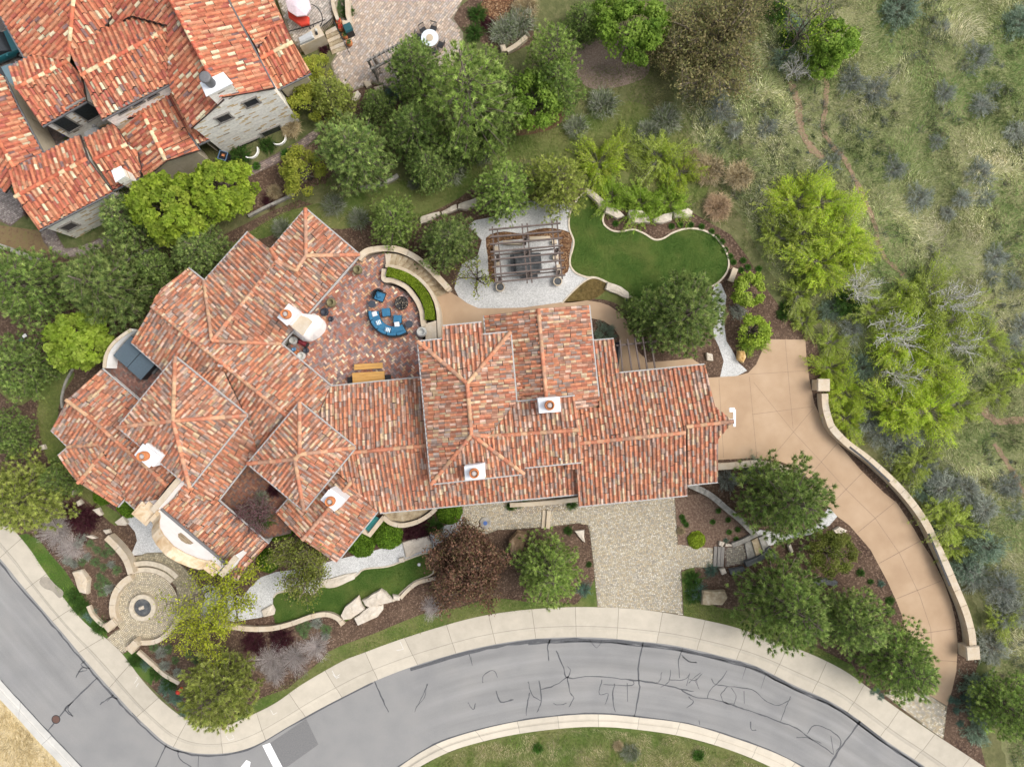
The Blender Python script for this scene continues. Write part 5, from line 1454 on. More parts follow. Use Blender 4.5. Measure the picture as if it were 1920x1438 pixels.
def rock(pts, h, label, mat=M_ROCK, name="boulder", cat="boulder", group=None, seed=0):
    """an irregular slab: traced outline with its own height and a broken top"""
    rr = random.Random(len(label) * 7 + int(pts[0][0])); P = [W(p[0], p[1], GZ + h * .8) for p in pts]
    c = sum(P, Vector()) / len(P); n = len(P)
    Q = []
    for i in range(n):           # split long sides so that the outline is broken
        a, b = P[i], P[(i + 1) % n]; k = max(1, int((b - a).length / .4))
        for j in range(k):
            p = a.lerp(b, j / k); Q.append(p + (Vector((rr.uniform(-.05, .05), rr.uniform(-.05, .05), 0)) if j else Vector()))
    n = len(Q); vs = []; fs = []
    tl = Vector((rr.uniform(-.12, .12), rr.uniform(-.12, .12)))
    for s_, hh in ((1.0, -.1), (1.02, h * .55), (.94, h * .92), (.62, h), (.25, h * 1.04)):
        for p in Q:
            d = (p - c) * (s_ * (1 + rr.uniform(-.03, .03)))
            vs.append((d.x, d.y, hh + (d.x * tl.x + d.y * tl.y) * min(1, hh) + (rr.uniform(-.03, .03) if hh > 0 else 0)))
    for r in range(4):
        for i in range(n): fs.append((r * n + i, r * n + (i + 1) % n, (r + 1) * n + (i + 1) % n, (r + 1) * n + i))
    fs.append(tuple(range(4 * n, 5 * n)))
    o = MB().add(vs, fs).build(name, mat); o.location = (c.x, c.y, GZ)
    return tag(o, label, cat, group)


Zp = lambda L_: off(L_, 780, 250)
rock(Zp([(955, 305), (985, 318), (1065, 383), (1055, 415), (1030, 420), (995, 370), (955, 335)]), .5, "long pale boulder at the top corner of the oval lawn")
rock(Zp([(1070, 405), (1120, 420), (1175, 465), (1130, 480), (1060, 445)]), .4, "flat pale boulder just above the lawn notch, beside a long boulder")
rock(Zp([(1195, 430), (1270, 435), (1310, 470), (1315, 505), (1215, 500), (1190, 460)]), .5, "broad grey and tan boulder in the middle of the back row")
rock(Zp([(1330, 480), (1390, 455), (1440, 445), (1435, 490), (1380, 507), (1335, 500)]), .45, "whitest boulder of the row above the oval lawn")
rock(Zp([(1445, 440), (1530, 420), (1553, 440), (1550, 468), (1450, 475)]), .45, "tan squared boulder ending the back row at right")
rock(Zp([(1075, 835), (1150, 860), (1190, 890), (1205, 915), (1190, 930), (1060, 875)]), .3, "long pale stepping slab at the lower edge of the oval lawn")
rock(Zp([(235, 400), (340, 362), (350, 400), (280, 430), (235, 425)]), .5, "rounded pale boulder above the dark mulch near two pines")
rock(Zp([(140, 442), (225, 400), (232, 430), (150, 462)]), .4, "low pale stone between two boulders on the lawn edge")
rock(Zp([(20, 470), (130, 440), (140, 455), (60, 500), (25, 510)]), .4, "pale wedge boulder beside the small round pine")
rock(Zp([(1810, 1220), (1845, 1222), (1855, 1255), (1838, 1290), (1808, 1270)]), .5, "speckled golden boulder at the bend of the white gravel", mat=mat_noise("golden_boulder", [(.3, (.35, .2, .07)), (.5, (.5, .33, .14)), (.7, (.66, .56, .4))], scale=2.5, bump=.04))
rock(Zp([(1630, 1230), (1665, 1240), (1670, 1278), (1635, 1275)]), .3, "small pale flagstone beneath the big round pine")
Zb = lambda L_: off(L_, 400, 850)
rock(Zb([(815, 800), (830, 850), (850, 875), (770, 930), (730, 935), (715, 910), (740, 860)]), .45, "upright tan boulder standing across the front lawn's end")
rock(Zb([(835, 825), (940, 763), (965, 780), (1010, 830), (880, 868), (850, 855)]), .5, "broad tan boulder, highest of the three by the front lawn")
rock(Zb([(790, 925), (870, 865), (950, 850), (950, 880), (920, 920), (810, 965)]), .45, "long cream boulder nearest the street grass")
rock(Zb([(1005, 792), (1050, 800), (1045, 825), (1010, 825)]), .3, "small white rock next to the broad tan boulder")
rock(Zb([(1060, 500), (1205, 462), (1228, 525), (1080, 585)]), .2, "big flat cream stepping stone in the front gravel path", name="stepping_stone", cat="stepping stone")
rock(Zb([(270, 880), (330, 850), (345, 880), (340, 905), (280, 920)]), .25, "flat cream stone at the left end of the front lawn", name="stepping_stone", cat="stepping stone")
rock(Zb([(600, 720), (700, 690), (800, 670), (790, 705), (690, 750), (610, 748)]), .15, "thin long flagstone lying along the upper lawn edge", name="stepping_stone", cat="stepping stone")
rock(Zb([(1040, 590), (1070, 582), (1072, 610), (1045, 615)]), .25, "small white rock where gravel meets the stepping stone")
wall("court_wall", "low curved stone edging between the front lawn and the russet tree bed", Zb([(1050, 815), (1090, 770), (1150, 725), (1250, 702)]), 7, GZ, .35, M_STONE, capmat=M_STONE)
Zc = lambda L_: off(L_, 780, 850)
rock(Zc([(890, 435), (945, 430), (950, 500), (935, 490)]), .25, "sharp white triangular stone beside the cobbled driveway")
rock(Zc([(570, 442), (625, 455), (600, 540), (560, 572), (525, 545), (522, 490)]), 1.0, "large brown domed boulder half hidden by the round pine", mat=mat_noise("brown_boulder", [(.3, (.12, .08, .05)), (.5, (.25, .17, .1)), (.7, (.4, .3, .2))], scale=2, bump=.05, stretch=(1, .4, 1)))
rock(Zc([(1610, 770), (1680, 775), (1735, 770), (1750, 810), (1720, 850), (1605, 850)]), .5, "big flat grey boulder beside the lower planting by the drive", mat=M_STEP)
rock(Zc([(1705, 492), (1735, 500), (1720, 525), (1702, 515)]), .3, "small white rock at the top of the plank steps")
rock(Zc([(1740, 505), (1782, 510), (1785, 520), (1735, 523)]), .25, "thin white stone next to the blue green tuft at the steps")
rock(Zc([(1705, 650), (1735, 645), (1745, 670), (1720, 682)]), .35, "rounded white rock below the plank steps")
rock(Zc([(1760, 650), (1840, 635), (1852, 655), (1800, 690), (1770, 680)]), .4, "dark slate boulder below the plank steps", mat=M_STONED)
Zr = lambda L_: off(L_, 1280, 600)
rock(Zr([(845, 1180), (880, 1160), (922, 1180), (915, 1190), (865, 1202)]), .3, "flat white stone by the drive below the white gravel")
rock(Zr([(592, 1270), (605, 1255), (622, 1300), (610, 1312)]), .35, "upright grey white rock in mulch above the olive shrub")
Z8 = lambda L_: off(L_, 0, 780)
rock(Z8([(405, 875), (455, 865), (495, 920), (490, 1000), (450, 990)]), .5, "long tan boulder set in the street side bed", mat=M_STONE)
rock(Z8([(645, 595), (690, 560), (715, 600), (700, 615), (660, 612)]), .35, "pale grey rock at the top of the left gravel path")
rock(Z8([(520, 525), (555, 515), (575, 555), (560, 560)]), .3, "flat cream rock on the lawn edge by the purple barberry")
rock(Z8([(425, 480), (445, 470), (462, 490), (440, 507)]), .35, "round cream stone left of the purple barberry")
rock(Z8([(385, 420), (415, 415), (420, 440), (400, 447)]), .35, "round grey stone near the left lawn strip")
rock(Z8([(220, 165), (245, 160), (255, 185), (230, 192)]), .3, "lone pale stone in the mulch left of the house")
rock(Z8([(475, 672), (510, 668), (548, 685), (520, 690)]), .25, "thin white stone above the lavender bed")
rock(Z8([(578, 640), (612, 635), (620, 655), (595, 665)]), .25, "small tan stone above the golden court wall")
rock([(845, 170), (830, 150), (862, 158)], .3, "flat stone in grass below the neighbour terrace") if False else None
rock(off([(480, 530), (510, 510), (530, 530), (500, 570), (478, 565)], 500, 0), .35, "pale grey boulder under the neighbour's pines")
rock(off([(540, 460), (580, 455), (590, 480), (560, 495)], 500, 0), .3, "pinkish flat stone at the neighbour terrace edge", mat=M_STONE)
rock(off([(600, 490), (650, 480), (655, 510), (620, 520)], 500, 0), .3, "tan flat stone at the neighbour terrace edge near the arbor", mat=M_STONE)
wall("garden_wall", "short curved tan block wall beside the grey grasses at the top", off([(1350, 285), (1400, 255), (1460, 205)], 500, 0), 8, GZ, .5, M_STONE)
rock(off([(1310, 255), (1340, 250), (1350, 290), (1320, 295)], 500, 0), .45, "squared tan boulder at the end of the curved block wall", mat=M_STONE)
rock([(1866, 851), (1872, 846), (1876, 852), (1869, 856)], .3, "small pale rock on the lower right slope beside the trail")
# stone bench at the lawn end
t = T("stone_bench", "flat pale stone bench slab at the right end of the oval lawn", "bench", 1374, 516, GZ, 1.22, zt=.45)
t.part("seat", MB().box((0, 0, .36), (1.05, .42, .1)), M_STONE, bevel=.02)
for s_ in (-1, 1): t.part("leg", MB().box((s_ * .36, 0, 0), (.16, .34, .36)), M_STONE)
# fountain planter in the round court
t = T("fountain", "round stone ringed basin with dark soil and a small rock at its centre", "fountain", 272, 1136)
t.part("rim", MB().lathe((0, 0, 0), [(1.0, 0), (1.0, .38), (.96, .42), (.68, .42), (.66, .38), (.66, .1), (.1, .1)], 36), M_CEDGE, smooth=False)
t.part("soil", MB().lathe((0, 0, .1), [(.66, 0), (.66, .18), (.5, .22), (.01, .24)], 30), M_STONED)
t.part("spout_rock", MB().box((-.08, -.02, .3), (.42, .3, .22), .3, taper=.6), M_ROCK, bevel=.05)
t = T("drain_fountain", "small round disc fountain with a blue centre on the cobbled walk", "fountain", 910, 980)
t.part("ring", MB().lathe((0, 0, 0), [(.44, 0), (.44, .1), (.4, .13), (.16, .13), (.15, .05)], 28), M_STONEG)
t.part("water", MB().lathe((0, 0, .02), [(.17, 0), (.17, .1), (.01, .11)], 20), mat_plain("blue_glass", (.08, .14, .35), rough=.2))

# ---------------------------------------------------------------- patio furniture
def circle3(a, b, c):
    A = np.array([[2 * (b[0] - a[0]), 2 * (b[1] - a[1])], [2 * (c[0] - a[0]), 2 * (c[1] - a[1])]])
    r = np.array([b[0] ** 2 + b[1] ** 2 - a[0] ** 2 - a[1] ** 2, c[0] ** 2 + c[1] ** 2 - a[0] ** 2 - a[1] ** 2])
    x, y = np.linalg.solve(A, r); return (x, y), math.hypot(a[0] - x, a[1] - y)


R3 = lambda x, y: (640 + x / 6.845, 530 + y / 6.845)
c_, r_ = circle3(R3(335, 360), R3(500, 655), R3(850, 650))
cW = W(c_[0], c_[1], PZ + .5); sofa = thing("curved_sofa", "long curved blue outdoor sofa with striped white pillows on the brick patio", "sofa", (cW.x, cW.y, PZ))
Ro = M(r_, PZ + .6); Ri = Ro - .78
a0 = math.atan2(-(R3(335, 360)[1] - c_[1]), R3(335, 360)[0] - c_[0]); a1 = math.atan2(-(R3(850, 650)[1] - c_[1]), R3(850, 650)[0] - c_[0])
if a0 < 0: a0 += 2 * math.pi
if a1 < a0: a1 += 2 * math.pi
arc = lambda r, t0, t1, n=14: [(r * math.cos(t0 + (t1 - t0) * i / (n - 1)), r * math.sin(t0 + (t1 - t0) * i / (n - 1))) for i in range(n)]
MB().ribbon(arc((Ro + Ri) / 2, a0, a1, 30), Ro - Ri, .06, .3).build("base", M_BLACK, sofa)
MB().ribbon(arc(Ro - .04, a0, a1, 30), .08, .3, .62).build("back_frame", M_BLACK, sofa)
for i in range(3):
    s0 = a0 + (a1 - a0) * i / 3 + .012; s1 = a0 + (a1 - a0) * (i + 1) / 3 - .012
    MB().ribbon(arc(Ri + .29, s0, s1, 10), .58, .3, .45).build("seat_cushion", M_BLUE, sofa, bevel=.04)
for i in range(5):
    s0 = a0 + (a1 - a0) * i / 5 + .012; s1 = a0 + (a1 - a0) * (i + 1) / 5 - .012
    MB().ribbon(arc(Ro - .19, s0, s1, 8), .2, .4, .74).build("back_cushion", M_BLUE, sofa, bevel=.06)
M_PILW = mat_plain("white_linen", (.72, .74, .76), rough=.9)
M_PILS = mat_noise("striped_linen", [(.42, (.12, .3, .45)), (.5, (.75, .75, .75))], scale=1, rough=.9)
for nm in ("s",):
    m_ = M_PILS; N_ = m_.node_tree.nodes
    wv = N_.new("ShaderNodeTexWave"); wv.inputs["Scale"].default_value = 2.6
    m_.node_tree.links.new(N_["Texture Coordinate"].outputs["Object"], wv.inputs["Vector"])
    rp_ = [n for n in N_ if n.bl_idname == "ShaderNodeValToRGB"][0]; m_.node_tree.links.new(wv.outputs[0], rp_.inputs[0])
for (x, y, rz, mt, lab) in ((420, 400, .3, M_PILW, "white patterned pillow at the upper end of the curved sofa"), (468, 512, .35, M_PILS, "striped pillow nearer the upper end of the curved sofa"), (590, 605, -.3, M_PILS, "striped pillow at the middle of the curved sofa"), (708, 533, .1, M_PILW, "white patterned pillow beside the square ottoman")):
    p = R3(x, y); t = T("pillow", lab, "pillow", p[0], p[1], PZ + .47, rz, zt=PZ + .6, group="pillows on the curved sofa")
    m = MB(); m.box((0, 0, 0), (.4, .36, .08), taper=.85).box((0, 0, .08), (.34, .3, .05), taper=.6); t.part("cushion", m, mt, bevel=.03)
for (x, y, rz, lab) in ((572, 380, .12, "blue square ottoman nearer the armchair"), (718, 468, -.03, "blue square ottoman nearer the round side table")):
    p = R3(x, y); t = T("ottoman", lab, "ottoman", p[0], p[1], PZ, rz, zt=PZ + .42, group="blue ottomans by the sofa")
    t.part("base", MB().box((0, 0, .04), (.6, .6, .24)), M_BLACK); t.part("cushion", MB().box((0, 0, .28), (.58, .58, .14)), M_BLUE, bevel=.04)
p = R3(480, 165); t = T("armchair", "dark framed armchair with blue cushions turned to the fire bowl", "armchair", p[0], p[1], PZ, -.38, zt=PZ + .45)
t.part("base", MB().box((0, 0, .05), (.8, .75, .25)), M_BLACK); t.part("seat_cushion", MB().box((.08, -.04, .3), (.66, .6, .14)), M_BLUE, bevel=.04)
m = MB(); m.ribbon(arc(.42, 1.4, 3.9, 12), .1, .05, .72); t.part("back_frame", m, M_BLACK)
t.part("pillow", MB().box((.02, .02, .46), (.36, .36, .12), .6, taper=.8), M_BLUE, bevel=.04)
M_EMBER = mat_noise("dark_stones", [(0, (.02, .02, .02)), (.5, (.08, .075, .07)), (.8, (.25, .2, .14)), (1, (.45, .38, .28))], vor=16, bump=.06, bscale=20)
p = R3(770, 262); t = T("fire_bowl", "round fire bowl heaped with dark rocks on the brick patio", "fire bowl", p[0], p[1], PZ, zt=PZ + .45)
t.part("bowl", MB().lathe((0, 0, 0), [(.3, 0), (.42, .2), (.5, .4), (.46, .4), (.3, .3)], 28), M_BLACK, smooth=True)
m = MB(); rr = random.Random(4)
for k in range(60):
    a_ = rr.uniform(0, 6.28); r0 = .44 * math.sqrt(rr.random()); m.box((r0 * math.cos(a_), r0 * math.sin(a_), .32 + .12 * (1 - r0 / .45)), (rr.uniform(.06, .13), rr.uniform(.06, .13), .08), rr.uniform(0, 3), taper=.6)
t.part("lava_rocks", m, M_EMBER)
for (x, y, lab) in ((392, 275, "round dark side table beside the armchair"), (870, 532, "round dark side table at the right end of the sofa")):
    p = R3(x, y); t = T("side_table", lab, "side table", p[0], p[1], PZ, zt=PZ + .5, group="round side tables on the patio")
    t.part("top", MB().lathe((0, 0, .45), [(.26, 0), (.27, .02), (.27, .04), (.01, .045)], 24), mat_plain("dark_slate_top", (.04, .05, .065), rough=.5)); t.part("stem", MB().lathe((0, 0, 0), [(.18, 0), (.18, .03), (.05, .05), (.05, .45)], 14), M_BLACK)
# dining set: plank table, bench, two dark end seats
t = T("dining_table", "golden teak plank dining table at the patio's lower edge", "table", 691, 710, PZ, .06, zt=PZ + .75)
for i in range(5): t.part("plank", MB().box((0, -.38 + i * .19, .7), (2.3, .182, .05)), M_WOODY, bevel=.006)
for sx_ in (-1, 1):
    for sy_ in (-1, 1): t.part("leg", MB().box((sx_ * 1.02, sy_ * .36, 0), (.09, .09, .7)), M_WOODY)
t = T("bench", "golden teak bench along the upper side of the dining table", "bench", 691, 689.5, PZ, .06, zt=PZ + .45)
t.part("seat", MB().box((0, 0, .4), (2.05, .2, .05)).box((0, .21, .4), (2.05, .2, .05)), M_WOODY, bevel=.006)
for s_ in (-1, 1): t.part("leg", MB().box((s_ * .85, .1, 0), (.08, .36, .4)), M_WOODY)
for (px, lab) in ((656.5, "black cube seat at the left end of the dining table"), (726.5, "black cube seat at the right end of the dining table")):
    t = T("end_seat", lab, "stool", px, 710.5 - (px - 691) * .06, PZ, .06, zt=PZ + .45, group="black seats at the dining table")
    t.part("seat", MB().box((0, 0, .36), (.42, .45, .08)), M_BLACK, bevel=.02); t.part("frame", MB().box((0, 0, 0), (.36, .4, .36)), M_BLACK)


def pot(px, py, z, r, label, mat, h=.6, plant=None, rz=0, name="plant_pot", group=None):
    t = T(name, label, "pot", px, py, z, rz, zt=z + h, group=group)
    t.part("vessel", MB().lathe((0, 0, 0), [(r * .6, 0), (r * .95, h * .4), (r, h * .75), (r * .75, h * .95), (r * .8, h), (r * .62, h), (r * .6, h * .7), (.01, h * .7)], 20), mat, smooth=True)
    return t


M_POTG = mat_noise("mossy_glaze", [(.3, (.12, .1, .05)), (.6, (.22, .2, .11)), (.8, (.14, .1, .12))], scale=3, rough=.5)
M_POTW = mat_plain("pale_ceramic", (.5, .5, .47), rough=.5)
M_POTD = mat_plain("dark_ceramic", (.04, .045, .06), rough=.45)
pot(668.5, 505, PZ, .34, "mossy brown glazed urn under the far roof corner of the patio", M_POTG, .8)
pot(619, 567, PZ, .34, "mossy brown glazed urn by the wall above the fireplace", M_POTG, .8)
pot(607.5, 585, PZ, .3, "black bowl pot right above the white fireplace", M_POTD, .4)
pot(619.5, 598, PZ, .2, "dark small pot beside the right flank of the fireplace", M_POTD, .35)
pot(548, 638, PZ, .3, "white and brown urn in the corner left of the fireplace", M_POTW, .7)
pot(572.5, 657, PZ, .22, "dark blue grey pot in the fireplace corner", M_POTD, .4)
pot(563, 667, PZ, .3, "pale round urn lowest in the fireplace corner", M_POTW, .6)
pot(550, 655, PZ, .16, "small sky blue pot in the fireplace corner", mat_plain("sky_blue_glaze", (.12, .25, .4), rough=.3), .35)
pot(556, 662, PZ, .22, "rust brown bowl beside the pale urn", M_TERRA, .3)
t = T("log_rack", "red and black log rack tucked under the fireplace hood", "rack", 566, 643, PZ, -.45, zt=PZ + .5)
t.part("frame", MB().box((0, 0, 0), (.75, .35, .06)).box((-.35, 0, .06), (.05, .35, .4)).box((.35, 0, .06), (.05, .35, .4)), M_BLACK)
t.part("logs", MB().tube((-.33, -.1, .16), (.33, -.1, .16), .09).tube((-.33, .08, .16), (.33, .08, .16), .09).tube((-.33, 0, .3), (.33, 0, .3), .08), mat_plain("red_logs", (.22, .03, .04), rough=.6))
pot(789.5, 622, PZ, .38, "large pale grey urn with a dark dried plant at the patio's right edge", M_POTW, .8)
# hot tub
t = T("hot_tub", "square hot tub under a slate blue cover in the side court", "hot tub", 253.5, 671, 1.7, -.73, zt=2.65)
t.part("tub", MB().box((0, 0, 0), (2.55, 1.85, .78)), M_BLACK)
m = MB(); m.box((-.67, 0, .78), (1.3, 1.9, .12)); m.box((.67, 0, .78), (1.3, 1.9, .12)); t.part("cover", m, mat_plain("slate_vinyl", (.075, .105, .13), rough=.55, var=.1), bevel=.04)
st_ = T("spa_steps", "dark grey double step in front of the hot tub", "steps", 287, 689, 1.7, -.73, zt=1.95)
st_.part("tread", MB().box((-.15, .05, 0), (.3, .8, .4)), M_STONED); st_.part("tread", MB().box((.17, .0, 0), (.3, .8, .2)), M_STONED)

# ---------------------------------------------------------------- timber pergola over the picnic table
S4 = lambda x, y: (890 + x / 8.46, 390 + y / 8.46)
pg = thing("pergola", "weathered brown timber pergola with open slats over the gravel court", "pergola", W(*S4(820, 750), GZ))
loc = pg.location
zB, zS = 2.5, 2.7
slats = [((225, 350), (1360, 243)), ((245, 462), (1375, 372)), ((240, 580), (1390, 480)), ((250, 700), (1400, 597)), ((265, 825), (1410, 712)), ((275, 940), (1420, 830)), ((270, 1060), (1435, 948)), ((320, 1180), (1440, 1065))]
for a, b in slats:
    A, B = W(*S4(*a), zS) - loc, W(*S4(*b), zS) - loc; A.z = B.z = zS - GZ
    MB().bar(A, B, .1, .18).build("slat", M_PERG, pg)
for a, b in (((278, 300), (345, 1195)), ((360, 340), (430, 1195)), ((750, 255), (835, 1195)), ((830, 245), (910, 1190)), ((1222, 205), (1305, 1090)), ((1303, 197), (1390, 1130))):
    A, B = W(*S4(*a), zB) - loc, W(*S4(*b), zB) - loc; A.z = B.z = zB - GZ
    MB().bar(A, B, .09, .2).build("beam", M_PERG, pg)
for x, y in ((360, 760), (390, 1110), (805, 470), (830, 700), (1305, 660), (1335, 1010), (860, 1040)):
    p = W(*S4(x, y), 2.3) - loc; MB().box((p.x, p.y, 0), (.2, .2, 2.3)).build("post", M_PERG, pg)
for a, b in (((260, 755), (1250, 655)), ((270, 1110), (1300, 1010))):
    A, B = W(*S4(*a), 2.1) - loc, W(*S4(*b), 2.1) - loc; A.z = B.z = 2.0; MB().bar(A, B, .08, .16).build("brace", M_PERG, pg)
for pts, lab in (([(300, 640), (370, 620), (370, 700)], 0), ):
    pass
for k, (x, y, lab) in enumerate(((405, 1255, "stone ringed planter at the lower left foot of the pergola"), (1318, 1165, "stone ringed planter at the lower right foot of the pergola"))):
    t = T("round_planter", lab, "planter", *S4(x, y), GZ, zt=.5, group="round planters at the pergola")
    t.part("rim", MB().lathe((0, 0, 0), [(.3, 0), (.34, .4), (.34, .45), (.27, .45), (.26, .35)], 24), M_STONE); t.part("soil", MB().lathe((0, 0, .1), [(.26, 0), (.26, .26), (.01, .28)], 20), M_STONED)
for (x0, y0, x1, y1, lab) in ((300, 640, 390, 640, "tan stone block under the pergola's upper left posts"), (345, 870, 400, 880, "tan stone block under the pergola's lower left posts"), (1230, 540, 1300, 530, "cream stone block under the pergola's upper right posts"), (1240, 780, 1325, 775, "cream stone block between the pergola's right posts"), (1320, 900, 1350, 1040, "cream stone block under the pergola's lower right posts"), (450, 545, 760, 560, "long low stone seat wall under the pergola's upper slats at left"), (870, 480, 1200, 470, "long low stone seat wall under the pergola's upper slats at right")):
    wall("stone_block", lab, [S4(x0, y0), S4(x1, y1)], 8 if "block" in lab else 6, GZ, .5, M_STONE, cat="block" if "block" in lab else "seat wall", smooth=False)
sheet("garden_bed", [S4(*p) for p in ((175, 480), (250, 420), (360, 385), (480, 375), (640, 395), (760, 410), (880, 370), (1000, 335), (1130, 318), (1280, 325), (1420, 355), (1510, 390), (1550, 500), (1530, 640), (1495, 780), (1500, 930), (1480, 1010), (1420, 1060), (1340, 1060), (1330, 780), (1330, 480), (1000, 470), (700, 500), (440, 520), (330, 560), (300, 700), (310, 900), (330, 1180), (250, 1170), (215, 1000), (210, 780), (185, 640))], Z[3], M_MULCHR)
t = T("picnic_table", "dark weathered plank table under the pergola", "table", *S4(840, 880), GZ, .08, zt=.75)
for i in range(7): t.part("plank", MB().box((0, -.72 + i * .22, .7), (1.75, .205, .05)), M_STONED)
t.part("trestle", MB().box((-.6, 0, 0), (.1, 1.2, .7)).box((.6, 0, 0), (.1, 1.2, .7)), M_STONED)
for (x, y, rz, lab) in ((605, 880, 1.65, "dark bench left of the plank table under the pergola"), (1020, 860, 1.65, "dark bench right of the plank table under the pergola"), (770, 690, .08, "dark bench above the plank table under the pergola"), (860, 1075, .08, "dark bench below the plank table under the pergola")):
    t = T("bench", lab, "bench", *S4(x, y), GZ, rz, zt=.45, group="benches round the pergola table")
    t.part("seat", MB().box((0, 0, .38), (1.3, .34, .06)), M_STONED); t.part("leg", MB().box((-.5, 0, 0), (.08, .3, .38)), M_STONED); t.part("leg", MB().box((.5, 0, 0), (.08, .3, .38)), M_STONED)
# slatted arbor by the garage
ar = thing("arbor", "small brown timber arbor with five slats beside the garage", "arbor", W(1190, 660, GZ)); loc = ar.location
for a, b in (((1145, 1160), (1160, 1340)), ((1187, 1155), (1212, 1335)), ((1228, 1148), (1257, 1330)), ((1272, 1145), (1299, 1325)), ((1315, 1135), (1342, 1320))):
    A, B = W(*Zp([a])[0], 2.7) - loc, W(*Zp([b])[0], 2.7) - loc; A.z = B.z = 2.6; MB().bar(A, B, .1, .16).build("slat", M_PERG, ar)
A, B = W(*Zp([(1125, 1192)])[0], 2.5) - loc, W(*Zp([(1350, 1168)])[0], 2.5) - loc; A.z = B.z = 2.42; MB().bar(A, B, .12, .18).build("beam", M_PERG, ar)
for q in ((1150, 1190), (1325, 1172)):
    p = W(*Zp([q])[0], 2.4) - loc; MB().box((p.x, p.y, 0), (.14, .14, 2.35)).build("post", M_PERG, ar)
t = T("garage_screen", "narrow dark navy screen panel between porch roof and arbor", "screen", 1160, 668, GZ, 1.47, zt=2.2)
t.part("panel", MB().box((0, 0, 0), (2.2, .08, 2.1)), mat_plain("navy_panel", (.012, .014, .03), rough=.5)); t.part("frame", MB().box((0, 0, 2.1), (2.3, .14, .07)), M_BLACK)

# ---------------------------------------------------------------- neighbour's terrace
N5_ = lambda x, y: (520 + x / 5.647, y / 5.647)
p = N5_(200, 80); t = T("swing_chair", "red hanging lounger with a faded pink canopy on the neighbour terrace", "hanging chair", p[0], p[1], .5, -.5, zt=2.2)
M_RED = mat_plain("red_cloth", (.5, .05, .03), rough=.8); M_PINK = mat_plain("faded_pink_cloth", (.62, .52, .56), rough=.85)
t.part("cushion", MB().prism([(.95, -.35), (.5, -.75), (-.6, -.62), (-.95, -.15), (-.3, .1), (.7, .1)], .7, .95, bevel=.08), M_RED)
m = MB(); nn_ = 8; vs = [(0, 0, 1.85)] + [(.95 * math.cos(2 * math.pi * i / nn_ + .3), .8 * math.sin(2 * math.pi * i / nn_ + .3) + .25, 1.6) for i in range(nn_)] + [(.95 * math.cos(2 * math.pi * i / nn_ + .3), .8 * math.sin(2 * math.pi * i / nn_ + .3) + .25, 1.48) for i in range(nn_)]
m.add(vs, [(0, 1 + i, 1 + (i + 1) % nn_) for i in range(nn_)] + [(1 + i, 1 + nn_ + i, 1 + nn_ + (i + 1) % nn_, 1 + (i + 1) % nn_) for i in range(nn_)]); t.part("canopy", m, M_PINK)
m = MB()
for i in range(10):
    a_ = -.6 + i * .28; b_ = a_ + .28; m.tube((1.15 + .5 * math.cos(a_), .3 + .5 * math.sin(a_), .5 + i * .12), (1.15 + .5 * math.cos(b_), .3 + .5 * math.sin(b_), .5 + (i + 1) * .12), .035)
for q in ((1.5, -.9), (-.6, -1.3), (1.4, .8)): m.tube((.6, -.2, .05), (q[0], q[1], .03), .035)
m.tube((1.1, -.2, .05), (1.1, -.2, .6), .035); t.part("stand", m, M_IRON)
pz = thing("outdoor_kitchen", "stone grill counter with a grey covered grill beside the neighbour steps", "grill counter", W(*N5_(350, 410), .5)); loc = pz.location; loc.z = .5
pz.location = loc
q = [W(*N5_(*p), 1.4) - loc for p in ((240, 495), (500, 375), (430, 258), (370, 300), (215, 420))]
MB().prism([(v.x, v.y) for v in q], -.4, .9, bevel=.02).build("counter", M_STONE, pz)
q = [W(*N5_(*p), 1.8) - loc for p in ((230, 455), (380, 390), (350, 315), (205, 395))]
MB().prism([(v.x, v.y) for v in q], .9, 1.25, bevel=.12).build("grill_cover", M_SAILC, pz)
for x, y, h_ in ((412, 325, .3), (415, 355, .18)):
    v = W(*N5_(x, y), 1.5) - loc; MB().lathe((v.x, v.y, .9), [(.09, 0), (.1, h_ * .7), (.02, h_)], 12).build("canister", M_POTW if h_ > .2 else M_BLACK, pz)
ns = thing("stone_stairs", "straight pale stone flight with iron rails up to the neighbour terrace", "stairs", W(*N5_(620, 430), GZ)); loc = ns.location
for i in range(6):
    f0, f1 = i / 6, (i + 1) / 6; zt = .5 - i * .07
    la, lb = (500, 335), (580, 580); ra, rb = (615, 280), (735, 520)
    L_ = lambda a, b, f: (a[0] + (b[0] - a[0]) * f, a[1] + (b[1] - a[1]) * f)
    q = [W(*N5_(*L_(la, lb, f0)), zt) - loc, W(*N5_(*L_(ra, rb, f0)), zt) - loc, W(*N5_(*L_(ra, rb, f1)), zt) - loc, W(*N5_(*L_(la, lb, f1)), zt) - loc]
    MB().prism([(v.x, v.y) for v in q], -.05, zt - GZ + .02, bevel=.02).build("tread", M_STONE if i % 2 == 0 else M_STEP, ns)
for a, b in (((600, 235), (745, 525)), ((480, 285), (600, 225))):
    A, B = W(*N5_(*a), 1.3) - loc, W(*N5_(*b), .95) - loc
    m = MB(); A.z, B.z = 1.25, (.9 if a[0] == 600 else 1.25); m.bar(A, B, .05, .05)
    for k in range(9):
        v = A.lerp(B, k / 8); m.tube((v.x, v.y, .3 if a[0] != 600 else max(.0, .4 - k * .05)), v, .018)
    m.build("handrail", M_IRON, ns)
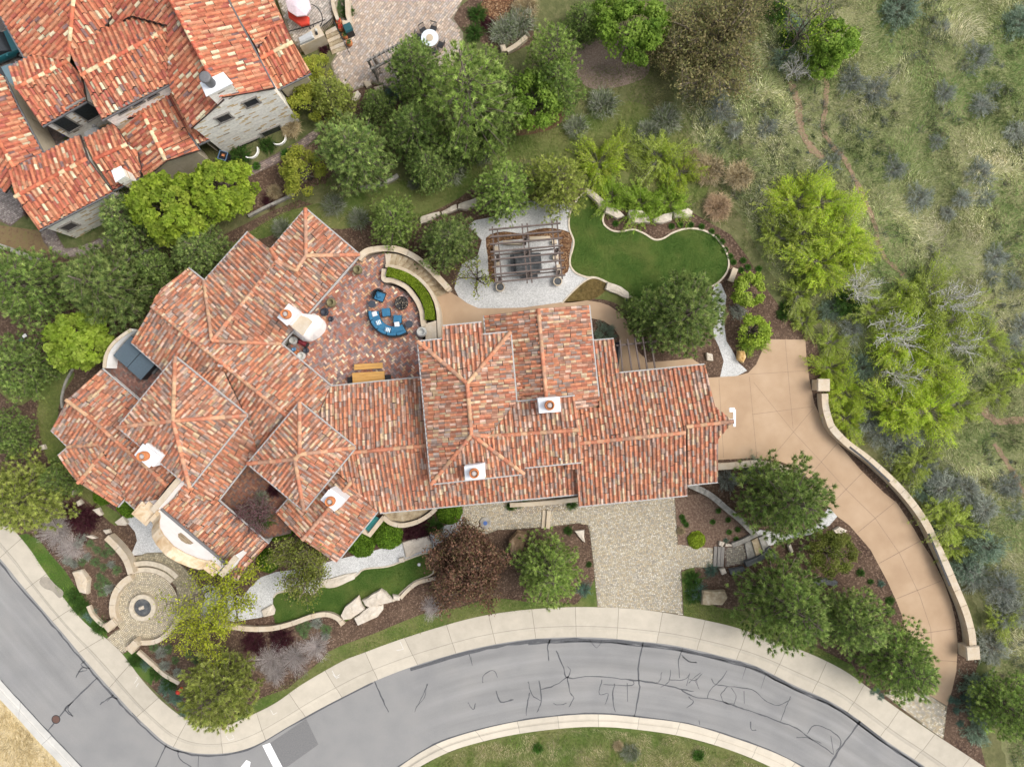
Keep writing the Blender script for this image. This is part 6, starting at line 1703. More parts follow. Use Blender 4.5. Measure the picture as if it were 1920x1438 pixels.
for k, (x, y, lab) in enumerate(((645, 225, "terracotta pot with red flowers at the top of the neighbour steps"), (670, 285, "terracotta pot second from the top beside the steps"), (710, 365, "terracotta pot third from the top beside the steps"), (755, 445, "terracotta pot at the foot of the neighbour steps"))):
    t = pot(*N5_(x, y), GZ, .24, lab, M_TERRA, .5, group="terracotta pots beside the neighbour steps")
    m = MB(); rr = random.Random(k)
    for q in range(26): m.box((rr.uniform(-.16, .16), rr.uniform(-.16, .16), .42 + rr.uniform(0, .15)), (.07, .07, .05), rr.uniform(0, 3), taper=.5)
    t.part("flowers", m, M_RED if k < 2 else mat_plain("small_leaves", (.05, .12, .03)))
p = N5_(748, 300); t = T("storage_bin", "dark teal lidded storage bin beside the terracotta pots", "bin", p[0], p[1], GZ, .45, zt=.9)
t.part("body", MB().box((0, 0, 0), (.55, .6, .75)), M_BLACK); t.part("lid", MB().box((0, .05, .75), (.62, .66, .12), taper=.8), mat_plain("teal_plastic", (.02, .08, .09), rough=.4))
tw = wall("planter_wall", "left tan stone planter wall at the top of the neighbour terrace", [N5_(575, -60), N5_(590, 60), N5_(615, 150), N5_(640, 210)], 6, GZ, .8, M_STONE)
wall("planter_wall", "right tan stone planter wall at the top of the neighbour terrace", [N5_(735, -60), N5_(740, 60), N5_(745, 160), N5_(760, 235), N5_(690, 240)], 8, GZ, .8, M_STONE, smooth=False)
p = N5_(1615, 410); t = T("round_table", "round white table on the neighbour terrace with chairs round it", "table", p[0], p[1], GZ, zt=.75)
t.part("tabletop", MB().lathe((0, 0, .7), [(.62, 0), (.64, .02), (.63, .05), (.01, .05)], 32), mat_plain("white_tabletop", (.62, .68, .72), rough=.5))
t.part("centre_ring", MB().lathe((0, 0, .75), [(.26, 0), (.26, .03), (.2, .04), (.01, .04)], 24), M_STONE); t.part("pedestal", MB().lathe((0, 0, 0), [(.3, 0), (.28, .05), (.06, .08), (.06, .7)], 14), M_IRON)
for k, (ang, lab) in enumerate(((75, "iron chair above the round white table"), (125, "iron chair to the upper left of the round white table"), (165, "iron chair left of the round white table"), (-25, "iron chair to the right of the round white table"), (-75, "iron chair below the round white table"))):
    a_ = math.radians(ang); cW_ = W(p[0], p[1], .75); c2 = Vector((cW_.x + .85 * math.cos(a_), cW_.y + .85 * math.sin(a_), GZ))
    ch = thing("garden_chair", lab, "chair", c2, a_ - math.pi / 2, group="chairs round the white table")
    MB().box((0, 0, .42), (.46, .44, .04)).build("seat", M_IRON, ch)
    m = MB(); [m.tube((-.2 + .1 * i, .24, .44), (-.2 + .1 * i, .3, .9), .016) for i in range(5)]; m.bar((-.24, .3, .9), (.24, .3, .9), .05, .05); m.build("backrest", M_IRON, ch)
    for sx_ in (-1, 1):
        for sy_ in (-1, 1): MB().tube((sx_ * .2, sy_ * .2, 0), (sx_ * .2, sy_ * .2, .42), .018).build("leg", M_IRON, ch)
tr = thing("garden_arbor", "grey timber arbor with crossbars at the neighbour terrace's lower edge", "arbor", W(*N5_(1120, 590), GZ)); loc = tr.location
for a, b in (((940, 645), (1300, 455)), ((990, 730), (1330, 560))):
    A, B = W(*N5_(*a), 2.3) - loc, W(*N5_(*b), 2.3) - loc; A.z = B.z = 2.1; MB().bar(A, B, .12, .14).build("beam", M_GREYWD, tr)
for i in range(8):
    f = i / 7; a = (985 + 330 * f, 600 - 175 * f); b = (1040 + 330 * f, 700 - 175 * f)
    A, B = W(*N5_(*a), 2.4) - loc, W(*N5_(*b), 2.4) - loc; A.z = B.z = 2.26; MB().bar(A, B, .07, .12).build("crossbar", M_GREYWD, tr)
for q in ((960, 640), (1010, 725), (1290, 465), (1320, 565)):
    v = W(*N5_(*q), 2.0) - loc; MB().box((v.x, v.y, 0), (.13, .13, 2.05)).build("post", M_GREYWD, tr)
m = MB(); rr = random.Random(8)
for k in range(70):
    f = rr.random(); v = W(*N5_(1010 + 60 * f + rr.uniform(-15, 15), 590 + 230 * f), 1.6 + .5 * (1 - f)) - loc
    u = Vector((rr.uniform(-.3, .3), rr.uniform(-.3, .3), rr.uniform(-.3, .3))); m.tube((v.x, v.y, 1.6 + .6 * (1 - f) * rr.random()), (v.x + u.x, v.y + u.y, max(.1, 1.5 + u.z)), .02, n=4)
m.build("bare_vine", M_BARK, tr)
# covered chair and blue pot in the neighbour's small court
t = T("covered_chair", "patio chair wrapped in a grey cover in the neighbour court", "covered chair", 168, 242, GZ, .35, zt=.8)
t.part("cover", MB().prism([(-.55, -.55), (.5, -.6), (.62, .3), (.1, .62), (-.5, .55)], 0, .75, bevel=.1), M_SAILC); t.part("back_cover", MB().prism([(-.1, .1), (.55, -.1), (.62, .32), (.1, .62)], .7, 1.05, bevel=.1), M_SAILC)
pot(119, 250, GZ, .2, "cobalt blue pot by the neighbour's court wall", mat_plain("cobalt_glaze", (.02, .04, .3), rough=.3), .4)
t = T("wheeled_bin", "black wheeled bin with a pale blue rim beside the stone wall", "bin", 419, 293, GZ, -.3, zt=.95)
t.part("body", MB().box((0, 0, 0), (.62, .62, .95)), M_BLACK); t.part("rim", MB().ribbon([(-.3, -.3), (.3, -.3), (.3, .3), (-.3, .3)], .06, .95, 1.0, closed=True), mat_plain("blue_rim", (.12, .2, .32), rough=.4))
t.part("contents", MB().box((.03, .02, .95), (.2, .16, .08)), M_TERRA)
# window well rails by the gable doors
for px, py, lab in ((472, 287, "white curved window well rim under the left gable door"), (524, 262, "white curved window well rim under the right gable door")):
    wall("window_well", lab, arcpx((px - 4, py - 6), 15, -120, 20, 12), 2, GZ, .35, M_STUCCO, cat="window well", smooth=False)


# ---------------------------------------------------------------- cars on the neighbour drive
def car(px, py, rz, paint, label, name="parked_car"):
    t = T(name, label, "car", px, py, GZ, rz, zt=1.0)
    secs = [(-2.25, .62, .30, .62), (-2.15, .84, .25, .86), (-1.5, .9, .22, .95), (-.6, .91, .22, .96), (.8, .91, .22, .95), (1.5, .9, .24, .88), (2.1, .82, .26, .74), (2.28, .6, .32, .6)]
    vs, fs = [], []
    for x, w, z0, z1 in secs:
        for y, z in ((-w * .92, z0), (-w, (z0 + z1) / 2), (-w * .9, z1), (w * .9, z1), (w, (z0 + z1) / 2), (w * .92, z0)): vs.append((x, y, z))
    for i in range(len(secs) - 1):
        for k in range(6): fs.append((i * 6 + k, i * 6 + (k + 1) % 6, (i + 1) * 6 + (k + 1) % 6, (i + 1) * 6 + k))
    fs += [tuple(range(5, -1, -1)), tuple(range(len(vs) - 6, len(vs)))]
    t.part("body", MB().add(vs, fs), paint, bevel=.06, smooth=True)
    cab = [(-1.95, .74, .93), (-1.1, .66, 1.42), (.2, .66, 1.45), (1.15, .76, .94)]
    vs = []; fs = []
    for x, w, z in cab: vs += [(x, -w, z), (x, w, z)]
    low = [(-1.95, -.8, .9), (-1.95, .8, .9), (1.15, .8, .9), (1.15, -.8, .9)]
    vs += low
    fs = [(0, 1, 3, 2), (2, 3, 5, 4), (4, 5, 7, 6), (0, 2, 4, 6, 11, 8), (1, 9, 10, 7, 5, 3)]
    t.part("windows", MB().add(vs, fs), M_GLASS)
    t.part("roof_panel", MB().prism([(-1.15, -.64), (.22, -.64), (.22, .64), (-1.15, .64)], 1.41, 1.475, bevel=.03), paint)
    for x in (-1.4, 1.4):
        for y in (-.82, .82):
            w_ = t.part("wheel", MB().tube((x, y - .1, .33), (x, y + .1, .33), .33, n=18), M_BLACK); t.part("rim", MB().tube((x, y - .105, .33), (x, y + .105, .33), .2, n=12), M_GUTTER, parent=w_)
    for y in (-.98, .98): t.part("mirror", MB().box((.75, y, .92), (.16, .2, .13)), paint)
    for y in (-.6, .6): t.part("headlight", MB().box((2.2, y, .6), (.1, .3, .12)), M_WHITE)
    return t


car(-12, 90, .42, mat_plain("teal_car_paint", (.02, .12, .14), rough=.25, var=.05, spec=.6), "teal car half out of view on the neighbour drive")
car(-14, 158, .5, mat_plain("grey_blue_car_paint", (.16, .24, .28), rough=.25, var=.05, spec=.6), "grey blue car just below the teal one on the neighbour drive")
# street things
t = T("fire_hydrant", "red fire hydrant at the bed corner by the round pine", "hydrant", 335, 1296, GZ, zt=.5)
t.part("barrel", MB().lathe((0, 0, 0), [(.16, 0), (.16, .05), (.11, .06), (.11, .5), (.15, .52), (.15, .56), (.1, .66), (.03, .72), (.01, .74)], 18), M_RED, smooth=False)
for a_, l_ in ((0, .2), (math.pi, .2), (-math.pi / 2, .24)): t.part("nozzle", MB().tube((0, 0, .38), (l_ * math.cos(a_), l_ * math.sin(a_), .38), .07, n=12), M_RED)
t = T("marker_post", "small red topped marker post at the sidewalk under the round pine", "post", 425, 1357, .13)
t.part("post", MB().lathe((0, 0, 0), [(.07, 0), (.07, .45)], 12), M_WHITE); t.part("top", MB().lathe((0, 0, .45), [(.15, 0), (.16, .1), (.08, .18), (.01, .19)], 16), M_RED)
mh = T("manhole_cover", "rusty round manhole cover in the left street", "manhole cover", 105, 1348, .0)
mh.part("frame", MB().lathe((0, 0, 0), [(.33, 0), (.33, .012), (.28, .014), (.28, .0)], 28), M_IRON); mh.part("lid", MB().lathe((0, 0, 0), [(.275, 0), (.275, .012), (.01, .013)], 28), mat_plain("rusty_iron", (.12, .07, .055), rough=.8))
for px, py, lab in ((47, 630, "white square irrigation valve lid in the left bed"), (41, 638, "green square irrigation valve lid in the left bed")):
    t = T("valve_box", lab, "valve box", px, py, GZ, .6); t.part("lid", MB().box((0, 0, 0), (.32, .25, .07), taper=.95), M_STUCCO if 'white' in lab else mat_plain("green_plastic", (.04, .16, .09), rough=.5)); t.part("frame", MB().box((0, 0, 0), (.38, .3, .05)), M_STONED)
t = T("spotlight", "small black garden spotlight below the oval lawn slab", "garden light", 1174, 563, GZ); t.part("head", MB().lathe((0, 0, .1), [(.06, 0), (.1, .12), (.11, .2), (.08, .2), (.01, .18)], 16), M_IRON); t.part("stake", MB().tube((0, 0, 0), (0, 0, .12), .02), M_IRON)
t = T("spotlight", "small white rimmed light set in the front lawn", "garden light", 786, 1058, GZ); t.part("head", MB().lathe((0, 0, 0), [(.13, 0), (.13, .07), (.09, .08), (.08, .05), (.01, .05)], 18), M_GUTTER); t.part("lens", MB().lathe((0, 0, .05), [(.08, 0), (.01, .015)], 14), M_WHITE)
# survey paint on the pavement
mk = MB()


def mark(pts, w=.035):
    for a, b in zip(pts[:-1], pts[1:]):
        A, B = W(*a, .13), W(*b, .13); d = (B - A).normalized(); nn = Vector((-d.y, d.x, 0)) * w / 2
        A = A - d * w / 2; B = B + d * w / 2
        mk.add([A + nn + Vector((0, 0, .002)), A - nn + Vector((0, 0, .002)), B - nn + Vector((0, 0, .002)), B + nn + Vector((0, 0, .002))], [(0, 1, 2, 3)])


mark(off([(755, 965), (775, 935), (765, 930)], 0, 958)); mark(off([(765, 985), (778, 965)], 0, 958))
mark(off([(1270, 1262), (1285, 1285), (1315, 1275)], 0, 958)); mark(off([(1305, 1255), (1312, 1268)], 0, 958))
mark(off([(1520, 1115), (1535, 1142), (1555, 1130)], 0, 958)); mark(off([(1870, 915), (1888, 938), (1905, 930)], 0, 958))
mark(off([(1050, 1058), (1068, 1098), (1030, 1105)], 400, 850)); mark(off([(668, 1220), (688, 1255), (710, 1240)], 400, 850))
for v in range(len(mk.v)): mk.v[v] = (mk.v[v][0], mk.v[v][1], .134)
sm = mk.build("survey_marks", mat_plain("chalk_paint", (.62, .61, .58), var=.15)); sm['kind'] = 'structure'
# ---------------------------------------------------------------- plants
def rnd_unit(rs, n):
    v = rs.normal(size=(n, 3)); return v / (np.linalg.norm(v, axis=1, keepdims=True) + 1e-9)


def nrm(v): return v / (np.linalg.norm(v, axis=1, keepdims=True) + 1e-9)


def blade_tris(base, d, length, width, rs):
    """one narrow triangle per blade"""
    n = len(base); side = nrm(np.cross(d, rnd_unit(rs, n))) * (width * .5)[:, None]
    V = np.stack([base - side, base + side, base + d * length[:, None]], 1).reshape(-1, 3)
    return V, np.arange(3 * n).reshape(n, 3)


def leaf_quads(cen, normal, size, rs, aspect=1.5):
    """diamond leaves"""
    n = len(cen); t = nrm(np.cross(normal, rnd_unit(rs, n))); b = np.cross(normal, t)
    l = t * (size * aspect * .5)[:, None]; w = b * (size * .5)[:, None]
    V = np.stack([cen - l, cen + w, cen + l, cen - w], 1).reshape(-1, 3)
    return V, np.arange(4 * n).reshape(n, 4)


def pick(rs, cols, n, w=None, jit=.18):
    c = np.array([x[:3] for x in cols]); return c[rs.choice(len(c), n, p=w)] * rs.uniform(1 - jit, 1 + jit, (n, 1))


def tube_mesh(segs, n=5):
    m = MB()
    for p0, p1, r0, r1 in segs: m.tube(p0, p1, r0, r1, n=n)
    me = bpy.data.meshes.new("trunk"); me.from_pydata(m.v, [], m.f); me.polygons.foreach_set("use_smooth", [True] * len(me.polygons)); me.update(); return me


def pine_proto(seed, R=2.6, Ht=5.6, dens=1.0, cols=None, open_=0.0):
    """whorled pine: limbs carry bottle-brush tufts of needles"""
    rs = np.random.RandomState(seed); segs = []; T_c = []; T_d = []; T_s = []
    top = np.array([rs.uniform(-.2, .2), rs.uniform(-.2, .2), Ht])
    segs.append(((0, 0, 0), (top[0] * .5, top[1] * .5, Ht * .5), .16, .1)); segs.append(((top[0] * .5, top[1] * .5, Ht * .5), tuple(top), .1, .03))
    lob = rs.uniform(.8, 1.15, 9); ph = rs.rand() * 6.28
    levels = 11
    for k in range(levels):
        t = .1 + .88 * k / (levels - 1)
        rad = R * min(1.0, (1.02 - t) ** .62 * 1.12) * (.75 if k == 0 else 1)
        nb = max(4, int((5 + 9 * (1 - t))))
        a0 = rs.rand() * 6.28
        for b in range(nb):
            a = a0 + 6.28 * b / nb + rs.uniform(-.25, .25)
            li = ((a + ph) / 6.283 * 9) % 9; l0 = int(li); lf = lob[l0] * (1 - (li - l0)) + lob[(l0 + 1) % 9] * (li - l0)
            r = rad * lf * rs.uniform(.78, 1.08)
            z0 = Ht * t * .93; z1 = z0 + r * rs.uniform(.05, .32)
            if rs.rand() < open_: continue
            p0 = np.array([top[0] * t, top[1] * t, z0]); p1 = np.array([r * math.cos(a), r * math.sin(a), z1])
            segs.append((tuple(p0), tuple(p1), .045 * (1 - t) + .02, .012))
            nt = max(2, int(r * 15 * dens))
            s = rs.uniform(.12, 1.02, nt) ** .8
            lat = rs.normal(size=nt) * .34 * (1.15 - s * .5) * min(1, r / 1.5)
            d = (p1 - p0); perp = np.array([-math.sin(a), math.cos(a), 0])
            c = p0 + d * s[:, None] + perp * lat[:, None] + np.stack([np.zeros(nt), np.zeros(nt), rs.uniform(-.1, .22, nt)], 1)
            T_c.append(c); out = np.tile(np.array([math.cos(a), math.sin(a), 0]), (nt, 1))
            T_d.append(nrm(out * rs.uniform(.3, .9, (nt, 1)) + perp * (lat * .8)[:, None] + np.array([0, 0, .75]))); T_s.append(rs.uniform(.8, 1.15, nt))
    c = np.concatenate(T_c); d = np.concatenate(T_d); s = np.concatenate(T_s)
    ok = []
    for i in np.argsort(-c[:, 2]):                 # brushes keep their distance, the upper ones first
        if not ok or (((c[ok] - c[i]) ** 2).sum(1) > .165 ** 2).all(): ok.append(i)
    c, d, s = c[ok], d[ok], s[ok]; nt = len(c); k = 36
    cols = cols or [(.075, .125, .035), (.1, .155, .045), (.135, .185, .055), (.055, .1, .035), (.17, .21, .07)]
    tc = pick(rs, cols, nt, jit=.34)
    base = np.repeat(c, k, 0); ax = np.repeat(d, k, 0); sz = np.repeat(s, k)
    dirs = nrm(ax * .85 + rnd_unit(rs, nt * k) * .85)
    base = base + ax * (rs.uniform(-.08, .06, nt * k))[:, None]
    segs, kk = fit_proto(segs, base, R, Ht, 97); base = base * kk
    V, F = blade_tris(base, dirs, sz * rs.uniform(.15, .26, nt * k), np.full(nt * k, .038), rs)
    young = np.clip((dirs * ax).sum(1) * 1.3 - .55, 0, 1)
    col = np.repeat(tc, k, 0) * rs.uniform(.75, 1.2, (nt * k, 1)) * (1 + young[:, None] * np.array([.34, .28, .16]))
    return tube_mesh(segs), fast_mesh("crown", V, F, col)


def fit_proto(segs, V, R, Ht, q=96):
    """scale limbs and leaves so that the crown has the wanted radius"""
    r = np.percentile(np.hypot(V[:, 0], V[:, 1]), q); k = np.array([R / r, R / r, Ht / np.percentile(V[:, 2], 99)])
    return [(tuple(np.array(a) * k), tuple(np.array(b) * k), c, d) for a, b, c, d in segs], k


def branch_skel(rs, H_, R, nlimb=6, depth=3, start=.25, up=.75):
    segs = []; tips = []

    def grow(p, d, L_, r, lev):
        nseg = 3
        for i in range(nseg):
            d = d + rs.normal(size=3) * .18; d[2] += .05; d = d / np.linalg.norm(d)
            q = p + d * L_ / nseg; segs.append((tuple(p), tuple(q), r * (1 - .25 * i / nseg), r * (1 - .25 * (i + 1) / nseg))); p = q
            if lev < depth and i >= 0:
                for _ in range(2 if lev < 2 else 2):
                    nd = d + rs.normal(size=3) * .75; nd[2] = nd[2] * .6 + .15; nd /= np.linalg.norm(nd)
                    grow(p, nd, L_ * rs.uniform(.45, .7), r * .5, lev + 1)
        tips.append(p)
    segs.append(((0, 0, 0), (0, 0, H_ * start), .13, .11))
    for i in range(nlimb):
        a = 6.28 * i / nlimb + rs.uniform(-.3, .3); sp = R / max(.1, H_ * (1 - start))
        d = np.array([math.cos(a) * sp, math.sin(a) * sp, up]); d /= np.linalg.norm(d)
        grow(np.array([0, 0, H_ * start * rs.uniform(.75, 1)]), d, math.hypot(R, H_ * (1 - start)) * rs.uniform(.5, .68), .07, 1)
    return segs, np.array(tips)


def leafy_proto(seed, R=2.6, Ht=5.0, cols=None, nclump=46, per=210, leaf=.13, clump=.62, flat=.8, sparse=1.0, trunk=True):
    """broadleaf crown: overlapping clumps of small leaves over a limb skeleton"""
    rs = np.random.RandomState(seed)
    lob = rs.uniform(.78, 1.15, 7); ph = rs.rand() * 6.28
    C_ = []
    while len(C_) < nclump:
        v = rs.normal(size=3); v[2] = abs(v[2]) * .9 - .25; v /= np.linalg.norm(v)
        a = math.atan2(v[1], v[0]); li = ((a + ph) / 6.283 * 7) % 7; l0 = int(li); lf = lob[l0] * (1 - (li - l0)) + lob[(l0 + 1) % 7] * (li - l0)
        q = rs.uniform(.45, 1) ** .45
        C_.append([v[0] * R * .82 * q * lf, v[1] * R * .82 * q * lf, Ht * .5 + v[2] * Ht * .42 * q])
    C_ = np.array(C_); rr = rs.uniform(.65, 1.2, nclump) * clump
    n = nclump * per; ci = np.repeat(np.arange(nclump), per)
    u = rnd_unit(rs, n); u[:, 2] = np.abs(u[:, 2]) * 1.0 - .35 * (rs.rand(n) < .4)
    rad = rs.uniform(.35, 1.0, n) ** .5
    lump = 1 + .3 * np.sin(u[:, 0] * 5 + ci) * np.cos(u[:, 1] * 5 + ci * 2)
    p = C_[ci] + u * (rr[ci] * rad * lump)[:, None] * np.array([1, 1, flat])
    keep = rs.rand(n) < sparse; p = p[keep]; u = u[keep]; ci = ci[keep]; n = len(p)
    nm = nrm(u * .5 + np.array([0, 0, .6]) + rnd_unit(rs, n) * .75)
    V, F = leaf_quads(p, nm, rs.uniform(.7, 1.25, n) * leaf, rs)
    cc = pick(rs, cols, nclump, jit=.12)
    col = cc[ci] * .55 + pick(rs, cols, n, jit=.22) * .45
    segs = [((0, 0, 0), (0, 0, Ht * .35), .15, .12)]
    for i in rs.choice(nclump, min(nclump, 22), replace=False): 
        m_ = C_[i] * np.array([.45, .45, .72]) + rs.normal(size=3) * .12
        segs.append(((0, 0, Ht * .3), tuple(m_), .06, .04)); segs.append((tuple(m_), tuple(C_[i]), .04, .012))
    return tube_mesh(segs), fast_mesh("crown", V, F, col)


def spring_proto(seed, R, Ht, cols, nlimb=7, depth=3, leaf=.1, per=14, spread=.22, start=.2, up=.75, asp=1.7):
    """a tree just coming into leaf: visible limbs, tufts of new leaves at the twigs"""
    rs = np.random.RandomState(seed); segs, tips = branch_skel(rs, Ht, R, nlimb, depth, start, up)
    ends = np.array([s[1] for s in segs if s[2] < .04]); allp = np.concatenate([tips, ends]) if len(ends) else tips
    segs, kk = fit_proto(segs, allp, R * .94, Ht); allp = allp * kk
    n = len(allp) * per; p = np.repeat(allp, per, 0) + rs.normal(size=(n, 3)) * spread
    nm = nrm(rnd_unit(rs, n) * .9 + np.array([0, 0, .6]))
    V, F = leaf_quads(p, nm, rs.uniform(.6, 1.3, n) * leaf, rs, asp)
    return tube_mesh(segs, 4), fast_mesh("crown", V, F, pick(rs, cols, n, jit=.25))


def shrub_proto(seed, R=1.0, H_=.9, stems=220, leaves=14, ll=.12, lw=.035, cols=None, stemcol=(.2, .17, .14), lo=.2, droop=.25, sw=.018, lob=.22):
    """many thin stems fanning from the base, each set with narrow leaves"""
    rs = np.random.RandomState(seed); n = stems
    a = rs.rand(n) * 6.283; el = np.arccos(rs.uniform(.05, .98, n)) * .95
    lb = lob; lob = 1 + lb * .8 * np.sin(a * 3 + rs.rand() * 6) + lb * .6 * np.sin(a * 5 + rs.rand() * 6)
    L_ = rs.uniform(.6, 1.05, n) * np.maximum(lob, .35)
    dx = np.stack([np.cos(a) * np.sin(el) * R, np.sin(a) * np.sin(el) * R, np.cos(el) * H_], 1) * L_[:, None]
    b0 = np.stack([np.cos(a), np.sin(a), np.zeros(n)], 1) * (rs.rand(n) * .25 * R)[:, None]
    ts = np.linspace(0, 1, 5)

    def at(t, idx): 
        q = b0[idx] + dx[idx] * t[:, None]; q[:, 2] -= droop * H_ * (t ** 2) * np.sin(el[idx]); q[:, 2] = np.maximum(q[:, 2], .02); return q
    Vs = []; Fs3 = []; Fs4 = []; c3 = []; c4 = []; off_ = 0
    idx = np.arange(n); sd_ = nrm(np.cross(dx, rnd_unit(rs, n)))
    for k in range(4):
        p = at(np.full(n, ts[k]), idx); q = at(np.full(n, ts[k + 1]), idx); w = sw * (1 - .7 * ts[k])
        V = np.stack([p - sd_ * w / 2, p + sd_ * w / 2, q + sd_ * w * .35, q - sd_ * w * .35], 1).reshape(-1, 3)
        Vs.append(V); Fs4.append(np.arange(4 * n).reshape(n, 4) + off_); off_ += 4 * n; c4.append(np.array(stemcol) * rs.uniform(.7, 1.3, (n, 1)))
    if leaves:
        m_ = n * leaves; ix = np.repeat(idx, leaves); t = lo + (1 - lo) * rs.rand(m_) ** .75
        p = at(t, ix) + rs.normal(size=(m_, 3)) * .03
        d = nrm(nrm(dx[ix]) * .8 + rnd_unit(rs, m_) * .8)
        V, F = blade_tris(p, d, rs.uniform(.6, 1.3, m_) * ll, np.full(m_, lw), rs)
        Vs.append(V); Fs3.append(F + off_)
        sc = pick(rs, cols, n, jit=.15); c3.append(sc[ix] * .6 + pick(rs, cols, m_, jit=.25) * .4)
    return fast_mesh("foliage", np.concatenate(Vs), Fs4 + Fs3, np.concatenate(c4 + c3))


def grass_proto(seed, R=.7, H_=.7, n=500, cols=None, w=.02):
    rs = np.random.RandomState(seed); a = rs.rand(n) * 6.283; el = rs.uniform(.15, 1.25, n)
    V = []; F = []; col = pick(rs, cols, n, jit=.25)
    d0 = np.stack([np.cos(a) * np.sin(el * .6), np.sin(a) * np.sin(el * .6), np.cos(el * .6)], 1)
    L_ = rs.uniform(.6, 1.1, n)
    out = np.stack([np.cos(a), np.sin(a), np.zeros(n)], 1)
    b = out * (rs.rand(n) ** .6 * .55 * R)[:, None]; b = b + rs.normal(size=(n, 3)) * np.array([.08, .08, 0]) * R
    m1 = b + d0 * (L_ * .55 * np.hypot(R, H_) * .8)[:, None]
    ja = a + rs.normal(size=n) * .5; tip = b + np.stack([np.cos(ja), np.sin(ja), np.zeros(n)], 1) * (R * .7 * L_ * np.sin(el))[:, None]; tip[:, 2] = m1[:, 2] * rs.uniform(.55, 1.1, n)
    sd_ = np.stack([-np.sin(a), np.cos(a), np.zeros(n)], 1) * w / 2
    V1 = np.stack([b - sd_, b + sd_, m1 + sd_, m1 - sd_], 1).reshape(-1, 3); V2 = np.stack([m1 - sd_, m1 + sd_, tip], 1).reshape(-1, 3)
    return fast_mesh("foliage", np.concatenate([V1, V2]), [np.arange(4 * n).reshape(n, 4), 4 * n + np.arange(3 * n).reshape(n, 3)], np.concatenate([col, col]))


def ball_proto(seed, cols, n=5200, leaf=.055, squash=.85):
    """clipped globe of radius 1"""
    rs = np.random.RandomState(seed); u = rnd_unit(rs, n); u[:, 2] = np.abs(u[:, 2])
    lump = 1 + .05 * np.sin(u[:, 0] * 7 + 1) * np.sin(u[:, 1] * 6 + 2) + .04 * np.sin(u[:, 2] * 9)
    r = rs.uniform(.86, 1.02, n) * lump; p = u * r[:, None] * np.array([1, 1, squash])
    nm = nrm(u * .7 + rnd_unit(rs, n) * .8)
    V, F = leaf_quads(p, nm, rs.uniform(.7, 1.3, n) * leaf, rs, 1.3); col = pick(rs, cols, n, jit=.3)
    V2 = []; F2 = []; nu, nv = 20, 8      # dense twiggy core
    for j in range(nv + 1):
        for i in range(nu):
            th = math.pi / 2 * j / nv; V2.append((.84 * math.cos(6.283 * i / nu) * math.cos(th), .84 * math.sin(6.283 * i / nu) * math.cos(th), .84 * squash * math.sin(th)))
    for j in range(nv):
        for i in range(nu): F2.append((j * nu + i, j * nu + (i + 1) % nu, (j + 1) * nu + (i + 1) % nu, (j + 1) * nu + i))
    F2 = np.array(F2) + len(V)
    c2 = np.tile(np.array([cols[0]])[:, :3] * .6, (len(F2), 1))
    return fast_mesh("foliage", np.concatenate([V, np.array(V2)]), [F, F2], np.concatenate([col, c2]))


rsg = random.Random(77)


def plant_tree(proto, px, py, rpx, zc, label, cat, proto_R, name, group=None, bark=M_BARK, leafm=M_LEAF, hscale=None, z0=None, grp=None):
    zb = GZ if z0 is None else z0
    c = W(px, py, zc); R = M(rpx, zc); s = R / proto_R
    t = thing(name, label, cat, (c.x, c.y, zb), rsg.uniform(0, 6.28), group)
    h = hscale or s
    for nm, me, m in (("trunk", proto[0], bark), ("crown", proto[1], leafm)):
        o = bpy.data.objects.new(nm, me); C.objects.link(o)
        if not me.materials: me.materials.append(m)
        o.parent = t; o.scale = (s, s, h)
    return t


def plant(proto, px, py, rpx, label, cat, name, group=None, mat=M_LEAF, zc=None, z0=None, hs=1.0, proto_R=1.0, rz=None):
    zb = GZ if z0 is None else z0
    c = W(px, py, zb + .3 if zc is None else zc); s = M(rpx, zb + .4) / proto_R
    o = bpy.data.objects.new(name, proto); C.objects.link(o)
    if not proto.materials: proto.materials.append(mat)
    o.location = (c.x, c.y, zb); o.scale = (s, s, s * hs); o.rotation_euler = (0, 0, rsg.uniform(0, 6.28) if rz is None else rz)
    return tag(o, label, cat, group)


PGd = [(0.198, 0.294, 0.083), (0.251, 0.353, 0.103), (0.304, 0.412, 0.123), (0.160, 0.244, 0.072), (0.358, 0.462, 0.152)]
PGl = [(0.252, 0.364, 0.090), (0.315, 0.436, 0.114), (0.378, 0.495, 0.145), (0.195, 0.291, 0.075), (0.428, 0.538, 0.181)]
PGo = [(0.286, 0.341, 0.079), (0.352, 0.412, 0.103), (0.417, 0.468, 0.133), (0.221, 0.270, 0.066), (0.456, 0.505, 0.163)]
PGb = [(0.201, 0.289, 0.090), (0.258, 0.349, 0.110), (0.316, 0.408, 0.137), (0.158, 0.237, 0.074), (0.373, 0.459, 0.164)]
pines = [pine_proto(1, cols=PGd), pine_proto(2, cols=PGl), pine_proto(3, cols=PGb), pine_proto(4, cols=PGd, dens=.85), pine_proto(5, cols=PGo), pine_proto(6, cols=PGl, dens=.7, open_=.3, Ht=7.5), pine_proto(7, cols=PGb, dens=1.1)]
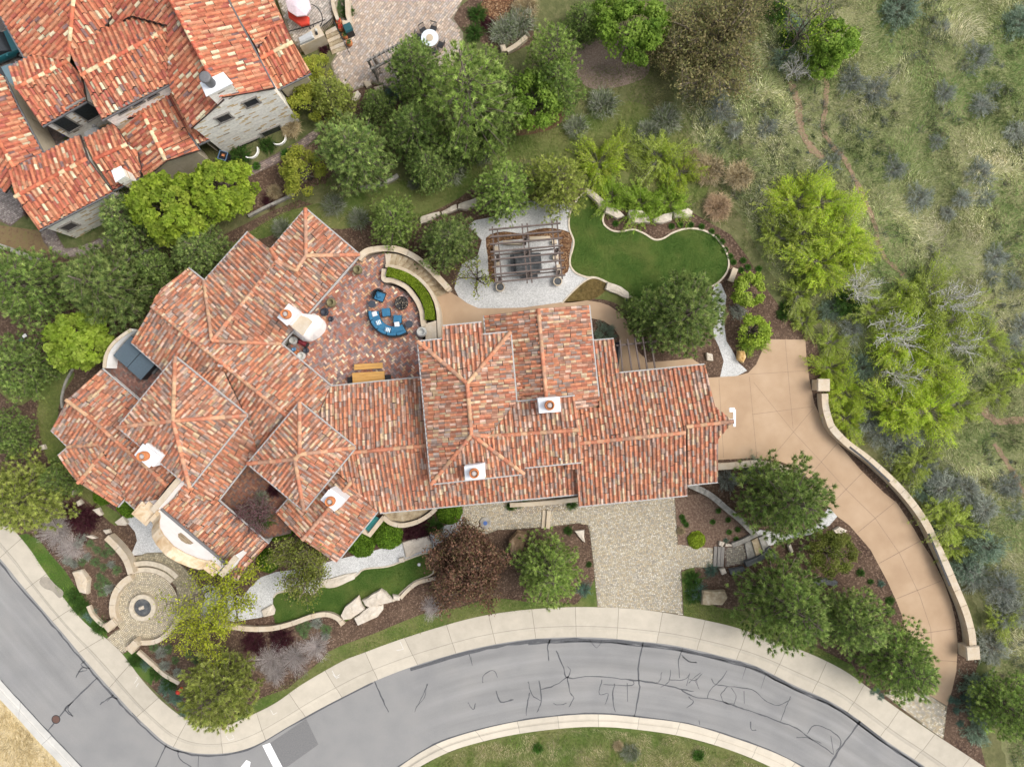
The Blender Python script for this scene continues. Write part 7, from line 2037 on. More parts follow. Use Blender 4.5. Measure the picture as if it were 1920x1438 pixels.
PINES = [  # px, py, r px, proto, mid height, label
    (50, 535, 74, 0, 3.2, "broad dark pine at the left edge, behind the leafy lime tree"), (200, 543, 84, 6, 3.4, "large full pine directly above the lime green maple"), (22, 690, 62, 3, 3.0, "dark pine on the left edge beside the lime green maple"),
    (2, 818, 48, 3, 2.6, "small dark pine cut by the left frame edge"), (38, 938, 74, 4, 3.2, "golden green pine above the street at the left"), (105, 900, 38, 0, 2.2, "smaller dark pine tucked behind the golden green pine"),
    (222, 400, 60, 2, 3.6, "blue green pine against the neighbour's stone wall"), (372, 466, 54, 2, 2.8, "grey green pine between leafy tree and villa roof"), (290, 500, 42, 3, 2.4, "dark pine squeezed against the villa's far left gable"),
    (737, 413, 50, 1, 2.4, "round light green pine above the patio stairs wall, left of the next"), (845, 450, 58, 2, 2.6, "round blue green pine beside the white gravel court"), (945, 350, 60, 1, 3.2, "light tufted pine above the pergola"),
    (1048, 335, 60, 4, 3.2, "olive pine between the pergola and the yellow willow"), (665, 283, 76, 2, 3.8, "big blue green pine left of the pine grove"), (775, 235, 62, 0, 3.8, "tall dark pine at the left of the grove"), (800, 300, 48, 6, 3.4, "blue green pine at the grove's lower edge"),
    (880, 185, 92, 5, 5.0, "tallest open pine with pale bare limbs in the grove"), (775, 115, 62, 0, 4.0, "dark pine overhanging the neighbour's white table"), (915, 110, 52, 5, 4.6, "open pine with bare spokes at the terrace edge"), (930, 215, 45, 3, 3.6, "dark lower pine at the right of the grove"),
    (1040, 75, 58, 5, 5.4, "open topped pine near the top with a bare crown centre"), (1045, 140, 55, 0, 4.0, "dense dark pine right of the bright green shrub tree"), (1288, 590, 82, 6, 3.8, "very large tufted pine below the oval lawn"), (1215, 585, 46, 0, 2.6, "dark lower pine at the left shoulder of the big lawn pine"),
    (1468, 935, 84, 0, 3.4, "big dark round pine beside the tan driveway bend"), (1470, 1128, 88, 3, 3.6, "leftmost big pine of the street side row"), (1600, 1172, 68, 2, 3.4, "middle pine of the street side row"), (1692, 1245, 72, 0, 3.4, "rightmost pine of the street side row, over the drive"),
    (1028, 1072, 66, 1, 3.2, "bright green round pine left of the cobbled driveway"), (414, 1290, 70, 4, 3.0, "round golden green pine at the street corner"), (615, 165, 44, 4, 3.4, "yellowish pine at the corner of the neighbour's gable"), (1895, 1330, 62, 0, 2.6, "dark pine at the lower right corner"), (700, 185, 36, 3, 2.6, "thin dark pine in front of the neighbour terrace"), (870, 265, 40, 3, 2.8, "low dark pine at the lawn edge of the grove"), (1098, 15, 40, 0, 3.6, "dark pine clipped by the top edge, right of the open one")]
for px, py, r, k, zc, lab in PINES:
    plant_tree(pines[k], px, py, r * 1.02, zc, lab, "pine tree", 2.6, "pine_tree", group="pines round the two houses", leafm=M_NEEDLE, hscale=M(r, zc) / 2.6 * rsg.uniform(.95, 1.15))

LIME = [(.26, .36, .035), (.31, .41, .05), (.2, .3, .03), (.35, .44, .075)]
OLIV = [(0.225, 0.324, 0.030), (0.288, 0.384, 0.036), (0.163, 0.240, 0.024), (0.350, 0.420, 0.060)]
BRGR = [(0.168, 0.287, 0.033), (0.228, 0.356, 0.044), (0.120, 0.218, 0.028), (0.288, 0.414, 0.066)]
CHAR = [(0.446, 0.486, 0.039), (0.380, 0.446, 0.033), (0.525, 0.551, 0.066), (0.315, 0.367, 0.028)]
YEGR = [(0.351, 0.375, 0.050), (0.286, 0.338, 0.044), (0.429, 0.438, 0.077), (0.234, 0.275, 0.039)]
RUSS = [(0.175, 0.090, 0.062), (0.237, 0.125, 0.081), (0.125, 0.069, 0.053), (0.200, 0.138, 0.075), (0.300, 0.175, 0.112), (0.150, 0.125, 0.056)]
BROW = [(.27, .25, .1), (.22, .22, .085), (.32, .27, .13), (.18, .19, .07), (.25, .21, .1)]
maple = leafy_proto(11, 2.6, 4.6, LIME, nclump=90, per=120, leaf=.17, clump=.42)
leafo = leafy_proto(12, 2.6, 5.0, OLIV, nclump=90, per=120, leaf=.17, clump=.44)
leafb = leafy_proto(13, 2.6, 5.0, BRGR, nclump=40, per=170, leaf=.15, clump=.62)
shrt = leafy_proto(14, 1.6, 2.2, YEGR, nclump=34, per=150, leaf=.085, clump=.42, sparse=.9)
shrl = leafy_proto(15, 1.6, 2.6, LIME, nclump=30, per=120, leaf=.12, clump=.4)
shrs = leafy_proto(16, 1.5, 2.4, LIME, nclump=26, per=60, leaf=.12, clump=.42)
olsh = leafy_proto(17, 2.0, 2.8, [(.15, .19, .03), (.2, .24, .04), (.11, .14, .025), (.24, .26, .06)], nclump=44, per=170, leaf=.08, clump=.45)
russ = spring_proto(18, 2.9, 4.2, RUSS, nlimb=11, depth=3, leaf=.1, per=17, spread=.24, start=.15, up=.7)
brow = spring_proto(19, 3.0, 3.6, BROW, nlimb=10, depth=3, leaf=.085, per=6, spread=.24, start=.12, up=.7)
chart = spring_proto(20, 3.0, 4.8, CHAR, nlimb=7, depth=3, leaf=.09, per=5, spread=.17, start=.25, up=.6)
spol = spring_proto(21, 2.2, 4.6, [(.22, .26, .045), (.17, .21, .035), (.28, .31, .07), (.2, .19, .08)], nlimb=7, depth=3, leaf=.085, per=7, spread=.2, start=.25)
thin = spring_proto(22, 1.9, 3.4, [(.2, .26, .035), (.3, .33, .06)], nlimb=6, depth=2, leaf=.1, per=3, spread=.16, start=.12, up=.45)
redb = spring_proto(23, 1.9, 3.0, [(.2, .08, .1), (.16, .09, .1), (.28, .16, .17), (.1, .07, .05)], nlimb=7, depth=3, leaf=.05, per=5, spread=.12, start=.15)
bare = spring_proto(24, 2.4, 3.8, [(.25, .3, .07), (.3, .33, .1)], nlimb=7, depth=3, leaf=.06, per=1, spread=.2, start=.1, up=.5)
lean = spring_proto(25, 2.8, 5.6, OLIV, nlimb=6, depth=2, leaf=.1, per=5, spread=.3, start=.25, up=.8)
TREES = [(maple, 150, 636, 72, 2.8, 2.6, "bright lime green round maple at the hot tub wall", "maple_tree"), (leafo, 312, 387, 76, 3.4, 2.6, "left half of the twin leafy green trees below the neighbour house", "leafy_tree"), (leafo, 408, 350, 66, 3.4, 2.6, "right half of the twin leafy green trees below the neighbour house", "leafy_tree"),
         (leafb, 1008, 180, 56, 3.0, 2.6, "bright green leafy tree between the dark pines", "leafy_tree"), (leafb, 1195, 45, 68, 3.6, 2.6, "large fresh green tree at the top edge", "leafy_tree"), (leafb, 1140, 15, 38, 2.6, 2.6, "smaller fresh green tree left of the large top edge one", "leafy_tree"),
         (shrt, 572, 325, 48, 1.4, 1.6, "yellow green bush beside the neighbour's brick walk", "leafy_shrub"), (shrt, 575, 195, 40, 1.6, 1.6, "yellow green shrub against the neighbour's gable corner", "leafy_shrub"), (shrt, 560, 165, 32, 1.6, 1.6, "yellow green shrub under the neighbour's right eave", "leafy_shrub"), (shrt, 598, 125, 30, 1.2, 1.6, "green shrub below the grill counter", "leafy_shrub"),
         (shrl, 1405, 545, 37, 1.6, 1.6, "bright lime shrub just right of the oval lawn", "leafy_shrub"), (shrs, 1415, 620, 36, 1.5, 1.5, "sparser lime shrub above the driveway bay", "leafy_shrub"), (olsh, 1557, 1038, 50, 1.6, 2.0, "round olive yellow shrub inside the driveway curve", "leafy_shrub"),
         (russ, 880, 1062, 82, 2.6, 2.9, "dense russet brown crabapple by the front path", "crabapple_tree"), (brow, 1330, 95, 104, 2.2, 3.0, "wide brown olive scrub oak at the top of the slope", "scrub_oak"), (brow, 1255, 75, 58, 2.0, 3.0, "smaller brown scrub oak left of the wide one", "scrub_oak"), (brow, 1390, 30, 60, 2.0, 3.0, "brown scrub oak clipped by the top edge", "scrub_oak"),
         (chart, 415, 1105, 88, 3.2, 3.0, "large chartreuse tree in new leaf beside the round court", "spring_tree"), (chart, 385, 1180, 62, 2.0, 3.0, "lower chartreuse tree just below the large one at the round court", "spring_tree"), (spol, 565, 1055, 62, 2.8, 2.2, "sparse olive green tree over the front gravel path", "spring_tree"), (thin, 893, 518, 44, 1.7, 1.9, "nearly bare sapling with a few leaves on the white gravel", "sapling"),
         (redb, 468, 965, 48, 3.6, 1.9, "pinkish bare redbud in the dark brick courtyard", "redbud_tree"), (lean, 1510, 50, 62, 3.4, 2.8, "leaning dark trunked tree at the top right", "leaning_tree"), (leafb, 1570, 70, 50, 3.6, 2.6, "yellow green leafy tree beside the leaning trunk", "leafy_tree"), (leafb, 1548, 110, 36, 2.6, 2.6, "low yellow green tree under the leaning trunk", "leafy_tree")]
SPR = (russ, brow, chart, spol, thin, redb, lean)
for pr, px, py, r, zc, pR, lab, nm in TREES:
    plant_tree(pr, px, py, r * (1.0 if pr in SPR else 1.05), zc, lab, "shrub" if "shrub" in nm else "tree", pR, nm, bark=M_BARK, z0=(hz(px, py) if px > 1250 and py < 500 else (2.3 if nm == "redbud_tree" else None)), hscale=(.55 if nm == "redbud_tree" else None))

# wispy willows and scrub on the slope
WILc = [(0.420, 0.558, 0.053), (0.497, 0.620, 0.073), (0.327, 0.456, 0.046), (0.574, 0.620, 0.119)]
WILo = [(0.372, 0.456, 0.079), (0.446, 0.524, 0.106), (0.297, 0.389, 0.066), (0.519, 0.592, 0.158)]
wil = [shrub_proto(31, 1.1, 1.0, 230, 40, .12, .024, WILc, (.42, .38, .32), lo=.35, droop=.1, lob=.5), shrub_proto(32, 1.1, .95, 210, 34, .12, .024, WILo, (.45, .42, .38), lo=.4, droop=.15, lob=.5), shrub_proto(33, 1.1, 1.0, 250, 40, .11, .026, [(.25, .4, .04), (.32, .47, .06), (.38, .5, .09)], (.36, .32, .24), lo=.35, droop=.1, lob=.4)]
sage = [shrub_proto(41, 1, .8, 170, 14, .2, .03, [(.34, .37, .31), (.42, .45, .38), (.26, .29, .24), (.48, .5, .44)], (.36, .34, .31), lo=.4, droop=.2), shrub_proto(42, 1, .8, 170, 12, .19, .026, [(.27, .31, .27), (.35, .38, .34), (.2, .24, .19), (.42, .44, .4)], (.33, .33, .29), lo=.35, droop=.2), shrub_proto(43, 1, .85, 200, 15, .18, .03, [(.25, .34, .24), (.32, .4, .3), (.19, .27, .19)], (.2, .19, .15), lo=.3)]
twig = shrub_proto(44, 1, .7, 420, 4, .14, .014, [(.45, .41, .39), (.52, .48, .45)], (.46, .41, .39), lo=.3, sw=.016)
burg = shrub_proto(45, 1, .6, 260, 18, .1, .03, [(.075, .018, .03), (.1, .025, .04), (.05, .014, .022), (.13, .05, .055)], (.09, .04, .04), lo=.2)
lowg = shrub_proto(46, 1, .5, 200, 16, .1, .03, [(.14, .26, .08), (.2, .33, .11), (.25, .36, .18)], (.16, .14, .1), lo=.25)
blug = shrub_proto(47, 1, .5, 200, 16, .12, .03, [(.16, .28, .21), (.22, .34, .27), (.12, .22, .16)], (.2, .22, .17), lo=.2)
deep = shrub_proto(48, 1, .8, 240, 26, .1, .035, [(.05, .12, .02), (.075, .16, .03), (.1, .2, .04)], (.08, .07, .04), lo=.15)
tang = grass_proto(51, .9, .6, 1500, [(.42, .33, .18), (.5, .42, .27), (.34, .27, .15)])
gryg = grass_proto(52, 1.0, .7, 620, [(.26, .27, .2), (.32, .33, .27), (.2, .23, .14), (.17, .22, .1)])
grng = grass_proto(53, .9, .6, 420, [(.06, .16, .02), (.09, .21, .03), (.05, .12, .02)], w=.03)
pinkg = grass_proto(54, 1.0, .7, 1600, [(.4, .28, .17), (.46, .34, .23), (.33, .24, .14)])
WILS = [(1500, 375, 52, 0, "topmost lime willow of the slope thicket"), (1550, 375, 42, 0, "lime willow right of the topmost one"), (1520, 440, 50, 1, "olive willow in the middle of the slope thicket"), (1585, 440, 55, 0, "broad lime willow at the right of the upper thicket"), (1545, 490, 52, 0, "lime willow at the foot of the upper thicket"), (1610, 470, 36, 0, "small lime willow on the right rim of the upper thicket"),
        (1505, 548, 34, 1, "small olive willow right of the two lime shrubs"), (1517, 602, 27, 1, "olive willow just above the driveway bay corner"), (1568, 642, 31, 1, "olive willow right of the driveway bay"), (1564, 690, 33, 0, "lime willow beside the driveway bay's right edge"), (1592, 735, 37, 0, "lime willow behind the upper wall pier"), (1596, 786, 34, 0, "lime willow behind the curved wall"),
        (1735, 565, 60, 1, "pale olive willow with white limbs on the far right"), (1770, 610, 66, 1, "broad pale olive willow with bare white limbs"), (1700, 640, 56, 0, "lime willow left of the broad pale one"), (1745, 690, 58, 0, "lime willow below the broad pale one"), (1690, 760, 50, 0, "lime willow above the blue grey sage clump"), (1755, 770, 56, 0, "lime willow at the lower end of the right thicket"), (1810, 760, 42, 1, "olive willow on the right rim of the right thicket"), (1880, 740, 28, 1, "lone small olive willow by the red trail"),
        (1725, 870, 38, 1, "olive willow above the sage bushes by the wall"), (1708, 884, 25, 1, "small olive willow hugging the curved wall"), (1774, 958, 36, 1, "golden olive willow beside the middle of the curved wall"), (1800, 985, 42, 1, "golden olive willow right of the sister by the wall"), (1797, 1030, 28, 1, "golden olive willow lower along the curved wall"), (1890, 1170, 30, 1, "small olive willow near the lower wall pier"),
        (1125, 300, 46, 0, "yellow green willow left above the oval lawn"), (1170, 280, 36, 1, "thin yellow willow behind the lawn boulders"), (1240, 290, 46, 1, "grey gold willow above the lawn boulders"), (1278, 318, 40, 0, "bright yellow willow at the right above the lawn boulders"), (1150, 365, 34, 2, "low green willow behind the long lawn boulder"), (1205, 380, 40, 2, "low green willow behind the broad lawn boulder"), (1255, 375, 38, 2, "low green willow behind the whitest lawn boulder"),
        (1415, 640, 24, 2, "small fresh green willow at the driveway bay mulch"), (1860, 640, 40, 1, "dull olive willow on the right slope"), (1930, 690, 36, 1, "olive willow on the right frame edge"), (1650, 585, 40, 1, "olive willow between the two slope thickets"), (1460, 440, 34, 1, "dull olive willow on the left rim of the upper thicket")]
for px, py, r, k, lab in WILS:
    plant(wil[k], px, py, r, lab, "willow shrub", "willow_shrub", group="wispy willows on the slope", z0=hz(px, py), hs=.85, zc=hz(px, py) + .8)
for px, py, r, zc, lab in ((1680, 620, 52, 2.4, "bare white limbed tree left of the pale willows"), (1790, 560, 48, 2.4, "bare white limbed tree at the right of the pale willows"), (1800, 640, 40, 2.2, "bare white limbed tree with limbs spread to the right"), (1615, 540, 42, 2.0, "bare grey limbed tree between the two thickets"), (1490, 130, 34, 1.6, "grey bare shrub tree under the leaning trunk"), (1690, 700, 40, 2.0, "bare white limbed tree low in the right thicket")):
    plant_tree(bare, px, py, r, zc, lab, "tree", 2.4, "bare_tree", group="bare white limbed trees on the slope", bark=M_BARKG, z0=hz(px, py))
SAGS = [(1840, 325, 30, 1), (1725, 370, 28, 1), (1808, 372, 20, 1), (1850, 368, 20, 1), (1775, 172, 22, 1), (1835, 105, 30, 1), (1820, 130, 18, 1), (1865, 165, 18, 1), (1845, 195, 24, 1), (1770, 50, 18, 1), (1355, 205, 28, 1), (1440, 235, 22, 1), (1560, 305, 22, 1), (1680, 315, 24, 1), (1905, 245, 24, 0), (1760, 265, 18, 1), (1870, 480, 24, 1), (1865, 520, 20, 1), (1905, 528, 18, 1), (1780, 400, 16, 0),
        (1310, 310, 20, 1), (1360, 165, 20, 0), (1300, 70, 24, 1), (1640, 170, 32, 1), (1600, 150, 28, 1), (1900, 650, 28, 1), (1850, 600, 22, 1), (1920, 610, 22, 1), (1895, 910, 26, 1), (1905, 960, 22, 1), (1600, 620, 24, 1), (1620, 690, 28, 2), (1560, 580, 24, 2), (1490, 45, 24, 2), (1470, 110, 26, 2), (1380, 240, 18, 0), (1690, 15, 40, 2), (1915, 40, 34, 2)]
for i, (px, py, r, k) in enumerate(SAGS):
    big_ = {0: "largest blue grey sagebrush on the upper right grass slope", 23: "dark grey brush patch below the leaning tree", 36: "dark green juniper bush at the top edge of the slope", 37: "dark green juniper bush in the upper right corner"}
    plant(sage[k], px, py, r, big_.get(i, "blue grey sagebrush scattered on the grassy right slope"), "sagebrush", "sagebrush", group="sagebrush on the grassy slope", mat=M_LEAF, z0=hz(px, py), hs=.8)
SAGW = [(1655, 810, 32, 1, "blue grey sagebrush at the top of the clump below the lime willows"), (1690, 835, 34, 1, "largest blue grey sagebrush of the clump near the wall"), (1712, 820, 26, 0, "silver sagebrush at the right of the clump"), (1625, 790, 26, 0, "silver sagebrush behind the curved wall's upper bend"), (1740, 885, 30, 1, "grey sagebrush halfway along the curved wall"), (1735, 920, 24, 2, "green sagebrush halfway along the curved wall"), (1775, 915, 32, 0, "silver sagebrush right of the olive willow by the wall"), (1815, 920, 30, 0, "pale silver sagebrush out on the slope side"), (1850, 955, 28, 0, "pale silver sagebrush right of the golden willows"), (1755, 985, 22, 2, "small green sagebrush between wall and golden willow"),
        (1850, 1025, 40, 2, "large green silver sagebrush below the golden willows"), (1810, 1065, 34, 2, "green sagebrush right behind the lower wall"), (1835, 1080, 32, 0, "silver sagebrush below the large green silver one"), (1885, 1105, 38, 1, "large grey sagebrush at the right edge by the lower wall"), (1900, 1150, 34, 0, "silver sagebrush at the right edge near the pier"), (1862, 1218, 34, 0, "silver sagebrush right next to the lower wall pier"), (1830, 1290, 30, 2, "green sagebrush below the lower wall pier"), (1840, 1330, 32, 2, "green sagebrush left of the corner pine"), (1835, 1375, 26, 2, "lowest green sagebrush by the corner pine"),
        (1365, 902, 22, 0, "silver shrub between garage corner and round pine"), (1415, 880, 26, 2, "silver green shrub at the driveway block wall"), (1135, 625, 22, 2, "soft grey green shrub at the bend of the tan path"), (1385, 585, 16, 0, "small silver shrub between the two lime shrubs"), (1425, 1190, 0, 0, "")]
for px, py, r, k, lab in SAGW:
    if r: plant(sage[k], px, py, r, lab, "sagebrush", "sagebrush", group="silver shrubs along the drive", z0=hz(px, py), hs=.85)
GR = [(1130, 195, 36, gryg, "large grey green grass clump on the upper lawn edge"), (1080, 238, 28, gryg, "grey green grass clump left below the large one"), (1250, 225, 36, gryg, "grey grass clump above the gold willow"), (1215, 245, 26, gryg, "small grey grass clump above the willows"), (848, 320, 34, gryg, "grey green grass clump on the lawn under the grove"), (905, 290, 26, gryg, "dark grey grass clump at the grove's right foot"), (775, 345, 14, gryg, "tiny grey grass clump alone on the back lawn"), (626, 385, 28, gryg, "grey grass clump above the villa's top gable"), (672, 410, 26, gryg, "grey green grass clump left of the stairs wall pine"), (528, 428, 24, gryg, "grey green clump in the notch of the villa's top gables"),
      (945, 60, 34, gryg, "grey ornamental grass beside the bright bark patch"), (975, 45, 36, gryg, "larger grey ornamental grass at the curved block wall"), (985, 15, 30, tang, "tan ornamental grass at the top edge"), (545, 240, 24, tang, "tan grass clump at the neighbour's gable corner"), (578, 292, 20, tang, "tan grass clump between brick walk and yellow bush"), (513, 360, 18, tang, "tan grass clump in the neighbour's lower bed"), (1345, 388, 30, pinkg, "pinkish tan dry bush above the lawn's right end"), (1330, 320, 36, tang, "pale dry grass patch above the pinkish bush"), (1385, 330, 34, tang, "pale dry grass patch right of the other one"), (1297, 300, 26, tang, "pale dry tuft beside the bright yellow willow"), (1182, 1412, 22, gryg, "grey scrubby clump on the island across the street"), (1160, 1400, 13, tang, "tan dry clump on the island across the street"), (1310, 1418, 16, grng, "green weedy clump at the right of the street island"), (1010, 1405, 14, grng, "green weedy clump at the left of the street island"), (1278, 996, 10, tang, "small straw coloured tuft in the dusty bed")]
for px, py, r, pr, lab in GR:
    plant(pr, px, py, r, lab, "grass clump", "ornamental_grass", group="ornamental grass clumps", mat=M_BLADE, z0=hz(px, py), hs=.9)
BOX = [(0.109, 0.210, 0.017), (0.145, 0.262, 0.022), (0.189, 0.315, 0.031), (0.080, 0.158, 0.014)]
box_ = ball_proto(61, BOX, leaf=.075); limeb = ball_proto(62, [(.3, .4, .03), (.36, .45, .05), (.23, .32, .025)], n=3000, leaf=.12)
for px, py, r, lab in ((725, 1006, 27, "largest clipped boxwood globe beside the teal pool wall"), (674, 1023, 26, "clipped boxwood globe left of the largest one"), (841, 962, 24, "clipped boxwood globe at the end of the brown front terrace"), (530, 992, 18, "clipped boxwood globe between the two front gables"), (511, 1003, 16, "small clipped boxwood globe left of the front gable"), (497, 1055, 22, "clipped boxwood globe at the chapel's lower corner"), (233, 948, 25, "clipped boxwood globe left of the parapet pier"), (182, 932, 18, "clipped boxwood globe half under the left eave")):
    plant(box_, px, py, r, lab, "boxwood", "boxwood_globe", group="clipped boxwood globes", zc=.9, hs=1.0)
plant(limeb, 1308, 1014, 16, "vivid lime rounded shrub beside the cobbled driveway", "shrub", "lime_shrub", zc=.5)
# curved clipped hedge
HG = catmull(R2([(745, 600), (900, 640), (1050, 695), (1200, 795), (1310, 930), (1390, 1080), (1435, 1250), (1440, 1385)]), 8)
hp = [W(p[0], p[1], PZ + .7) for p in HG]; rs = np.random.RandomState(9); HV = []; n_h = 9000
seg = rs.rand(n_h) * (len(hp) - 1); si = seg.astype(int); sf = seg - si
A_ = np.array([tuple(p) for p in hp]); base_ = A_[si] * (1 - sf)[:, None] + A_[np.minimum(si + 1, len(hp) - 1)] * sf[:, None]
dirv = nrm(A_[np.minimum(si + 1, len(hp) - 1)] - A_[si] + 1e-9); perp = np.stack([-dirv[:, 1], dirv[:, 0], np.zeros(n_h)], 1)
top_ = rs.rand(n_h) < .6; w_h = M(17, PZ + .7) / 2
lat = np.where(top_, rs.uniform(-1, 1, n_h), np.sign(rs.rand(n_h) - .5) * rs.uniform(.93, 1.04, n_h)) * w_h
zz = np.where(top_, PZ + .7 + rs.uniform(-.05, .04, n_h), rs.uniform(PZ - .1, PZ + .7, n_h))
pp = base_ + perp * lat[:, None]; pp[:, 2] = zz
nm = nrm(np.where(top_[:, None], np.array([[0, 0, 1.]]), perp * np.sign(lat)[:, None]) + rnd_unit(rs, n_h) * .8)
V, F = leaf_quads(pp, nm, rs.uniform(.7, 1.3, n_h) * .07, rs, 1.3)
core = MB().ribbon([(p.x, p.y) for p in hp], w_h * 1.8, PZ - .2, PZ + .64)
F2 = np.array([f for f in core.f]) + len(V)
me = fast_mesh("hedge", np.concatenate([V, np.array(core.v)]), [F, F2], np.concatenate([pick(rs, [(.17, .25, .012), (.21, .29, .018), (.13, .2, .01), (.25, .32, .03)], n_h, jit=.25), np.tile([[.07, .11, .008]], (len(F2), 1))]))
hd = link("clipped_hedge", me, M_LEAF); recenter(hd); tag(hd, "curved clipped bright green hedge along the patio stairs", "hedge")

# bedding plants
row = [(1261, 423), (1277, 421), (1297, 421), (1317, 424), (1336, 433), (1346, 444), (1356, 452), (1362, 468), (1371, 480), (1377, 491), (1396, 487), (1405, 500), (1392, 506), (1425, 503), (1155, 418)]
for px, py in row: plant(grng, px, py, 8.5, "small fresh green tuft planted round the oval lawn's right edge", "grass tuft", "grass_tuft", group="green tufts round the oval lawn", mat=M_BLADE)
for px, py in ((1280, 970), (1288, 985), (1283, 978), (1349, 959), (1338, 980), (1367, 976), (1369, 999), (1385, 994), (1382, 1012)): plant(grng, px, py, 7.5, "small fresh green tuft in the dusty bed by the driveway", "grass tuft", "grass_tuft", group="green tufts in the dusty bed", mat=M_BLADE)
for px, py, r, pr, lab, c_ in ((448, 905, 0, twig, "", ""), (155, 975, 34, burg, "deep burgundy barberry in the left bed", "barberry"), (135, 965, 24, burg, "smaller burgundy barberry behind the deep one", "barberry"), (475, 1205, 26, burg, "burgundy barberry under the wavy wall, left one", "barberry"), (525, 1200, 26, burg, "burgundy barberry under the wavy wall, right one", "barberry"), (790, 990, 28, burg, "burgundy barberry beside the brown front terrace", "barberry"), (765, 1003, 16, burg, "small burgundy barberry next to the big boxwood", "barberry"), (915, 45, 18, burg, "burgundy shrub in the bright bark patch", "barberry"), (605, 90, 12, burg, "burgundy shrub below the grill counter", "barberry"), (505, 375, 18, burg, "dark burgundy shrub at the neighbour's lower bed", "barberry"), (510, 920, 16, burg, "dark purple shrub in the brick courtyard corner", "barberry"), (50, 392, 14, burg, "red leaved shrub by the neighbour's lower walk", "barberry"),
                               (105, 1000, 38, twig, "grey twiggy shrub at the street bed's upper end", "shrub"), (90, 980, 30, twig, "grey twiggy shrub behind the first at the street bed", "shrub"), (130, 1030, 30, twig, "grey twiggy shrub nearest the lavender bed", "shrub"), (505, 1240, 36, twig, "grey twiggy shrub below the burgundy pair, left one", "shrub"), (550, 1235, 36, twig, "grey twiggy shrub below the burgundy pair, middle one", "shrub"), (590, 1215, 30, twig, "grey twiggy shrub below the burgundy pair, right one", "shrub"), (515, 1265, 26, twig, "grey twiggy shrub closest to the street pine", "shrub"), (810, 1142, 24, twig, "pale lavender twiggy shrub by the sidewalk grass", "shrub"),
                               (490, 935, 18, gryg, "silver grey shrub in the brick courtyard", "shrub"), (490, 975, 24, deep, "dark green shrub in the brick courtyard mouth", "shrub"), (510, 1070, 0, deep, "", "")):
    if r: plant(pr, px, py, r, lab, c_, {"barberry": "barberry"}.get(c_, "twiggy_shrub"), z0=(2.3 if "courtyard" in lab else None), hs=.7 if pr is twig else 1, mat=M_BLADE if pr is gryg else M_LEAF)
LAV = [(150, 1010), (165, 1020), (178, 1032), (143, 1022), (192, 1040), (205, 1035), (160, 1045), (175, 1055), (190, 1065), (205, 1060), (215, 1070), (150, 1055), (135, 1060), (185, 1085), (195, 1095), (200, 1105), (188, 1112), (178, 1100), (123, 1052), (200, 1022), (285, 1215), (300, 1225), (312, 1220), (325, 1240), (305, 1250), (350, 1228), (365, 1240), (330, 1262), (560, 1180), (575, 1175), (592, 1170), (610, 1182), (568, 1190), (608, 1195)]
for i, (px, py) in enumerate(LAV):
    plant(lowg if i % 3 else sage[0], px, py, rsg.uniform(8, 13), "low grey green herb cushion planted in the front mulch beds", "herb cushion", "herb_cushion", group="herb cushions in the front beds")
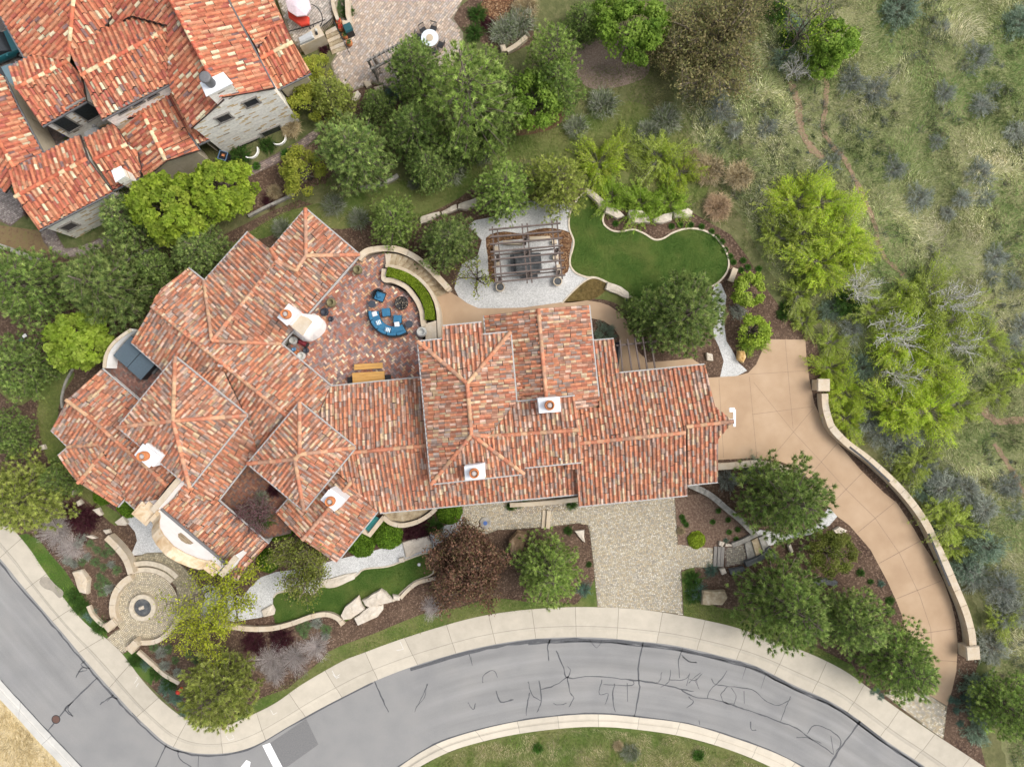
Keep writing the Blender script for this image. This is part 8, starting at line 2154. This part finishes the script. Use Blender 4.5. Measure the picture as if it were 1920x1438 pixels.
for px, py, r, pr, lab in ((250, 1250, 0, blug, ""), (252, 1240, 14, deep, "light green groundcover tuft at the sidewalk below the court pier"), (270, 1247, 12, blug, "white flowered groundcover beside the sidewalk lawn"), (310, 1292, 17, blug, "mint green groundcover left of the hydrant"), (328, 1312, 15, blug, "mint green groundcover below the hydrant"), (345, 1335, 14, blug, "mint green groundcover at the corner under the street pine"), (290, 1265, 14, deep, "fresh green clump along the thin edge wall, upper"), (315, 1283, 14, deep, "fresh green clump along the thin edge wall, lower"),
                           (150, 1140, 16, deep, "bright green clump on the sidewalk strip, upper"), (138, 1120, 16, deep, "bright green clump on the sidewalk strip, topmost"), (165, 1155, 14, blug, "white flecked groundcover on the sidewalk strip"), (185, 1178, 16, deep, "bright green clump just above the court pier"), (1300, 1090, 18, deep, "green shrub at the driveway's lower right corner"), (1310, 1110, 20, blug, "blue green shrub with white flowers right of the driveway"), (1300, 1118, 16, deep, "green shrub nearest the sidewalk, right of the driveway"), (1335, 1070, 14, blug, "blue green cushion below the cobbled path"), (1325, 1080, 0, blug, ""),
                           (1363, 1015, 6, blug, "little blue green tuft at the top of the plank steps"), (1096, 1107, 14, blug, "pale flowered groundcover left of the cobbled driveway"), (1105, 1060, 6, deep, "small green tuft along the driveway's left edge"), (1066, 996, 9, deep, "small green plant next to the white triangular stone"), (1656, 1096, 7, blug, "round mint tuft near the driveway's inner edge"), (1636, 1092, 6, deep, "little green tuft left of the mint one"), (1672, 1128, 9, deep, "green tuft by the driveway, below the mint one"), (1672, 1148, 10, deep, "second green tuft by the driveway, below the mint one"), (1617, 1075, 8, deep, "small green tuft under the olive shrub"),
                           (975, 940, 14, deep, "green shrub in the entry planter"), (1072, 945, 12, deep, "dark shrub at the right end of the entry planter"), (958, 950, 10, deep, "dark ivy clump at the left end of the entry planter"), (553, 1117, 13, deep, "round green shrub at the left of the front lawn"), (815, 988, 18, deep, "loose green groundcover at the boxwood's foot"), (400, 1065, 0, deep, ""), (1640, 1380, 0, deep, ""), (1383, 1285, 0, deep, ""),
                           (136, 245, 18, deep, "bright green shrub in the neighbour's small court"), (165, 415, 18, deep, "bright green shrub under the neighbour's lower window"), (135, 425, 16, deep, "dark green shrub at the neighbour's lower corner"), (185, 400, 14, deep, "green shrub right of the neighbour's lower window"), (450, 292, 22, deep, "green shrub beside the gable's left window well"), (500, 272, 16, deep, "green shrub between the two window wells"), (538, 290, 16, grng, "vivid green tuft beside the brick walk"), (480, 310, 10, grng, "green plant right along the brick walk"),
                           (1392, 1300, 0, deep, ""), (1470, 590, 12, deep, "dark green plant left of the willow by the bay"), (1480, 540, 0, deep, ""), (1475, 575, 12, deep, "dark green plant above its twin by the bay"), (650, 20, 14, deep, "green shrub in the neighbour's stone planter"), (640, 5, 16, lowg, "blue green shrub at the top of the stone planter"), (895, 25, 18, deep, "green shrub at the terrace's right edge, upper"), (890, 60, 18, deep, "green shrub at the terrace's right edge, lower"), (1592, 565, 30, deep, "deep green rounded bush among the bare trees"), (1480, 75, 24, deep, "deep green bush left of the leaning trunk"), (1455, 20, 26, deep, "deep green bush at the top by the scrub oak"), (735, 175, 20, blug, "blue spruce like bush at the grove's left foot"), (720, 200, 14, blug, "small blue bush below the other one")):
    if r: plant(pr, px, py, r * 1.1, lab, "plant", "garden_plant", z0=hz(px, py), mat=M_BLADE if pr is grng else M_LEAF)
for px, py in ((1822, 1290), (1812, 1310), (1800, 1318), (1788, 1315), (1798, 1335), (1640, 1300), (1655, 1310), (1648, 1296), (1805, 1360)):
    plant(blug, px, py, 8, "small mint groundcover tuft beside the lower driveway end", "groundcover", "groundcover_tuft", group="mint tufts at the lower driveway end")

# wild grass: loose stuff on the slope, the lawn margins and the verges
def blades_patch(name, n, region, label, cols_f, Lr=(.22, .5), w=.035, tilt=1.0, seed=1, ztest=True):
    rs = np.random.RandomState(seed); PX, PY = region(rs, n); n = len(PX)
    if ztest:
        hz_, m_ = hill_np(PX, PY); z = GZ + hz_
    else: z = np.full(n, .12 if ztest is None else GZ)
    ang = (fbm(PX / 70, PY / 70, 3, 3) * 12.5 + rs.normal(size=n) * .55)
    tl = rs.uniform(.5, 1.25, n) * tilt
    d = np.stack([np.cos(ang) * np.sin(tl), np.sin(ang) * np.sin(tl), np.cos(tl)], 1)
    base = np.stack([(PX - 960) / PXM, (719 - PY) / PXM, z], 1)
    V, F = blade_tris(base, d, rs.uniform(Lr[0], Lr[1], n), np.full(n, w), rs)
    o = link(name, fast_mesh(name, V, F, cols_f(PX, PY, rs, n)), M_BLADE)
    return tag(o, label, "grass", kind='stuff')


def reg_hill(rs, n):
    PX = rs.uniform(1230, 2050, n); PY = rs.uniform(-120, 1560, n); h, m = hill_np(PX, PY)
    dn = fbm(PX / 45, PY / 45, 21, 3)
    k = (m > .05) & (rs.rand(n) < np.clip(dn * 2.2 - .25, .12, 1))
    for tr_ in (((1485, 170), (1488, 245), (1530, 310)), ((1530, 110), (1535, 220), (1570, 310), (1625, 420), (1680, 520)), ((1850, 830), (1905, 930), (1940, 980)), ((1820, 762), (1860, 790), (1930, 775))):
        for a, b in zip(tr_[:-1], tr_[1:]):
            ax, ay = a; bx, by = b; l2 = (bx - ax) ** 2 + (by - ay) ** 2
            t = np.clip(((PX - ax) * (bx - ax) + (PY - ay) * (by - ay)) / l2, 0, 1); dd = np.hypot(PX - ax - t * (bx - ax), PY - ay - t * (by - ay))
            k &= ~((dd < 8) & (rs.rand(n) < .6))
    return PX[k], PY[k]


def col_hill(PX, PY, rs, n):
    t = np.clip((fbm(PX / 75, PY / 75, 31, 4) - .5) * 2.6 + .42 + rs.normal(size=n) * .25, 0, 1)
    dark = np.clip((fbm(PX / 110 + 5, PY / 110, 41, 3) - .5) * 3 + .5, 0, 1)
    g0 = np.array([.115, .165, .055]); g1 = np.array([.25, .27, .125]); dr = np.array([.43, .4, .28])
    c = np.where((t < .55)[:, None], g0 + (g1 - g0) * (t / .55)[:, None], g1 + (dr - g1) * ((t - .55) / .45)[:, None])
    return c * 1.5 * (.7 + .56 * dark)[:, None] * rs.uniform(.7, 1.3, (n, 1))


blades_patch("wild_grass", 300000, reg_hill, "streaky green and straw wild grass covering the right slope", col_hill, (.2, .5), .036, seed=61)


def reg_poly(poly, thr=.0, sc=30, seed=3):
    xs = [p[0] for p in poly]; ys = [p[1] for p in poly]

    def f(rs, n):
        PX = rs.uniform(min(xs), max(xs), n); PY = rs.uniform(min(ys), max(ys), n)
        k = inside_np(PX, PY, poly) & (fbm(PX / sc, PY / sc, seed, 3) > thr); return PX[k], PY[k]
    return f


def col_mix(a, b, bias=.5, sc=28, seed=7):
    a = np.array(a); b = np.array(b)

    def f(PX, PY, rs, n):
        t = np.clip((fbm(PX / sc, PY / sc, seed, 3) - bias) * 3.5 + .5 + rs.normal(size=n) * .2, 0, 1)
        return (a + (b - a) * t[:, None]) * rs.uniform(.7, 1.3, (n, 1))
    return f


blades_patch("meadow_grass", 60000, reg_poly([(420, 465), (520, 400), (560, 350), (640, 330), (700, 360), (760, 330), (900, 250), (1000, 180), (1120, 120), (1240, 130), (1330, 200), (1400, 300), (1440, 430), (1400, 480), (1370, 430), (1310, 395), (1200, 375), (1100, 330), (1000, 300), (890, 345), (800, 402), (640, 420), (500, 445)], .35),
             "mixed green and tan rough grass between the two houses", col_mix((.11, .18, .03), (.35, .33, .14), .55), (.12, .3), .03, seed=62)
blades_patch("verge_grass", 30000, reg_poly([(437, 1354), (490, 1308), (600, 1240), (700, 1188), (800, 1148), (920, 1120), (1108, 1128), (1060, 1137), (900, 1153), (745, 1198), (640, 1238), (517, 1314)], .2), "tufty green grass strip between front bed and sidewalk", col_mix((.1, .19, .025), (.3, .32, .09), .5), (.08, .2), .03, seed=63)
blades_patch("verge_grass", 30000, reg_poly([(800, 1438), (880, 1398), (966, 1378), (1062, 1366), (1130, 1364), (1280, 1382), (1447, 1440), (1447, 1520), (800, 1520)], .1), "tufty green grass on the island across the street", col_mix((.13, .2, .04), (.46, .4, .24), .45, 22), (.12, .32), .034, seed=64)
blades_patch("verge_grass", 20000, reg_poly([(1282, 1152), (1280, 1075), (1302, 1066), (1302, 1118), (1345, 1138), (1450, 1170), (1530, 1212), (1600, 1250), (1514, 1221), (1440, 1195), (1373, 1172)], .1), "green grass strip below the street side pines", col_mix((.1, .19, .025), (.3, .32, .09), .5), (.08, .2), .03, seed=65)
blades_patch("verge_grass", 16000, reg_poly([(37, 1003), (50, 1002), (100, 1045), (140, 1098), (190, 1172), (198, 1194), (130, 1134), (80, 1065)], .0), "lush green grass strip along the left sidewalk", col_mix((.1, .22, .025), (.2, .3, .06), .5), (.06, .15), .03, seed=66)
blades_patch("verge_grass", 26000, reg_poly([(-10, 700), (60, 662), (110, 690), (118, 740), (110, 790), (150, 880), (190, 940), (222, 965), (165, 940), (120, 905), (85, 850), (70, 780), (72, 740)], .1), "green grass strip curling round the villa's left side", col_mix((.08, .17, .022), (.22, .26, .07), .5), (.06, .16), .03, seed=67)
blades_patch("dry_grass", 40000, reg_poly([(-150, 1150), (0, 1312), (35, 1350), (75, 1396), (117, 1442), (150, 1480), (-150, 1480)], .0), "bleached straw grass across the left street", col_mix((.5, .4, .22), (.7, .6, .4), .5), (.15, .35), .03, seed=68)
OVW = [(p[0], p[1]) for p in OVAL]
blades_patch("lawn_blades", 110000, reg_poly(OVW, .0), "short mown blades of the oval back lawn", col_mix((.045, .105, .014), (.17, .22, .05), .52, 26), (.04, .09), .028, seed=69)
blades_patch("lawn_blades", 60000, reg_poly(LAWNF, .0), "short mown blades of the front lawn", col_mix((.045, .105, .014), (.17, .22, .05), .52, 26), (.04, .09), .028, seed=70)


# low scrub: uncountable knee-high tufts merging over the slope
def scrub_patch(name, n, label, seed, k=46):
    rs = np.random.RandomState(seed); PX = rs.uniform(1235, 1990, n * 3); PY = rs.uniform(-60, 1500, n * 3); h, m_ = hill_np(PX, PY)
    w = fbm(PX / 60, PY / 60, 51, 3) + .35 * (PX < 1560) * (PY < 480)
    ok = (m_ > .06) & (w > .53); PX, PY, h = PX[ok][:n], PY[ok][:n], h[ok][:n]; n = len(PX)
    c = np.stack([(PX - 960) / PXM, (719 - PY) / PXM, GZ + h], 1); sz = rs.uniform(.25, .8, n) ** 1.3
    b = np.repeat(c, k, 0) + rs.normal(size=(n * k, 3)) * np.array([.3, .3, .02]) * np.repeat(sz, k)[:, None]
    d = nrm(rnd_unit(rs, n * k) * .9 + np.array([0, 0, .7])); d[:, 2] = np.abs(d[:, 2])
    V, F = blade_tris(b, d, np.repeat(sz, k) * rs.uniform(.3, .75, n * k), np.full(n * k, .035), rs)
    cc = pick(rs, [(.2, .23, .16), (.13, .18, .075), (.27, .28, .22), (.1, .14, .06), (.24, .22, .15), (.17, .2, .19)], n, jit=.25)
    o = link(name, fast_mesh(name, V, F, np.repeat(cc, k, 0) * rs.uniform(.7, 1.3, (n * k, 1))), M_LEAF); tag(o, label, "scrub", kind='stuff')


scrub_patch("low_scrub", 1500, "low grey green scrub merging over the grassy right slope", 81)
